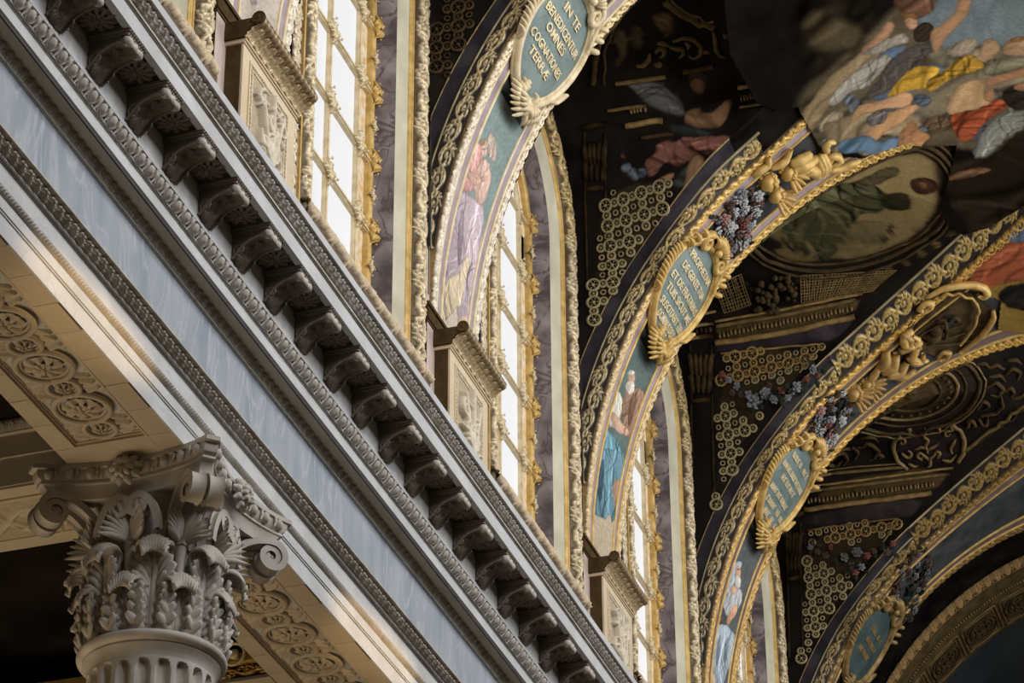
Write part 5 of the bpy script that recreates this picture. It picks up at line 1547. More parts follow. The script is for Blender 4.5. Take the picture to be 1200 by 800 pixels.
cs(2, [(680, 545), (740, 450), (945, 465), (900, 560), (870, 590), (720, 565)], (0.135, 0.105, 0.048), 0.012, 0.1, 0.3, 0.3, c3)
cs(2, [(870, 590), (945, 465), (955, 475), (900, 590)], (0.035, 0.03, 0.016), 0.008, 0.0, 0.3, 0.3, c3)
cs(2, [(1040, 240), (1100, 222), (1190, 240), (1190, 300), (1100, 325), (1050, 290)], (0.05, 0.022, 0.014), 0.02, 0.3, 0.3, 0.1, c3)
cs(2, [(1085, 255), (1130, 245), (1140, 280), (1100, 290)], (0.13, 0.06, 0.03), 0.02, 0.2, 0.3, 0.1, c3)
# smoke and dark figures beyond it
cs(2, [(1100, 170), (1150, 165), (1210, 175), (1230, 260), (1170, 290), (1110, 260), (1095, 210)], (0.040, 0.028, 0.018), 0.08, 0.5, 0.3, 0.5)
cs(2, [(1112, 195), (1150, 190), (1180, 200), (1150, 212), (1118, 204)], (0.13, 0.075, 0.04), 0.03, 0.3, 0.3, 0.2)
cs(2, [(1100, 245), (1125, 232), (1140, 240), (1118, 256), (1102, 262)], (0.11, 0.055, 0.025), 0.03, 0.2, 0.3, 0.2)
# lattice grounds of the third bay, brown-violet bands under the painted cornices
cs(2, [(836, 395), (1003, 368), (990, 392), (964, 401), (845, 415), (838, 412)], (0.034, 0.026, 0.030), 0.01, 0.25, 0.4, 0.4)
cs(3, [(940, 604), (1086, 580), (1070, 603), (1054, 606), (940, 622)], (0.034, 0.026, 0.026), 0.01, 0.25, 0.4, 0.4)
cs(2, [(838, 345), (862, 325), (882, 336), (876, 362), (846, 368)], (0.085, 0.062, 0.026), 0.01, 0.2, 0.4, 0.05)
cs(2, [(938, 324), (1050, 318), (1018, 343), (940, 356)], (0.10, 0.072, 0.030), 0.01, 0.2, 0.4, 0.05)
# gilt grounds of the cornices and of the ring fields, dim frames round the medallions
cs(2, [(838, 379), (1008, 346), (1002, 371), (838, 404)], (0.085, 0.057, 0.022), 0.012, 0.35, 0.4, 0.08)
cs(3, [(942, 573), (1114, 549), (1092, 578), (942, 600)], (0.075, 0.050, 0.020), 0.012, 0.35, 0.4, 0.08)
cs(2, [(846, 417), (960, 404), (935, 440), (896, 478), (866, 520), (845, 570), (840, 500)], (0.040, 0.028, 0.015), 0.02, 0.2, 0.4, 0.08)
cs(3, [(946, 624), (1050, 610), (1030, 640), (998, 676), (970, 720), (945, 760), (942, 700)], (0.036, 0.026, 0.015), 0.02, 0.2, 0.4, 0.08)
cs(1, [(706, 230), (735, 214), (790, 208), (770, 260), (740, 305), (712, 360), (694, 400), (692, 330)], (0.036, 0.027, 0.016), 0.02, 0.2, 0.4, 0.08)
cs(3, ell(1068, 462, 80, 45, -0.17), (0.024, 0.017, 0.013), 0.02, 0.2)
cs(3, ell(1068, 462, 54, 29, -0.17), (0.040, 0.027, 0.013), 0.02, 0.2)
cs(3, ell(1068, 462, 34, 19, -0.17), (0.055, 0.036, 0.016), 0.02, 0.3, 0.5, 0.06)
cs(3, Z([(470, 620), (440, 540), (460, 470), (640, 420), (800, 410), (850, 480), (840, 560), (790, 620)], 960, 420, 5.0), (0.026, 0.018, 0.017), 0.02, 0.2)
for _q in range(18):
    _a = 0.35 + 2.55 * _q / 17
    _x, _y = MED[0] + 146 * math.cos(_a) * math.cos(MED[4]) - 88 * math.sin(_a) * math.sin(MED[4]), MED[1] + 146 * math.cos(_a) * math.sin(MED[4]) + 88 * math.sin(_a) * math.cos(MED[4])
    if _x > 905 and _y > 262: cs(2, [(_x - 8, _y - 2), (_x, _y - 6), (_x + 8, _y + 1), (_x + 1, _y + 6)], (0.10, 0.070, 0.030), 0.012, 0.6, 0.9 + _q, 0.05)
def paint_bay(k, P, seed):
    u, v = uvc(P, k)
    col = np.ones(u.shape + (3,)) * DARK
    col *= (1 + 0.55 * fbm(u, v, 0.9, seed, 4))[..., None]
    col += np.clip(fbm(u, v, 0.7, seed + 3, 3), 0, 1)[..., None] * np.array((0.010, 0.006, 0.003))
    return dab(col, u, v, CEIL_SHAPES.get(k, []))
def half_g(th): return np.where(th < 50, 1.93, 1.93 * np.sqrt(np.clip(1 - ((th - 50) / (TH_TOP - 50.0)) ** 2, 0, 1)))
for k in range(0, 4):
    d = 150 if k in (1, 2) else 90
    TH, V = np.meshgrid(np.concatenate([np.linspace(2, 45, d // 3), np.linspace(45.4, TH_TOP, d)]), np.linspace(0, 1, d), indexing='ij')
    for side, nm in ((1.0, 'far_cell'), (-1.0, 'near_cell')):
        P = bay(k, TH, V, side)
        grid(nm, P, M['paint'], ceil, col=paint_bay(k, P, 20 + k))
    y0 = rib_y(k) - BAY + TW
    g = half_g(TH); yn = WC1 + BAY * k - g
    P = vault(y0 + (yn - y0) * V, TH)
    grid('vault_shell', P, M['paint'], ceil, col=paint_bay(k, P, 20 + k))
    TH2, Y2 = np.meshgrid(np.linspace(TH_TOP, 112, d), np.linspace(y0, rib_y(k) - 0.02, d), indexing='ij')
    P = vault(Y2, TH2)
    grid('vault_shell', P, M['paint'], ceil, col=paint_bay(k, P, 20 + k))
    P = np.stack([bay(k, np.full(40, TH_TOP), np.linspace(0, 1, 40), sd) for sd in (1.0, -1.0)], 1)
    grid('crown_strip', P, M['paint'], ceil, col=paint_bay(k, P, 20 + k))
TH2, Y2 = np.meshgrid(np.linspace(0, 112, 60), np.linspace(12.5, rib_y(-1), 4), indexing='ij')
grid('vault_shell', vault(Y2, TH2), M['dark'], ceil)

# gilt lines laid on the painted cornices, frames and rings
def gline(name, k, pts, r, mat, parent=None, dense=6.0, closed=False, lift=0.0):
    pts = np.asarray(pts, float)
    if closed: pts = np.concatenate([pts, pts[:1]])
    L = np.concatenate([[0], np.cumsum(np.linalg.norm(np.diff(pts, axis=0), axis=1))])
    n = max(3, int(L[-1] / dense)); t = np.linspace(0, L[-1], n)
    q = np.stack([np.interp(t, L, pts[:, 0]), np.interp(t, L, pts[:, 1])], -1)
    P = np.array([at_ceiling(k, *p) for p in q])
    if len(P) > 4:
        Q = P.copy(); Q[1:-1] = (P[:-2] + 2 * P[1:-1] + P[2:]) / 4; P = Q
    P = P + np.array([0.02, -0.06, -0.06]) * lift
    rr = r if np.isscalar(r) else np.interp(t / L[-1], np.linspace(0, 1, len(r)), r)
    return MB().tube(P, rr, 6).obj(name, mat, parent or ceil, True)
M['dimgold'] = stone('dim_gilding', (0.13, 0.085, 0.030), (0.25, 0.165, 0.060), 0.5, 9.0, 0.2, metallic=0.15)
M['piercol'] = stone('dark_pier_paint', (0.016, 0.011, 0.006), (0.050, 0.034, 0.016), 0.6, 7.0)
M['umber'] = stone('umber_paint', (0.045, 0.030, 0.015), (0.09, 0.06, 0.028), 0.6, 7.0)
def eggs_row(k, a, b, n, mat, parent, size=0.030):
    m = MB()
    for i in range(n):
        t = (i + 0.5) / n
        P = at_ceiling(k, a[0] + (b[0] - a[0]) * t, a[1] + (b[1] - a[1]) * t)
        m.ball(P, (size * 0.7, size, size * 1.6), 6, 5)
    return tag(m.obj('egg_row', mat, parent, True), kind='stuff')
def cornice(k, lines, eggs):
    c = empty('painted_cornice', tuple(at_ceiling(k, *lines[0][0][0])), ceil)
    for pts, r, mat in lines: gline('gilt_line', k, pts, r, mat, c)
    for e in eggs: eggs_row(k, *e, c)
cornice(2, [([(838, 403), (920, 390), (1000, 371)], 0.042, M['darkgold']), ([(838, 383), (920, 370), (1003, 352)], 0.030, M['dimgold']), ([(838, 378), (920, 363), (1010, 345)], 0.020, M['darkgold']),
            ([(800, 383), (836, 380)], 0.025, M['dimgold']), ([(800, 398), (833, 394)], 0.030, M['dimgold']), ([(802, 372), (838, 366)], 0.02, M['dimgold'])],
        [((840, 393), (1000, 362), 34, M['dimgold']), ((804, 390), (834, 386), 6, M['umber'])])
cornice(3, [([(942, 598), (1020, 587), (1090, 578)], 0.040, M['darkgold']), ([(942, 577), (1040, 565), (1112, 556)], 0.026, M['dimgold']), ([(942, 572), (1040, 559), (1116, 549)], 0.020, M['darkgold']),
            ([(942, 559), (1000, 553), (1062, 548)], 0.026, M['dimgold']), ([(942, 555), (1000, 548), (1055, 544)], 0.014, M['dimgold'])],
        [((944, 588), (1096, 567), 34, M['dimgold'])])
cornice(1, [([(722, 99), (780, 91)], 0.030, M['dimgold']), ([(800, 86), (835, 79)], 0.034, M['umber']), ([(712, 131), (756, 124)], 0.024, M['dimgold']), ([(733, 148), (775, 141)], 0.040, M['darkgold']),
            ([(750, 163), (787, 157)], 0.028, M['umber']), ([(864, 104), (884, 100)], 0.03, M['dimgold']), ([(866, 125), (905, 118)], 0.02, M['dimgold'])],
        [((736, 130), (757, 127), 5, M['dimgold']), ((866, 115), (884, 112), 5, M['dimgold'])])
# framed fields of little interlaced rings beside the arches
def ring_mesh(R, r):
    a = np.linspace(0, 2 * PI, 18, endpoint=False)
    m = MB().tube(np.stack([R * np.cos(a), R * np.sin(a), 0 * a], -1), r, 5, True)
    m.ball((0, 0, 0.0), (R * 0.34, R * 0.34, r * 1.4), 7, 5)
    for q in range(6):
        m.ball((R * 0.55 * math.cos(q * PI / 3), R * 0.55 * math.sin(q * PI / 3), 0), (R * 0.14, R * 0.14, r), 5, 4)
    return m
def honeycomb(k, corners, mats, skip=()):
    """rings in a regular lattice on the far cell, inside a polygon given on the wall"""
    poly = np.array([at_ceiling(k, *p) for p in corners])[:, [0, 2]]
    f = empty('ring_field', tuple(at_ceiling(k, *corners[0])), ceil)
    S = 0.235; me = {}; tiny = MB()
    sk = [(at_ceiling(k, x, y)[[0, 2]], r) for x, y, r in skip]
    x0, z0 = poly.min(0); x1, z1 = poly.max(0); n = 0
    for i in range(int((x1 - x0) / S * 2) + 2):
        for j in range(int((z1 - z0) / S * 2) + 2):
            big = i % 2 == 0 and j % 2 == 0
            x, z = x0 + i * S / 2, z0 + j * S / 2
            R = 0.076 if big else (0.030 if (i % 2 and j % 2) else 0.046)
            if inside(poly, x, z) > 0.02 or n > 230: continue
            if any(math.hypot(x - c[0], z - c[1]) < r for c, r in sk): continue
            if z >= ZC + RB: continue
            th = math.degrees(math.asin((z - ZC) / RB))
            a, b = bay(k, th, 0.0), bay(k, th, 1.0)
            v = (x - a[0]) / (b[0] - a[0])
            if not 0 < v < 1: continue
            P = bay(k, th, v, 1.0, 0.014)
            du = _unit(b - a); dv = _unit(bay(k, th + 0.6, v) - bay(k, th - 0.6, v)); nn = _unit(np.cross(du, dv))
            if nn[1] > 0: nn = -nn
            dv = np.cross(nn, du)
            if R < 0.04:
                aa = np.linspace(0, 2 * PI, 10, endpoint=False)
                tiny.tube(P + R * (np.cos(aa)[:, None] * du + np.sin(aa)[:, None] * dv), 0.011, 4, True); n += 1; continue
            key = (round(R, 3), int(sum(1 for m_ in mats) > 1 and z > mats[1][1]))
            if key not in me:
                o = ring_mesh(R, 0.018 if big else (0.011 if R < 0.04 else 0.015)).obj('ring', mats[key[1]][0], f, True, True); me[key] = o.data
            else: o = link('ring', me[key], f)
            mm = Matrix.Identity(4)
            for q in range(3): mm[q][0], mm[q][1], mm[q][2] = du[q], dv[q], nn[q]
            mm.translation = Vector(P) - Vector(origin(f))
            o.matrix_local = mm; n += 1
    if tiny.n: tag(tiny.obj('small_rings', mats[0][0], f, True), kind='stuff')
    return f
honeycomb(0, [(518, 0), (556, 0), (540, 45), (522, 90), (512, 100), (510, 40)], [(M['umber'], 99)])
honeycomb(1, [(712, 222), (735, 214), (762, 205), (790, 212), (770, 260), (740, 305), (712, 360), (696, 395), (694, 330), (704, 270)], [(M['olive'], 99)], [(735, 198, 0.28), (752, 203, 0.22)])
HC2 = [(847, 416), (962, 403), (935, 440), (896, 478), (866, 520), (845, 570), (838, 590), (840, 500), (842, 450)]
honeycomb(2, HC2, [(M['olive'], 0), (M['darkgold'], 19.55)], [(855, 455, 0.16), (878, 470, 0.20), (905, 462, 0.20), (930, 455, 0.2), (890, 462, 0.2), (950, 440, 0.15)])
honeycomb(3, [(948, 622), (1052, 608), (1030, 640), (998, 676), (970, 720), (948, 760), (938, 770), (942, 700)], [(M['olive'], 0), (M['darkgold'], 19.6)], [(960, 645, 0.16), (985, 650, 0.2), (1003, 648, 0.2), (1020, 640, 0.2), (1000, 665, .14)])
gline('gilt_line', 2, [(844, 415), (904, 408), (963, 402), (936, 436)], 0.016, M['darkgold'])
gline('gilt_line', 3, [(945, 622), (1000, 613), (1054, 606), (1034, 634)], 0.016, M['dimgold'])
# lattice grilles of the third bay
def lattice(k, A, B, C, D, nu, nv, mat):
    m = MB()
    def bl(u, v): 
        a = np.array(A) * (1 - u) + np.array(B) * u; b = np.array(D) * (1 - u) + np.array(C) * u
        return at_ceiling(k, *(a * (1 - v) + b * v))
    for i in range(nu + 1):
        m.tube([bl(i / nu, 0), bl(i / nu, 0.5), bl(i / nu, 1)], 0.008, 4)
    for j in range(nv + 1):
        m.tube([bl(0, j / nv), bl(0.5, j / nv), bl(1, j / nv)], 0.009, 4)
    return tag(m.obj('lattice', mat, ceil), kind='stuff')
lattice(2, (938, 324), (1050, 318), (1022, 342), (940, 356), 30, 9, M['dimgold'])
lattice(2, (838, 338), (868, 322), (880, 358), (848, 368), 10, 9, M['dimgold'])
# fruit and foliage mask between the grilles
m = MB(); r_ = np.random.default_rng(4)
for i in range(46):
    px, py = r_.uniform(884, 934), r_.uniform(322, 366)
    P = at_ceiling(2, px, py); m.ball(P + np.array([0, -0.02, -0.03]), r_.uniform(0.022, 0.05), 6, 5)
tag(m.obj('fruit_cluster', M['umber'], ceil, True), kind='stuff')
# dark piers with leaf capitals beside the windows
def pier(k, x0, x1, ytop, ybot, mat):
    p = empty('painted_pier', tuple(at_ceiling(k, (x0 + x1) / 2, ytop)), ceil)
    for x in (x0, x1):
        gline('pier_edge', k, [(x, ytop + 6), (x + 1, (ytop + ybot) / 2), (x + 3, ybot)], 0.016, M['piercol'], p)
    for row, (n_, yb, yt, w) in enumerate(((4, 62, 40, 0.040), (5, 44, 16, 0.040))):
        for j in range(n_):
            u = (j + 0.5) / n_; xm = x0 + (x1 - x0) * u; s = 2 * u - 1
            gline('pier_leaf', k, [(xm, ytop + yb), (xm + s, ytop + (yb + yt) / 2), (xm + s * 3, ytop + yt), (xm + s * 6, ytop + yt + 2), (xm + s * 6, ytop + yt + 6)], [0.016, w, w, 0.022, 0.012], mat, p, 3)
    gline('pier_cap', k, [(x0 - 2, ytop), (x1 + 2, ytop - 4)], 0.035, mat, p)
    gline('pier_ring', k, [(x0 + 1, ytop + 72), (x1, ytop + 69)], 0.035, M['umber'], p)
pier(2, 808, 833, 398, 590, M['umber']); pier(1, 684, 708, 150, 330, M['piercol']); pier(3, 921, 937, 606, 770, M['piercol'])
# rings of the medallion and of the roundel
gline('medallion_frame', 2, ell(MED[0], MED[1], MED[2] + 3, MED[3] + 3, MED[4], 40), 0.022, M['umber'], None, 6, True)
gline('medallion_frame', 2, ell(MED[0], MED[1], MED[2] + 10, MED[3] + 11, MED[4], 40), 0.030, M['umber'], None, 6, True)
gline('medallion_frame', 2, ell(MED[0], MED[1], MED[2] + 17, MED[3] + 20, MED[4], 40), 0.020, M['umber'], None, 6, True)
RO = (1068, 462)
for a, b, w, mt in ((36, 20, 0.022, M['umber']), (56, 30, 0.026, M['dimgold']), (66, 37, 0.018, M['umber']), (82, 46, 0.030, M['umber']), (88, 50, 0.016, M['dimgold'])):
    gline('roundel_ring', 3, ell(RO[0], RO[1], a, b, -0.17, 40), w, mt, None, 6, True)
gline('roundel_boss', 3, ell(RO[0], RO[1], 7, 4, -0.17, 12), 0.05, M['umber'], None, 4, True)
for i in range(26):
    t = 2 * PI * i / 26
    e1 = ell(RO[0], RO[1], 47, 25.5, -0.17, 26)[i]
    gline('roundel_leaf', 3, [(e1[0] - 2, e1[1]), e1, (e1[0] + 2, e1[1] + 1)], [0.012, 0.03, 0.012], M['umber'], None, 2)
# scrolled frame and arabesques of the fourth bay
c4 = (960, 420, 5.0)
def gz(name, k, pts, r, mat, conv, dense=3.0): return gline(name, k, Z(pts, *conv), r, mat, None, dense)
sp = [tuple(x) for x in spiral((485, 490), 42, 1.9, 1.3, 1, 20, 0.2)]; sp2 = [tuple(x) for x in spiral((755, 445), 42, 1.2, 1.3, -1, 20, 0.2)]
gz('scroll_frame', 3, [(520, 655), (460, 610), (435, 540), (445, 480), (480, 450)] + sp[4:], [0.030, 0.034, 0.034, 0.03, 0.022, 0.014], M['dimgold'], c4)
gz('scroll_frame', 3, [(810, 615), (850, 560), (850, 480), (820, 410), (770, 398)] + sp2[4:], [0.030, 0.034, 0.034, 0.03, 0.022, 0.014], M['dimgold'], c4)
gz('scroll_frame', 3, [(860, 545), (960, 460), (1080, 365), (1220, 270)], 0.028, M['dimgold'], c4)
gz('scroll_frame', 3, [(830, 580), (960, 480), (1080, 385), (1220, 290)], 0.014, M['umber'], c4)
for pts in ([(600, 600), (570, 575), (590, 555), (615, 575), (600, 590)], [(690, 590), (715, 560), (690, 545), (670, 565)], [(600, 560), (640, 600), (690, 560)], [(640, 560), (620, 520), (640, 490), (615, 460), (620, 420)],
            [(560, 540), (600, 520), (640, 540)], [(640, 540), (690, 510), (700, 500)], [(480, 560), (520, 590), (545, 560), (520, 545)], [(520, 620), (560, 640), (580, 630)], [(800, 480), (770, 530), (780, 560)], [(720, 600), (770, 610), (800, 570)],
            [(650, 600), (655, 635), (640, 640)], [(510, 420), (540, 410), (520, 450)], [(690, 400), (710, 420), (690, 440)]):
    gz('arabesque', 3, pts, [0.016, 0.028, 0.024, 0.012], M['dimgold'], c4, 2.0)
for pts in ([(60, 600), (100, 560), (150, 560), (170, 600), (140, 630)], [(130, 540), (200, 520), (230, 560), (210, 600)], [(220, 520), (300, 500), (350, 550), (330, 590), (300, 600)], [(330, 560), (380, 580), (360, 590)], [(40, 620), (90, 640), (140, 600)],
            [(240, 470), (300, 460), (340, 480)], [(860, 410), (880, 370), (920, 390), (905, 410)], [(930, 300), (960, 250), (1000, 280), (970, 300)], [(950, 340), (1020, 330), (1080, 280), (1060, 220)], [(980, 180), (1030, 140), (1080, 180), (1050, 230), (1000, 220)],
            [(1080, 200), (1120, 170), (1150, 200), (1130, 230)], [(1090, 100), (1130, 60), (1180, 90), (1160, 130)], [(940, 370), (970, 390), (990, 350)], [(990, 60), (1040, 40), (1090, 70)], [(1130, 240), (1180, 230), (1200, 200)], [(920, 40), (980, 30), (1000, 60)],
            [(1000, 110), (1060, 100), (1090, 140)], [(1100, 20), (1150, 10), (1190, 40)]):
    gz('arabesque', 3, pts, [0.018, 0.034, 0.03, 0.012], M['umber'], c4, 2.0)
M['scrollgold'] = stone('dark_scroll_gilding', (0.085, 0.058, 0.024), (0.16, 0.11, 0.045), 0.6, 8.0)  # dark gold for the scrolls of the second bay
# acanthus scrolls of the second bay and its oval frame
for pts in ([(520, 450), (540, 470), (570, 460), (550, 440)], [(530, 380), (560, 340), (600, 360), (590, 400), (560, 410)], [(620, 330), (680, 350), (720, 340), (730, 390), (700, 410)], [(650, 300), (730, 270), (800, 280), (850, 330), (850, 390), (800, 420), (760, 400)],
            [(740, 300), (770, 330), (760, 350)], [(860, 380), (900, 360), (905, 385)], [(390, 470), (440, 470), (490, 420), (490, 380)], [(540, 310), (580, 310), (620, 330)], [(940, 220), (950, 330), (980, 400), (1020, 410)], [(1000, 240), (1040, 270)]):
    gz('arabesque', 1, pts, [0.018, 0.034, 0.030, 0.012], M['scrollgold'], c1, 2.0)
gz('oval_frame', 1, [(600, 20), (700, 90), (800, 150), (930, 190)], 0.045, M['scrollgold'], c1)
gz('oval_frame', 1, [(640, 10), (720, 70), (820, 130), (935, 165)], 0.016, M['dimgold'], c1)
gz('door_frame', 1, [(290, 80), (210, 200), (130, 330), (100, 480), (90, 600)], 0.030, M['umber'], c1)
gz('door_frame', 1, [(310, 100), (230, 220), (170, 350), (170, 600)], 0.018, M['umber'], c1)

# ------------------------------------------------------------------ the arch of the apse and what lies beyond
apse = thing('apse_arch', 'broad coffered arch at lower right, beyond the last vault arch', 'arch', (-7.0, 41.3, 18.0))
def aband(name, y0, y1, mat, h=0.0, hh=None, th0=20, th1=110):
    th = np.linspace(th0, th1, 80)
    P = np.stack([vault(np.full(80, y0), th, h), vault(np.full(80, y1), th, h if hh is None else hh)], 1)
    return grid(name, P, mat, apse)
y5 = 40.50
th = np.arange(24, 108, 0.17); v = np.linspace(0, 1, 15)
V, A = np.meshgrid(v, th, indexing='xy')
H = tile_at(T_LEAF, A * MPD / 0.20, V)
col = mixc((0.06, 0.035, 0.014), (0.80, 0.50, 0.20), H * 1.3)
tag(grid('leaf_moulding', vault(y5 + 0.30 * V, A, 0.02 + 0.05 * H), M['gilt'], apse, col=col), kind='stuff')
aband('vault_strip', rib_y(3) + TW - 0.02, y5 + 0.06, M['dark'], -0.004)
aband('gilt_fillet', y5 + 0.31, y5 + 0.345, M['darkgold'], 0.03)
M['bronze'] = stone('bronze_brown_paint', (0.075, 0.050, 0.022), (0.14, 0.095, 0.042), 0.6, 6.0)
aband('plain_band', y5 + 0.345, y5 + 0.90, M['bronze'], 0.0)
m = MB()
for a in np.arange(30, 106, 0.62): m.ball(vault(y5 + 0.78, a, 0.012), 0.021, 6, 4)
tag(m.obj('bead_row', M['dimgold'], apse, True), kind='stuff')
aband('gilt_fillet', y5 + 0.735, y5 + 0.75, M['dimgold'], 0.012); aband('gilt_fillet', y5 + 0.81, y5 + 0.825, M['dimgold'], 0.012)
aband('coffer_band', y5 + 0.90, y5 + 1.95, M['bronze'], 0.0)
aband('edge_return', y5 + 1.95, y5 + 1.95, M['umber'], 0.0, -0.3)
for i in range(7):
    ac = 43.5 + 9.1 * i
    cf = empty('coffer', tuple(vault(y5 + 1.42, ac)), apse)
    m = MB()
    for q, r0 in ((0.0, 0.016), (0.07, 0.010)):
        a, b = (4.1 - q * 11), (0.40 - q)
        loop = [(y5 + 1.42 + sx * b * t, ac + a * s) for (sx, s, t) in ()]
        pts = []
        for (ya, aa, yb, ab_) in ((-b, -a, b, -a), (b, -a, b, a), (b, a, -b, a), (-b, a, -b, -a)):
            for t in np.linspace(0, 1, 7)[:-1]: pts.append(vault(y5 + 1.42 + ya + (yb - ya) * t, ac + aa + (ab_ - aa) * t, 0.01))
        m.tube(pts, r0, 5, True)
    m.obj('coffer_frame', M['dimgold'] if i % 2 else M['dimgold'], cf, True)
    m = MB()
    for R, w in ((0.33, 0.020), (0.24, 0.016), (0.12, 0.022)):
        t = np.linspace(0, 2 * PI, 28, endpoint=False)
        m.tube([vault(y5 + 1.42 + R * math.cos(q) * 0.95, ac + R * math.sin(q) / MPD, 0.012) for q in t], w, 5, True)
    for q in np.linspace(0, 2 * PI, 9)[:-1]:
        m.ball(vault(y5 + 1.42 + 0.18 * math.cos(q), ac + 0.18 * math.sin(q) / MPD, 0.01), 0.035, 6, 4)
    m.ball(vault(y5 + 1.42, ac, 0.01), 0.05, 8, 5)
    m.obj('coffer_rosette', M['umber'], cf, True)
TH2, Y2 = np.meshgrid(np.linspace(10, 120, 40), np.linspace(y5 + 1.95, 47, 6), indexing='ij')
P = vault(Y2, TH2, -0.3); 
tag(grid('ceiling_apse', P, M['apse'] if 'apse' in M else M.setdefault('apse', stone('dark_apse_paint', (0.040, 0.048, 0.054), (0.070, 0.080, 0.088), 0.6, 0.8))), kind='structure')
tag(MB().box(-10, 4, 47.0, 47.3, 8, 22).obj('wall_end', M['apse']), kind='structure')
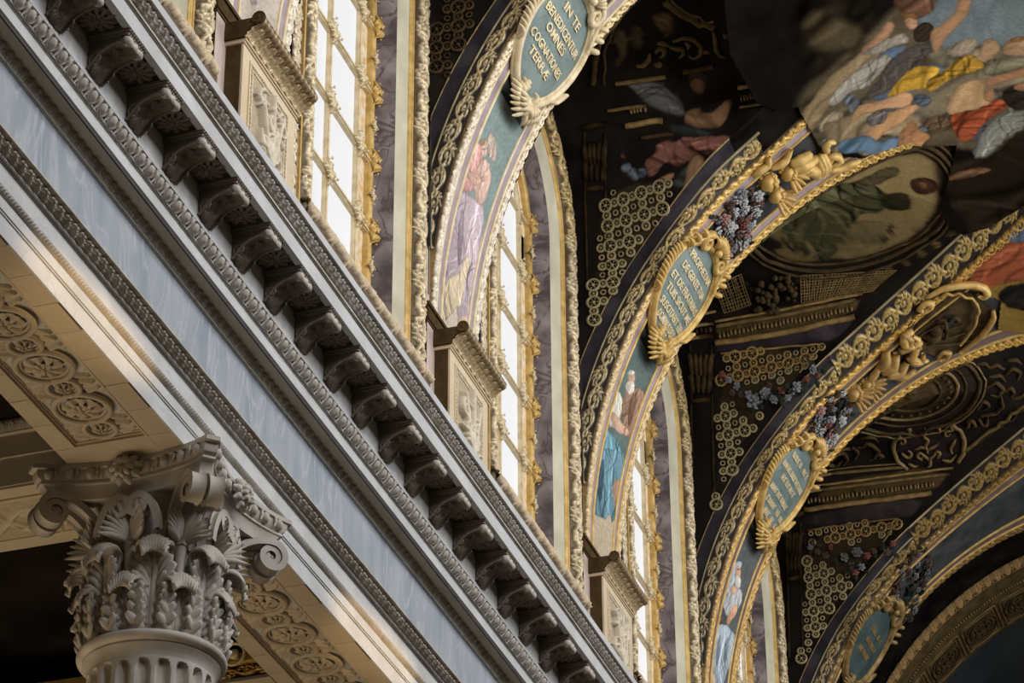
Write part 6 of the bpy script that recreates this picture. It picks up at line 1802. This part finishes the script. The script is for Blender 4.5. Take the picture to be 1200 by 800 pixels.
# ------------------------------------------------------------------ great fresco at the crown: sky, clouds and flying figures
def vv(pts, conv=None):
    if conv: pts = Z(pts, *conv)
    return [(lambda q: (q[0], q[1] * MPD))(at_vault(*p)) for p in pts]
FR = (940, 0, 4.446)
FRESCO = [
    ('cloud', [(-40, 500), (330, 160), (600, -20), (1240, -60), (1240, 860), (800, 760), (300, 800), (-40, 760)], (0.115, 0.088, 0.052), 0.16, 0.5, 0.6, 0.5),
    ('sky', [(420, 420), (640, 300), (900, 330), (860, 420), (700, 560), (420, 720), (330, 720), (420, 560)], (0.105, 0.13, 0.155), 0.08, 0.4, 0.6, 0.4),
    ('cloud', [(560, 180), (760, 240), (1000, 220), (1240, 230), (1240, 330), (900, 360), (700, 330)], (0.21, 0.18, 0.125), 0.08, 0.4, 0.5, 0.35),
    ('cloud', [(-60, -200), (330, -200), (400, 60), (330, 170), (230, 260), (60, 400), (-20, 330), (-60, 160)], (0.016, 0.012, 0.008), 0.22, 0.5, 0.4, 0.7),
    ('cloud', [(0, 90), (80, 30), (160, 60), (330, 150), (260, 240), (130, 260), (30, 230), (0, 180)], (0.070, 0.052, 0.028), 0.14, 0.45, 0.5, 0.5),
    ('cloud', [(0, 555), (90, 440), (210, 320), (330, 235), (430, 250), (340, 340), (200, 450), (130, 540), (60, 650), (0, 700), (-40, 640)], (0.27, 0.195, 0.105), 0.05, 0.35, 0.5, 0.3),
    ('sky', [(560, 60), (640, 20), (700, -40), (1260, -60), (1260, 260), (1000, 230), (900, 215), (760, 245), (700, 230)], (0.185, 0.225, 0.235), 0.06, 0.15, 1.4, 0.5),
    ('cloud', [(460, -40), (700, -40), (690, 40), (590, 90), (520, 70)], (0.15, 0.075, 0.045), 0.06, 0.4, 0.6, 0.3),
    ('sky', [(320, 480), (420, 440), (500, 420), (720, 450), (700, 520), (640, 560), (560, 540), (340, 500)], (0.12, 0.155, 0.20), 0.04, 0.3, 0.5, 0.3),
    ('cloud', [(80, 640), (200, 600), (330, 560), (520, 560), (640, 600), (560, 700), (330, 690), (250, 720), (140, 740)], (0.26, 0.19, 0.11), 0.05, 0.4, 0.5, 0.25),
    ('cloud', [(560, 440), (760, 400), (960, 330), (1200, 290), (1200, 420), (1000, 430), (800, 560), (640, 600), (560, 540)], (0.25, 0.205, 0.125), 0.06, 0.4, 0.5, 0.3),
    ('cherub', [(300, 235), (380, 180), (440, 92), (478, 100), (480, 130), (430, 190), (350, 250), (300, 262)], (0.40, 0.22, 0.13), 0.03, 0.15, 0.6, 0.2),
    ('cherub', [(530, 75), (565, 62), (600, 85), (598, 122), (565, 140), (535, 122)], (0.46, 0.25, 0.15), 0.02, 0.1, 0.6, 0.2),
    ('hair', [(500, 50), (560, 45), (610, 70), (600, 90), (560, 70), (530, 85)], (0.22, 0.11, 0.05), 0.02, 0.3, 0.6, 0.1),
    ('wing', [(300, 262), (350, 235), (430, 190), (530, 150), (562, 195), (500, 215), (470, 225), (400, 268), (330, 275)], (0.34, 0.30, 0.23), 0.03, 0.3, 1.0, 0.08),
    ('sky', [(320, 340), (360, 300), (450, 235), (560, 212), (470, 300), (400, 320)], (0.11, 0.15, 0.21), 0.03, 0.2, 0.6, 0.2),
    ('wing', [(118, 525), (160, 460), (230, 390), (330, 300), (470, 265), (440, 320), (390, 380), (330, 440), (240, 465), (190, 520), (150, 540)], (0.33, 0.30, 0.24), 0.025, 0.45, 0.75, 0.09),
    ('wing', [(300, 500), (390, 400), (450, 300), (510, 245), (650, 205), (692, 235), (640, 280), (590, 320), (530, 390), (440, 465), (360, 490)], (0.085, 0.07, 0.058), 0.025, 0.45, 0.8, 0.09),
    ('hair', [(572, 160), (600, 110), (650, 92), (690, 125), (685, 170), (640, 200), (592, 207)], (0.045, 0.03, 0.02), 0.02, 0.3, 0.5, 0.08),
    ('angel', [(680, 130), (735, 110), (800, 40), (825, -30), (885, -30), (872, 40), (800, 130), (735, 185), (722, 235), (700, 268), (678, 232), (660, 195)], (0.47, 0.26, 0.135), 0.025, 0.12, 0.7, 0.3),
    ('drapery', [(425, 495), (480, 420), (560, 340), (640, 322), (722, 330), (705, 370), (640, 405), (668, 440), (560, 452), (480, 480)], (0.56, 0.32, 0.045), 0.02, 0.40, 0.75, 0.20),
    ('drapery', [(640, 410), (745, 345), (830, 275), (900, 270), (962, 322), (880, 362), (790, 385), (720, 425), (650, 470)], (0.46, 0.26, 0.04), 0.02, 0.55, 0.7, 0.17),
    ('angel', [(245, 610), (268, 560), (300, 525), (430, 505), (530, 455), (578, 480), (552, 540), (420, 552), (312, 572), (280, 600), (262, 632)], (0.52, 0.29, 0.15), 0.02, 0.12, 0.4, 0.3),
    ('angel', [(315, 690), (370, 640), (470, 560), (600, 515), (595, 560), (480, 645), (395, 690), (372, 762), (335, 758), (322, 720)], (0.50, 0.27, 0.13), 0.02, 0.12, 0.6, 0.3),
    ('drapery', [(318, 605), (375, 562), (442, 560), (432, 622), (350, 648)], (0.11, 0.095, 0.085), 0.02, 0.45, 0.7, 0.10),
    ('drapery', [(570, 480), (640, 470), (680, 500), (640, 545), (590, 530)], (0.10, 0.11, 0.14), 0.02, 0.4, 0.6, 0.12),
    ('cherub', [(900, 285), (930, 250), (940, 200), (985, 178), (1030, 200), (1030, 250), (980, 290), (950, 312)], (0.48, 0.31, 0.18), 0.025, 0.15, 0.6, 0.2),
    ('wing', [(735, 262), (800, 200), (900, 175), (918, 215), (880, 255), (800, 282)], (0.36, 0.28, 0.20), 0.025, 0.3, 0.9, 0.10),
    ('cherub', [(1035, 230), (1090, 180), (1150, 170), (1220, 190), (1220, 270), (1120, 275), (1060, 270)], (0.48, 0.30, 0.17), 0.025, 0.15, 0.6, 0.2),
    ('hair', [(1080, 190), (1120, 170), (1170, 172), (1150, 195), (1100, 205)], (0.30, 0.16, 0.07), 0.02, 0.3, 0.6, 0.08),
    ('cloud', [(940, 330), (1050, 292), (1220, 270), (1220, 340), (1000, 385), (940, 370)], (0.26, 0.235, 0.15), 0.04, 0.35, 0.4, 0.25),
    ('angel', [(740, 545), (800, 435), (890, 392), (955, 400), (950, 480), (1005, 515), (900, 560), (795, 580), (755, 580)], (0.47, 0.30, 0.15), 0.03, 0.14, 0.9, 0.4),
    ('angel', [(950, 410), (1000, 378), (1100, 350), (1230, 320), (1230, 365), (1030, 412), (985, 445), (960, 440)], (0.48, 0.25, 0.13), 0.02, 0.12, 0.4, 0.3),
    ('angel', [(945, 470), (985, 430), (1010, 470), (1000, 510), (950, 510)], (0.44, 0.24, 0.12), 0.02, 0.12, 0.4, 0.3),
    ('drapery', [(765, 585), (850, 560), (930, 545), (1030, 490), (1085, 535), (960, 605), (905, 690), (850, 728), (785, 685)], (0.40, 0.095, 0.04), 0.02, 0.45, 0.45, 0.17),
    ('hair', [(1030, 470), (1085, 425), (1230, 400), (1230, 580), (1120, 560), (1070, 530)], (0.04, 0.03, 0.022), 0.03, 0.3, 0.5, 0.15),
    ('cherub', [(1090, 440), (1150, 405), (1230, 400), (1230, 450), (1150, 460)], (0.44, 0.24, 0.13), 0.02, 0.12, 0.4, 0.3),
    ('wing', [(885, 800), (950, 640), (1050, 560), (1230, 560), (1230, 630), (1090, 690), (1000, 760), (960, 820)], (0.27, 0.265, 0.23), 0.03, 0.5, 1.0, 0.09),
    ('smoke', [(1000, 790), (1080, 690), (1230, 630), (1230, 1200), (900, 1250), (720, 1000), (740, 830), (880, 800)], (0.020, 0.0145, 0.009), 0.10, 0.6, 0.4, 0.6),
    ('cherub', [(735, 905), (840, 870), (950, 850), (990, 870), (900, 900), (780, 930)], (0.16, 0.085, 0.045), 0.04, 0.3, 0.3, 0.3),
    ('cherub', [(490, 690), (560, 608), (592, 620), (605, 660), (672, 690), (610, 750), (510, 800)], (0.42, 0.21, 0.10), 0.02, 0.2, 0.4, 0.2),
    ('hair', [(612, 610), (690, 588), (772, 600), (782, 650), (700, 680), (640, 660)], (0.12, 0.075, 0.045), 0.02, 0.5, 0.7, 0.08),
    ('sky', [(165, 745), (250, 695), (330, 690), (400, 725), (470, 700), (500, 720), (470, 770), (370, 790), (280, 775), (195, 790)], (0.13, 0.20, 0.27), 0.025, 0.25, 0.6, 0.25),
]
_r = np.random.default_rng(12)
_puffs = []
for _i in range(64):
    _cx, _cy = _r.uniform(40, 1220), _r.uniform(150, 800)
    if _cy < 620 - 0.62 * _cx: continue
    _w, _h = _r.uniform(30, 100), _r.uniform(18, 50); _rot = _r.uniform(-0.9, -0.2)
    _pal = [(0.27, 0.215, 0.13), (0.19, 0.15, 0.095), (0.10, 0.125, 0.155), (0.075, 0.058, 0.040), (0.31, 0.25, 0.16), (0.13, 0.145, 0.15)][_r.integers(6)]
    _puffs.append(('cloud', ell(_cx, _cy, _w, _h, _rot, 10), _pal, 0.045, 0.5, 0.6, 0.18))
FRESCO[3:3] = _puffs
OUT = vv([(842, -40), (852, 60), (884, 118), (908, 126), (932, 122), (958, 168), (985, 180), (1008, 182), (1050, 168), (1066, 163), (1078, 168), (1090, 168), (1120, 166), (1112, 200), (1100, 240), (1112, 262), (1128, 272), (1160, 262), (1195, 240), (1240, 210), (1240, -40)])
fresco = thing('ceiling_fresco', 'large fresco of flying draped figures in clouds at upper right', 'painting', tuple(vault(28.0, 85.0)))
_y, _th = np.meshgrid(np.linspace(24.3, 31.6, 400), np.linspace(52, 108, 380), indexing='ij')
_u, _v = _y, _th * MPD
_c = np.ones(_u.shape + (3,)) * np.array((0.0075, 0.0060, 0.0048))
_c *= (1 + 0.5 * fbm(_u, _v, 0.7, 31, 4))[..., None]
_cls = np.zeros(_u.shape, int); PART = {}
for i, (nm, pts, c, soft, amp, ang, pitch) in enumerate(FRESCO):
    pv = vv(pts, FR)
    dab(_c, _u, _v, [(pv, tuple(1.1 * x for x in c) if nm != 'smoke' else c, soft * 0.8, amp, ang, pitch)])
    fig = nm in ('angel', 'hair', 'drapery', 'wing', 'cherub')
    _cls[inside(smooth_poly(pv, 1), _u, _v) < 0] = i + 1 if fig else 0
    if fig: PART[i + 1] = 'painted_' + nm
_c *= (1 + 0.10 * fbm(_u, _v, 5, 8, 3))[..., None]
_in = inside(OUT, _u, _v) < 0.0
_P = vault(_y, _th, 0.050)
grid('painted_sky', _P, M['paint'], fresco, col=_c, mask=_in & (_cls == 0))
for i, nm in PART.items():
    mk = _in & (_cls == i)
    if mk[:-1, :-1].sum() > 8: grid(nm, _P, M['paint'], fresco, col=_c, mask=mk)
# the corner of another painting on the third arch
f3 = thing('mural', 'painted corner of red-draped figure on yellow, far right', 'painting', tuple(rib_point(2, 0.7, 88)))
_t, _th = np.meshgrid(np.linspace(0.05, 1.30, 60), np.linspace(76, 100, 110), indexing='ij')
_P = rib_point(2, _t, _th, 0.030); _u, _v = _P[..., 1], _th * MPD
_c = np.ones(_u.shape + (3,)) * np.array((0.22, 0.14, 0.035)); _c *= (1 + 0.3 * fbm(_u, _v, 1.2, 3, 3))[..., None]
S3 = [([(1120, 330), (1140, 300), (1170, 290), (1200, 270), (1240, 280), (1240, 330), (1190, 325), (1150, 340)], (0.30, 0.085, 0.04), 0.03, 0.45, 0.5, 0.2),
      ([(1170, 275), (1185, 250), (1240, 215), (1240, 270), (1195, 285)], (0.13, 0.17, 0.23), 0.03, 0.3, 0.5, 0.3),
      ([(1165, 345), (1185, 330), (1240, 330), (1240, 365), (1185, 362)], (0.018, 0.016, 0.014), 0.03, 0.3, 0.5, 0.3)]
for s in S3: dab(_c, _u, _v, [(vv(s[0]),) + s[1:]])
_in = inside(vv([(1128, 335), (1150, 300), (1175, 275), (1240, 210), (1240, 385), (1200, 388), (1168, 384), (1172, 350), (1150, 342)]), _u, _v) < 0
_fig = inside(smooth_poly(vv(S3[0][0])), _u, _v) < 0
grid('painted_ground', _P, M['paint'], f3, col=_c, mask=_in & ~_fig)
grid('painted_figure', _P, M['paint'], f3, col=_c, mask=_in & _fig)

# ------------------------------------------------------------------ flower garlands
def flower_mesh(R, petals, seed):
    r = np.random.default_rng(seed); m = MB()
    for ring, (rr, lift) in enumerate(((1.0, 0.0), (0.62, 0.35))):
        for i in range(petals):
            a = 2 * PI * (i + 0.5 * ring) / petals + r.uniform(-0.15, 0.15)
            m.ball((R * rr * 0.58 * math.cos(a), R * rr * 0.58 * math.sin(a), R * lift), (R * rr * 0.46, R * rr * 0.40, R * 0.14), 7, 5,
                   [[math.cos(a), math.sin(a), 0.25], [-math.sin(a), math.cos(a), 0], [-0.25 * math.cos(a), -0.25 * math.sin(a), 1]])
    m.ball((0, 0, R * 0.5), R * 0.22, 7, 5)
    return m
M['fl_white'] = stone('white_petal_paint', (0.30, 0.30, 0.30), (0.52, 0.50, 0.48), 0.6, 20.0)
M['fl_blue'] = stone('grey_blue_petal_paint', (0.13, 0.137, 0.15), (0.25, 0.257, 0.27), 0.6, 20.0)
M['fl_pink'] = stone('pink_petal_paint', (0.26, 0.12, 0.11), (0.42, 0.24, 0.22), 0.6, 20.0)
M['fl_red'] = stone('dull_red_petal_paint', (0.13, 0.04, 0.03), (0.24, 0.08, 0.05), 0.6, 20.0)
M['fl_brown'] = stone('brown_petal_paint', (0.07, 0.045, 0.035), (0.13, 0.085, 0.065), 0.6, 20.0)
M['fl_leaf'] = stone('dark_leaf_paint', (0.018, 0.022, 0.016), (0.045, 0.050, 0.035), 0.6, 20.0)
M['fl_dimwhite'] = stone('shadowed_petal_paint', (0.10, 0.10, 0.10), (0.20, 0.195, 0.19), 0.6, 20.0)
FLM = {}
def flower(mat, R, P, N, parent):
    key = (mat, round(R, 3))
    if key not in FLM:
        o = flower_mesh(R, 5 + int(R * 100) % 2, int(R * 1000)).obj('flower', M[mat], parent, True, True); FLM[key] = o.data
    else: o = link('flower', FLM[key], parent)
    z = Vector(N).normalized(); q = z.to_track_quat('Z', 'Y')
    o.rotation_euler = q.to_euler(); o.location = Vector(P) - Vector(origin(parent))
    return o
def leaf_part(parent, P, N, a, L, mat='fl_leaf'):
    z = _unit(np.asarray(N, float)); x = _unit(np.cross(z, [0.3, 0.2, 0.9])); y = np.cross(z, x)
    d = x * math.cos(a) + y * math.sin(a); s = np.cross(z, d)
    t = np.linspace(0, 1, 6); w = L * 0.22 * np.sin(PI * np.clip(t, 0.02, 0.98)) ** 0.8
    A = np.asarray(P) + d * (L * t)[:, None] + z * (0.03 * np.sin(t * 3))[:, None]
    G = np.stack([A - s * w[:, None], A + z * 0.012, A + s * w[:, None]], 1)
    return grid('leaf', G, M[mat], parent)
def garland(k, label, spots, seed, dim, where):
    """spots: list of (pixel, radius m, material) hung on the arch k or on the bay k"""
    r = np.random.default_rng(seed)
    def at(px, py, h):
        if where == 'arch':
            y, th = at_vault(px, py); return vault(y, th, h), -np.array([-math.cos(math.radians(th)), 0, math.sin(math.radians(th))])
        P = at_ceiling(k, px, py); n = _unit(np.array([0.35, -0.75, -0.45])); return P + n * h, n
    g = thing('flower_garland', label, 'garland', tuple(at(*spots[0][0], 0.0)[0]), 'painted flower garlands of the vault')
    for (p, R, mat) in spots:
        P, N = at(p[0], p[1], 0.03 + r.uniform(0, 0.03))
        flower(mat, R, P, N + r.normal(0, 0.25, 3), g)
    for i in range(len(spots)):
        p = spots[r.integers(len(spots))][0]
        P, N = at(p[0] + r.uniform(-7, 7), p[1] + r.uniform(-6, 6), 0.015)
        leaf_part(g, P, N, r.uniform(0, 6.28), r.uniform(0.10, 0.17))
    return g
def scatter(poly, n, seed, mats, R=(0.045, 0.085)):
    r = np.random.default_rng(seed); poly = np.asarray(poly, float); out = []
    lo, hi = poly.min(0), poly.max(0); tries = 0
    while len(out) < n and tries < 4000:
        tries += 1
        p = r.uniform(lo, hi)
        if inside(poly, p[0], p[1]) > -1: continue
        if any(math.hypot(p[0] - q[0][0], p[1] - q[0][1]) < 5.0 for q in out): continue
        out.append(((float(p[0]), float(p[1])), float(np.round(r.uniform(*R) / 0.012) * 0.012), mats[r.integers(len(mats))]))
    return out
ARCH_FL = ['fl_white', 'fl_white', 'fl_blue', 'fl_leaf', 'fl_pink', 'fl_brown', 'fl_white', 'fl_red']
garland(1, 'garland of pale flowers across the second arch above its cartouche', scatter([(833, 262), (850, 238), (872, 218), (892, 228), (886, 248), (868, 290), (848, 305), (842, 288)], 44, 3, ARCH_FL, (0.06, 0.105)), 3, 0, 'arch')
garland(2, 'garland of white flowers across the third arch above its cartouche', scatter([(946, 505), (958, 470), (985, 452), (998, 470), (990, 490), (966, 530), (950, 538), (946, 522)], 40, 5, ARCH_FL, (0.06, 0.105)), 5, 0, 'arch')
DIM = ['fl_dimwhite', 'fl_brown', 'fl_leaf', 'fl_dimwhite', 'fl_brown', 'fl_brown']
garland(3, 'shadowed flower garland on the darkest arch by its dark cartouche', scatter([(1042, 700), (1050, 665), (1078, 640), (1096, 652), (1080, 690), (1062, 735), (1052, 725)], 36, 6, DIM), 6, 1, 'arch')
BAYF = [((845, 438), 0.05, 'fl_red'), ((853, 444), 0.05, 'fl_blue'), ((862, 451), 0.06, 'fl_blue'), ((868, 461), 0.05, 'fl_brown'), ((857, 459), 0.05, 'fl_brown'), ((882, 469), 0.12, 'fl_blue'), ((875, 462), 0.06, 'fl_blue'),
        ((895, 460), 0.09, 'fl_blue'), ((905, 468), 0.07, 'fl_blue'), ((914, 457), 0.06, 'fl_red'), ((921, 465), 0.05, 'fl_blue'), ((932, 453), 0.08, 'fl_blue'), ((926, 459), 0.05, 'fl_dimwhite'), ((945, 445), 0.05, 'fl_red'),
        ((952, 432), 0.07, 'fl_dimwhite'), ((958, 440), 0.05, 'fl_red'), ((889, 476), 0.05, 'fl_leaf'), ((938, 462), 0.05, 'fl_leaf'), ((965, 436), 0.05, 'fl_leaf'), ((900, 452), 0.05, 'fl_brown')]
garland(2, 'dusky flower garland hanging across the ring-patterned field, centre right', BAYF, 8, 0, 'bay')
BAYG = [((948, 640), 0.05, 'fl_dimwhite'), ((956, 646), 0.05, 'fl_brown'), ((966, 650), 0.06, 'fl_brown'), ((972, 640), 0.05, 'fl_red'), ((988, 652), 0.08, 'fl_dimwhite'), ((1003, 646), 0.09, 'fl_dimwhite'), ((1014, 650), 0.06, 'fl_red'),
        ((1022, 645), 0.05, 'fl_brown'), ((978, 658), 0.05, 'fl_leaf'), ((996, 662), 0.06, 'fl_brown'), ((1008, 664), 0.06, 'fl_dimwhite'), ((1000, 670), 0.06, 'fl_red'), ((1032, 640), 0.06, 'fl_leaf'), ((1045, 636), 0.05, 'fl_red'), ((1038, 648), 0.06, 'fl_brown')]
garland(3, 'dusky flower garland across the ring-patterned field, lower right', BAYG, 9, 0, 'bay')

# ------------------------------------------------------------------ gilt cherub heads and swirling shells on the arches
def vp(px, py, h=0.0):
    y, th = at_vault(px, py); return vault(y, th, h)
def tri(m, pts, r, h, n=7):
    """tube through pixels laid on the vault, h metres proud"""
    pts = np.asarray(pts, float); t = np.linspace(0, 1, max(4, len(pts) * 3)); s = np.linspace(0, 1, len(pts))
    P = np.array([vp(np.interp(a, s, pts[:, 0]), np.interp(a, s, pts[:, 1]), h + 0.03 * math.sin(a * 3)) for a in t])
    m.tube(P, np.interp(t, np.linspace(0, 1, len(np.atleast_1d(r))), np.atleast_1d(r)), n)
def cherub_head(k, px, py, R, label, mat, wings, group):
    c = thing('cherub_head', label, 'carving', tuple(vp(px, py)), group)
    m = MB(); P = vp(px, py, 0.06); R = R * 0.86
    n = 18; th = np.linspace(0, 2 * PI, n, endpoint=False)[:, None]; ph = np.linspace(-PI / 2, PI / 2, 12)[None]
    # one skull-and-cheeks surface with brow, nose and chin swelling towards the viewer
    view = _unit(-P); up = _unit(np.array([0.35, 0.25, 0.9]) - view * (view @ np.array([0.35, 0.25, 0.9]))); rt = np.cross(up, view)
    X = np.cos(th) * np.cos(ph); Y = np.sin(ph) + 0 * th; Zz = np.sin(th) * np.cos(ph)
    face = np.clip(Zz, 0, 1)
    nose = 0.30 * np.exp(-((X / 0.16) ** 2 + ((Y + 0.05) / 0.22) ** 2)) * face
    eyes = -0.14 * (np.exp(-(((X - 0.36) / 0.17) ** 2 + ((Y - 0.10) / 0.13) ** 2)) + np.exp(-(((X + 0.36) / 0.17) ** 2 + ((Y - 0.10) / 0.13) ** 2))) * face
    chk = 0.10 * (np.exp(-(((X - 0.45) / 0.28) ** 2 + ((Y + 0.30) / 0.25) ** 2)) + np.exp(-(((X + 0.45) / 0.28) ** 2 + ((Y + 0.30) / 0.25) ** 2))) * face
    mouth = -0.08 * np.exp(-((X / 0.22) ** 2 + ((Y + 0.46) / 0.06) ** 2)) * face
    rad = R * (1 + nose + eyes + chk + mouth)
    V = P + (X * rad * 0.88)[..., None] * rt + (Y * rad * 1.08)[..., None] * up + (Zz * rad)[..., None] * view
    MB().grid(V, True, False).obj('face', mat, c, True)
    r = np.random.default_rng(int(px)); hb = MB()
    for i in range(46):
        a = r.uniform(-0.5, PI + 0.5); b = r.uniform(-0.6, 0.75)
        d = rt * math.cos(a) * 1.05 + up * (0.15 + 0.95 * math.sin(a)) + view * b
        hb.ball(P + d / np.linalg.norm(d) * R * (0.92 + 0.12 * r.random()), R * r.uniform(0.20, 0.36), 7, 5)
    tag(hb.obj('curls', mat, c, True), kind='stuff')
    for s in wings:
        w = MB()
        for i in range(6):
            f = i / 5
            d0 = rt * s + up * (-0.75 + 1.5 * f); d0 /= np.linalg.norm(d0)
            t = np.linspace(0, 1, 7)
            A = P - view * 0.03 + d0 * (R * (0.8 + 1.9 * t))[:, None] + up * (R * 0.5 * np.sin(t * 2) * (f - 0.3))[:, None]
            w.tube(A, R * np.array([0.20, 0.30, 0.34, 0.32, 0.28, 0.22, 0.08]), 6)
        w.obj('wing', mat, c, True)
    return c
G = 'gilt cherub heads on the arches'
cherub_head(1, 897, 210, 0.125, 'gilt cherub head nearer the flowers on the second arch', M['gold'], (-1,), G)
cherub_head(1, 921, 199, 0.115, 'gilt cherub head beside the swirling shell, second arch', M['gold'], (1,), G)
cherub_head(1, 906, 225, 0.115, 'gilt cherub head lowest of three on the second arch', M['gold'], (1,), G)
M['midgold'] = stone('shaded_gilding', (0.32, 0.19, 0.055), (0.52, 0.33, 0.11), 0.45, 9.0, 0.2, metallic=0.2)
cherub_head(2, 997, 458, 0.125, 'gilt cherub head nearer the white flowers, third arch', M['midgold'], (-1, 1), G)
cherub_head(2, 1013, 448, 0.115, 'gilt cherub head under the swirling shell, third arch', M['midgold'], (1,), G)
def swirl_shell(label, strands, mat, group='gilt shells on the arches'):
    s = thing('shell_ornament', label, 'carving', tuple(vp(*strands[0][0][0])), group)
    for pts, r, h in strands:
        m = MB(); tri(m, pts, r, h); m.obj('shell_rib', mat, s, True)
    return s
C5 = (820, 180, 6.669)
def q(*a): return Z(a, *C5)
swirl_shell('gilt swirling shell that opens into the fresco, second arch', [
    (q((690, 60), (760, 20), (850, -20)), [0.05, 0.08, 0.06], 0.05), (q((700, 90), (790, 50), (900, 0)), [0.06, 0.09, 0.05], 0.07), (q((760, 95), (850, 80), (900, 140)), [0.07, 0.09, 0.05], 0.08),
    (q((830, 60), (880, 100), (900, 150)), [0.07, 0.08, 0.05], 0.06), (q((900, 0), (925, 70), (915, 140)), [0.05, 0.06, 0.05], 0.07), (q((920, -20), (950, 60), (935, 140)), [0.05, 0.06, 0.05], 0.07),
    (q((940, -30), (975, 50), (960, 130)), [0.05, 0.06, 0.05], 0.06), (q((990, 30), (1010, -10), (1060, -20), (1080, 20), (1040, 50), (1000, 90)), [0.06, 0.05, 0.04], 0.06),
    (q((1000, 100), (1080, 90), (1180, 40), (1240, 30)), [0.06, 0.05, 0.05, 0.03], 0.05), (q((980, -40), (960, -90), (1000, -130), (1040, -110)), [0.05, 0.05, 0.04, 0.03], 0.05),
    (q((540, 100), (600, 60), (650, 20), (700, -60)), [0.03, 0.05, 0.05, 0.03], 0.05), (q((400, 160), (440, 110), (510, 60), (520, 0)), [0.03, 0.05, 0.05, 0.03], 0.05)], M['gold'])
C6 = (940, 380, 5.0)
def q(*a): return Z(a, *C6)
swirl_shell('gilt leaf swirl at the foot of the bust niche, third arch', [
    (q((430, 250), (470, 200), (480, 130)), [0.05, 0.09, 0.05], 0.05), (q((450, 265), (510, 220), (540, 150)), [0.06, 0.10, 0.05], 0.06), (q((480, 280), (550, 260), (600, 200)), [0.06, 0.09, 0.05], 0.06),
    (q((540, 300), (600, 280), (650, 240)), [0.04, 0.06, 0.04], 0.05), (q((560, 140), (610, 110), (620, 60), (580, 30), (570, 80)), [0.06, 0.06, 0.05, 0.03], 0.06),
    (q((610, 170), (640, 200), (690, 190), (700, 150)), [0.05, 0.06, 0.05, 0.03], 0.06), (q((370, 330), (400, 280), (440, 230)), [0.04, 0.06, 0.04], 0.05), (q((600, 110), (660, 90), (680, 120)), [0.05, 0.05, 0.03], 0.06)], M['midgold'])
# shell niche with a small bust, third arch
C7 = (1040, 300, 6.669)
def q(*a): return Z(a, *C7)
niche = thing('shell_niche', 'dark shell niche with scalloped gilt rim and bust, third arch', 'carving', tuple(vp(1110, 372)))
m = MB()
poly = np.array(q((130, 560), (230, 420), (340, 300), (480, 250), (640, 270), (760, 330), (830, 420), (790, 540), (700, 640), (560, 740), (400, 780), (240, 720), (150, 640)))
cen = poly.mean(0); ring = smooth_poly(poly, 2)
rows = []
for f, h in ((1.0, 0.035), (0.8, 0.015), (0.5, 0.002), (0.2, 0.002)):
    rows.append([vp(*(cen + (p - cen) * f), h) for p in ring])
MB().grid(np.array(rows).transpose(1, 0, 2), True, False).obj('niche_hollow', M['umber'], niche, True)
for nm, pts, r, h, mt in (('rim', ((300, 300), (420, 225), (540, 195), (660, 185), (750, 210), (780, 260), (740, 290), (700, 280)), [0.03, 0.05, 0.055, 0.055, 0.05, 0.03], 0.05, M['gold']),
                          ('rim', ((820, 400), (825, 450), (780, 520), (720, 590), (640, 660), (560, 730)), [0.03, 0.045, 0.045, 0.04, 0.03], 0.05, M['midgold']),
                          ('scallop', ((400, 300), (450, 262), (500, 278), (550, 255), (600, 290), (650, 290), (690, 340), (710, 400), (690, 430), (680, 500), (640, 560), (600, 620), (560, 670)), 0.022, 0.05, M['midgold']),
                          ('roundel', ((230, 400), (280, 340), (330, 330), (320, 370), (260, 410), (240, 380)), [0.04, 0.05, 0.03], 0.05, M['gold']),
                          ('roundel', ((380, 770), (420, 720), (470, 720), (450, 770), (400, 790)), [0.03, 0.04, 0.03], 0.05, M['midgold']),
                          ('scroll', ((180, 560), (110, 590), (110, 660), (180, 670), (230, 620), (180, 600)), [0.05, 0.06, 0.05, 0.03], 0.06, M['gold']),
                          ('scroll', ((240, 640), (200, 700), (170, 760), (220, 790), (300, 790)), [0.05, 0.06, 0.05, 0.03], 0.06, M['gold'])):
    mm = MB(); tri(mm, q(*pts), r, h); mm.obj(nm, mt, niche, True)
for i in range(6):
    mm = MB(); tri(mm, q((200 + 20 * i, 560 + 25 * i), (330 + 30 * i, 420 + 50 * i), (430 + 50 * i, 340 + 60 * i)), [0.012, 0.018, 0.012], 0.02); mm.obj('shell_rib', M['umber'], niche, True)
bust = MB(); b0 = vp(*q((370, 560))[0], 0.06); bust.ball(b0, 0.085, 10, 8); bust.ball(vp(*q((345, 620))[0], 0.03), (0.13, 0.12, 0.09), 10, 7)
tri(bust, q((380, 470), (430, 460), (450, 540), (440, 620)), [0.02, 0.03, 0.025], 0.06); tri(bust, q((470, 480), (500, 430), (550, 460), (520, 490)), [0.02, 0.03, 0.02], 0.06)
bust.obj('bust', M['umber'], niche, True)
